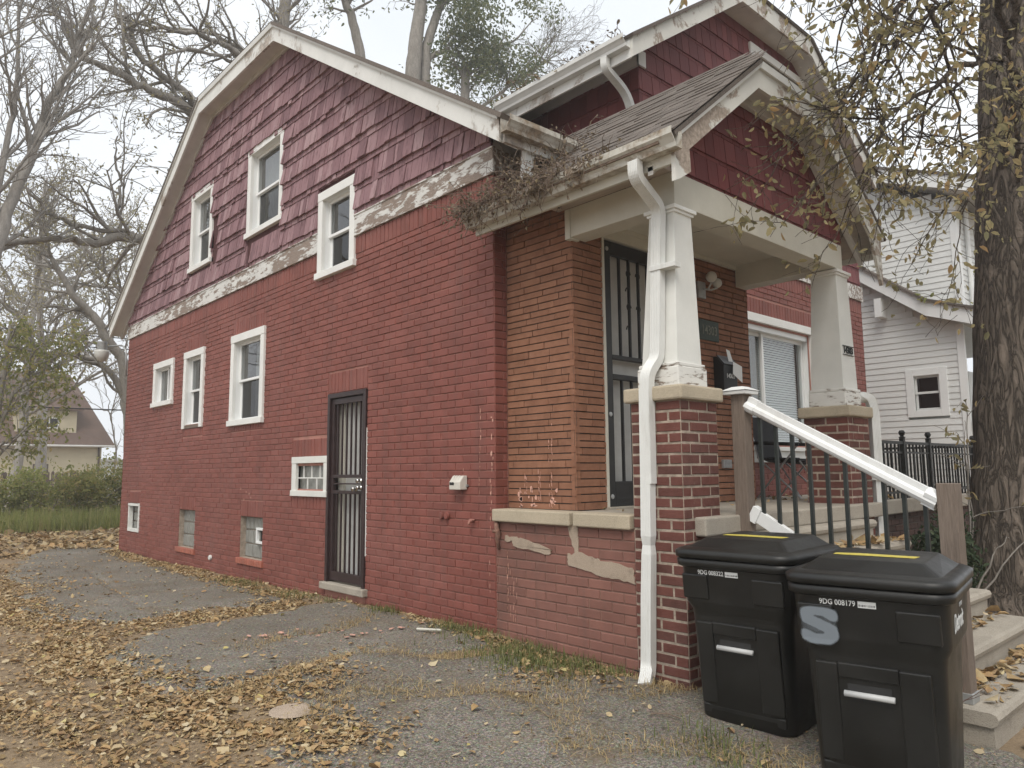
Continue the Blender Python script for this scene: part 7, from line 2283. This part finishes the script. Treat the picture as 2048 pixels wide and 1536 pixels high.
BANDS = [([(-.12, 10.3), (-.2, 7.6), (-.26, 5.0), (-.28, 3.6), (-.3, 2.75)], .20, 1.0), ([(-2.6, 5.2), (-2.6, 3.4), (-2.2, 2.5), (-1.5, 2.65), (-1.0, 2.45), (-.55, 2.6)], .24, 1.0), ([(-2.6, 2.3), (-2.72, 1.4), (-2.7, .6), (-2.5, .0), (-2.15, -.25), (-1.75, -.2)], .27, 1.0),
         ([(-3.3, .6), (-3.1, -.4), (-2.7, -1.0), (-2.5, -1.6)], .30, .55), ([(-2.6, -.2), (-2.3, -.7), (-2.1, -1.1)], .25, .9), ([(-.08, .9), (-.16, -.1), (-.2, -.6), (-.15, -1.3)], .13, .55), ([(-.6, -1.05), (-.35, -1.0), (-.2, -1.35)], .2, .35), ([(-3.2, 9), (-2.8, 6)], .7, .5)]
def dens_near(x, y):
    d = np.full(x.shape, .012)
    for (l, w, k) in BANDS:
        d = np.maximum(d, k * np.exp(-(seg_dist(x, y, l) / w) ** 2))
    n = fbm(x, y, 1.8, 55)
    d = np.maximum(d, .26 * (asphalt_sdf(x, y) < 0) * np.clip((n - .42) * 4, 0, 1))
    d *= np.clip((fbm(x, y, 4.0, 65) - .22) * 2.6, .1, 1)
    return np.where((x > -.02) & (y > -1.9), 0, d)
xy = litter(34000, -4.4, .4, -4.2, 11.5, dens_near)
tag(flat_leaves('fallen_leaves', xy, .031, 'litter', None, .006), 'tan fallen leaves drifted over the broken driveway', 'leaves', kind='stuff')
xy = litter(9000, -7, 5, 11.0, 20.5, lambda x, y: .25 + .75 * np.clip((fbm(x, y, .8, 91) - .35) * 3, 0, 1))
tag(flat_leaves('leaf_carpet', xy, .12, 'litter'), 'brown leaf carpet across the yard behind the house', 'leaves', kind='stuff')
xy = litter(42000, -4.4, .4, -4.2, 9.0, dens_near)
tag(flat_leaves('leaf_crumbs', xy, .014, 'litter', None, .004), 'crushed leaf crumbs matted into the driveway dirt', 'leaves', kind='stuff')
# leaves on steps, porch and terrace
parts_ = []
for (n, x0, x1, y0, y1, z) in ((230, .5, 2.4, -3.18, -3.06 - .06, .03), (60, .5, 2.4, -3.36, -3.16, .03), (110, .5, 2.4, -2.95, -2.80 - .05, .20), (60, .5, 2.4, -2.6, -2.56, .37), (130, 1.2, 2.4, -2.33, -2.09, .71), (60, 2.95, 7.3, -1.48, -1.35, .95), (190, 2.95, 6.9, -1.3, -.1, .95), (30, .2, 2.7, -1.3, -.85, .982)):
    parts_.append(np.stack([rg.uniform(x0, x1, n), rg.uniform(y0, y1, n), np.full(n, z)], -1))
pz = np.vstack(parts_)
tag(flat_leaves('step_leaves', pz[:, :2], .055, 'litter', pz[:, 2], .02), 'dry leaves caught on the front steps and terrace', 'leaves', kind='stuff')
xy = litter(500, .3, 4.2, -5.2, -3.42, lambda x, y: np.full(x.shape, .5))
tag(flat_leaves('lawn_leaves', xy, .08, 'litter'), 'orange leaves lying at the foot of the front steps', 'leaves', kind='stuff')

# ------------------------------------------------------------------ grass: green tufts at the wall, straw in the cracks, weeds behind
def blades(name, xy, hgt, wid, mat_, lean=.6, seed=1):
    r_ = np.random.default_rng(seed)
    n = len(xy)
    z = ground_z(xy[:, 0], xy[:, 1])
    b = np.stack([xy[:, 0], xy[:, 1], z], -1)
    an = r_.uniform(0, 6.283, n); h_ = r_.uniform(.45, 1.2, n) * hgt; ln = np.abs(r_.normal(0, lean, n))
    d = np.stack([np.cos(an), np.sin(an), np.zeros(n)], -1)
    w = np.stack([-np.sin(an), np.cos(an), np.zeros(n)], -1) * (wid * r_.uniform(.6, 1.2, n))[:, None]
    up = np.array([0, 0, 1.0])
    m_ = b + d * (h_ * ln * .35)[:, None] + up * (h_ * .6 / (1 + ln * .5))[:, None]
    t = b + d * (h_ * ln)[:, None] + up * (h_ * np.maximum(.12, 1 - .55 * ln))[:, None]
    Vv = np.stack([b - w, b + w, m_ + w * .7, m_ - w * .7, t + w * .12, t - w * .12], 1).reshape(-1, 3)
    k = np.arange(n)[:, None] * 6
    Q = np.concatenate([np.stack([k, k + 1, k + 2, k + 3], -1), np.stack([k + 3, k + 2, k + 4, k + 5], -1)], 1).reshape(-1, 4)
    return link(name, arr_mesh(name, Vv, Q, np.repeat(r_.random(n), 2)), M[mat_])
TUFT = [(-.10, 1.42, .10, 260), (-.13, .32, .13, 300), (-.10, .10, .10, 160), (-.22, -.45, .20, 520), (-.42, -.78, .17, 520), (-.30, -1.02, .16, 330), (-.10, -.62, .10, 180), (-.08, -1.05, .08, 150), (-.07, -1.35, .07, 90), (-.16, 4.6, .14, 160), (-.24, 4.25, .12, 130), (-.22, 3.4, .16, 150), (-.2, 2.95, .12, 130), (-.12, 2.35, .1, 60), (-.85, -2.55, .14, 120), (-.66, -2.42, .10, 90)]
xy = np.vstack([np.stack([rg.normal(x, s, n), rg.normal(y, s * 1.2, n)], -1) for (x, y, s, n) in TUFT])
xy = xy[(xy[:, 0] < -.015)]
tag(blades('grass', xy, .078, .0035, 'grass', .7, 4), 'green grass tufts along the foot of the brick wall', 'grass', kind='stuff')
ln_ = []
for l in CRACKS[:4] + [CRACKS[7]] + [[(-2.3, -.1), (-1.8, .02), (-1.2, .22), (-.75, -.28), (-.3, -.45)], [(-.9, -.3), (-.5, -.5)], [(-2.35, -.9), (-2.0, -.75), (-1.7, -.62)], [(-.5, -1.75), (-.2, -1.75), (0.0, -1.95)], [(-.14, -1.5), (-.13, -1.85)], [(-.75, -2.5), (-.5, -2.95)]]:
    for (a, b) in zip(l[:-1], l[1:]):
        n = int(math.hypot(b[0] - a[0], b[1] - a[1]) * 430)
        u = rg.random(n)[:, None]
        q = np.array(a) * (1 - u) + np.array(b) * u + rg.normal(0, .075, (n, 2)) * (.4 + vnoise(np.full(n, a[0]) + u[:, 0], np.full(n, a[1]), 2, 5)[:, None] * 1.4)
        ln_.append(q)
xy = np.vstack(ln_); xy = xy[(xy[:, 0] < -.02) | (xy[:, 1] < -1.9)]
tag(blades('dry_grass', xy, .055, .0022, 'straw', 1.5, 8), 'dry straw coloured grass growing in the driveway cracks', 'grass', kind='stuff')
x, y = rg.uniform(-8, 6, 26000), rg.uniform(17.6, 22, 26000)
k = rg.random(26000) < np.clip((y - 17.4) / 1.2, 0, 1)
tag(blades('tall_weeds', np.stack([x[k], y[k]], -1), .62, .011, 'weed', .5, 9), 'rough green weeds at the edge of the back lot', 'weeds', kind='stuff')
xy = litter(2600, -5, -1.0, -6, 11, lambda x, y: .4 * (asphalt_sdf(x, y) < 0))
tag(blades('lawn_straw', xy, .035, .0024, 'straw', 2.0, 10), 'flattened straw on the bare earth beside the driveway', 'grass', kind='stuff')

# ------------------------------------------------------------------ loose things on the driveway
def on(x, y): return float(ground_z(x, y)[0])
o = MB().lathe([(.0, on(-2.06, -.62) + .010), (.125, on(-2.06, -.62) + .010), (.118, on(-2.06, -.62) + .018), (.0, on(-2.06, -.62) + .019)], (-2.06, -.62, 0), 28).build('concrete_disc', M['parge'])
tag(o, 'flat round concrete disc set in the driveway edge', 'disc')
for (a, b, r, lab) in (((-.95, -1.12), (-.82, -1.32), .006, 'thin dark twig lying near the middle of the driveway'), ((-.55, -1.55), (-.40, -1.62), .005, 'short twig by the crack near the downspout'), ((-.62, -2.0), (-.55, -2.15), .005, 'small twig in front of the trash carts')):
    m = MB(); m.tube([(a[0], a[1], on(*a) + .012), ((a[0] + b[0]) / 2 + .01, (a[1] + b[1]) / 2, on(*a) + .02), (b[0], b[1], on(*b) + .012)], [r, r * .8, r * .5], 5)
    tag(m.build('twig', M['vine']), lab, 'twig', 'twigs on the driveway')
m = MB(); m.tube([(-.46, .44, on(-.46, .44) + .015), (-.40, .20, on(-.4, .2) + .03)], [.012, .009], 6)
tag(m.build('plastic_strip', M['cream']), 'split piece of pale plastic strip on the asphalt near the wall', 'scrap')
m = MB()
def chips(cx, cy, sx, sy, n, big):
    for k in range(n):
        x, y = random.gauss(cx, sx), random.gauss(cy, sy)
        z = on(x, y) + .010
        a = random.uniform(0, 3.14); l, w = random.uniform(.3, 1) * big, random.uniform(.1, .5) * big
        m.prism([(x + math.cos(a) * l, y + math.sin(a) * l, z), (x - math.sin(a) * w, y + math.cos(a) * w, z + .004), (x - math.cos(a) * l * .8, y - math.sin(a) * l, z + .002), (x + math.sin(a) * w, y - math.cos(a) * w * .7, z)], (0, 0, .003))
chips(-1.35, 1.15, .12, .05, 14, .05); chips(-1.05, .85, .15, .06, 8, .03); chips(-.62, .62, .16, .03, 9, .06); chips(-.33, -.62, .05, .04, 50, .012); chips(-.9, .7, .5, .5, 26, .012)
tag(m.build('paint_chips', M['pink_chip']), 'pale pink flakes of old paint on the asphalt', 'debris', kind='stuff')

# ------------------------------------------------------------------ thin haze added to suggest lens glare
mb = MB(); mb.box(-151, 151, -151, 151, -2.2, 26)
hz_o = mb.build('haze', None)
k = NT('thin haze')
k.n.clear()
out_ = k.n.new('ShaderNodeOutputMaterial')
vol = k.n.new('ShaderNodeVolumePrincipled')
vol.inputs['Color'].default_value = (0.93, 0.95, 0.97, 1)
vol.inputs['Density'].default_value = 0.0026
vol.inputs['Anisotropy'].default_value = 0.3
k.l.new(vol.outputs[0], out_.inputs['Volume'])
hz_o.data.materials.append(k.m)
tag(hz_o, 'thin pale haze added to suggest lens glare', 'haze', kind='stuff')
scene.cycles.volume_bounces = 1
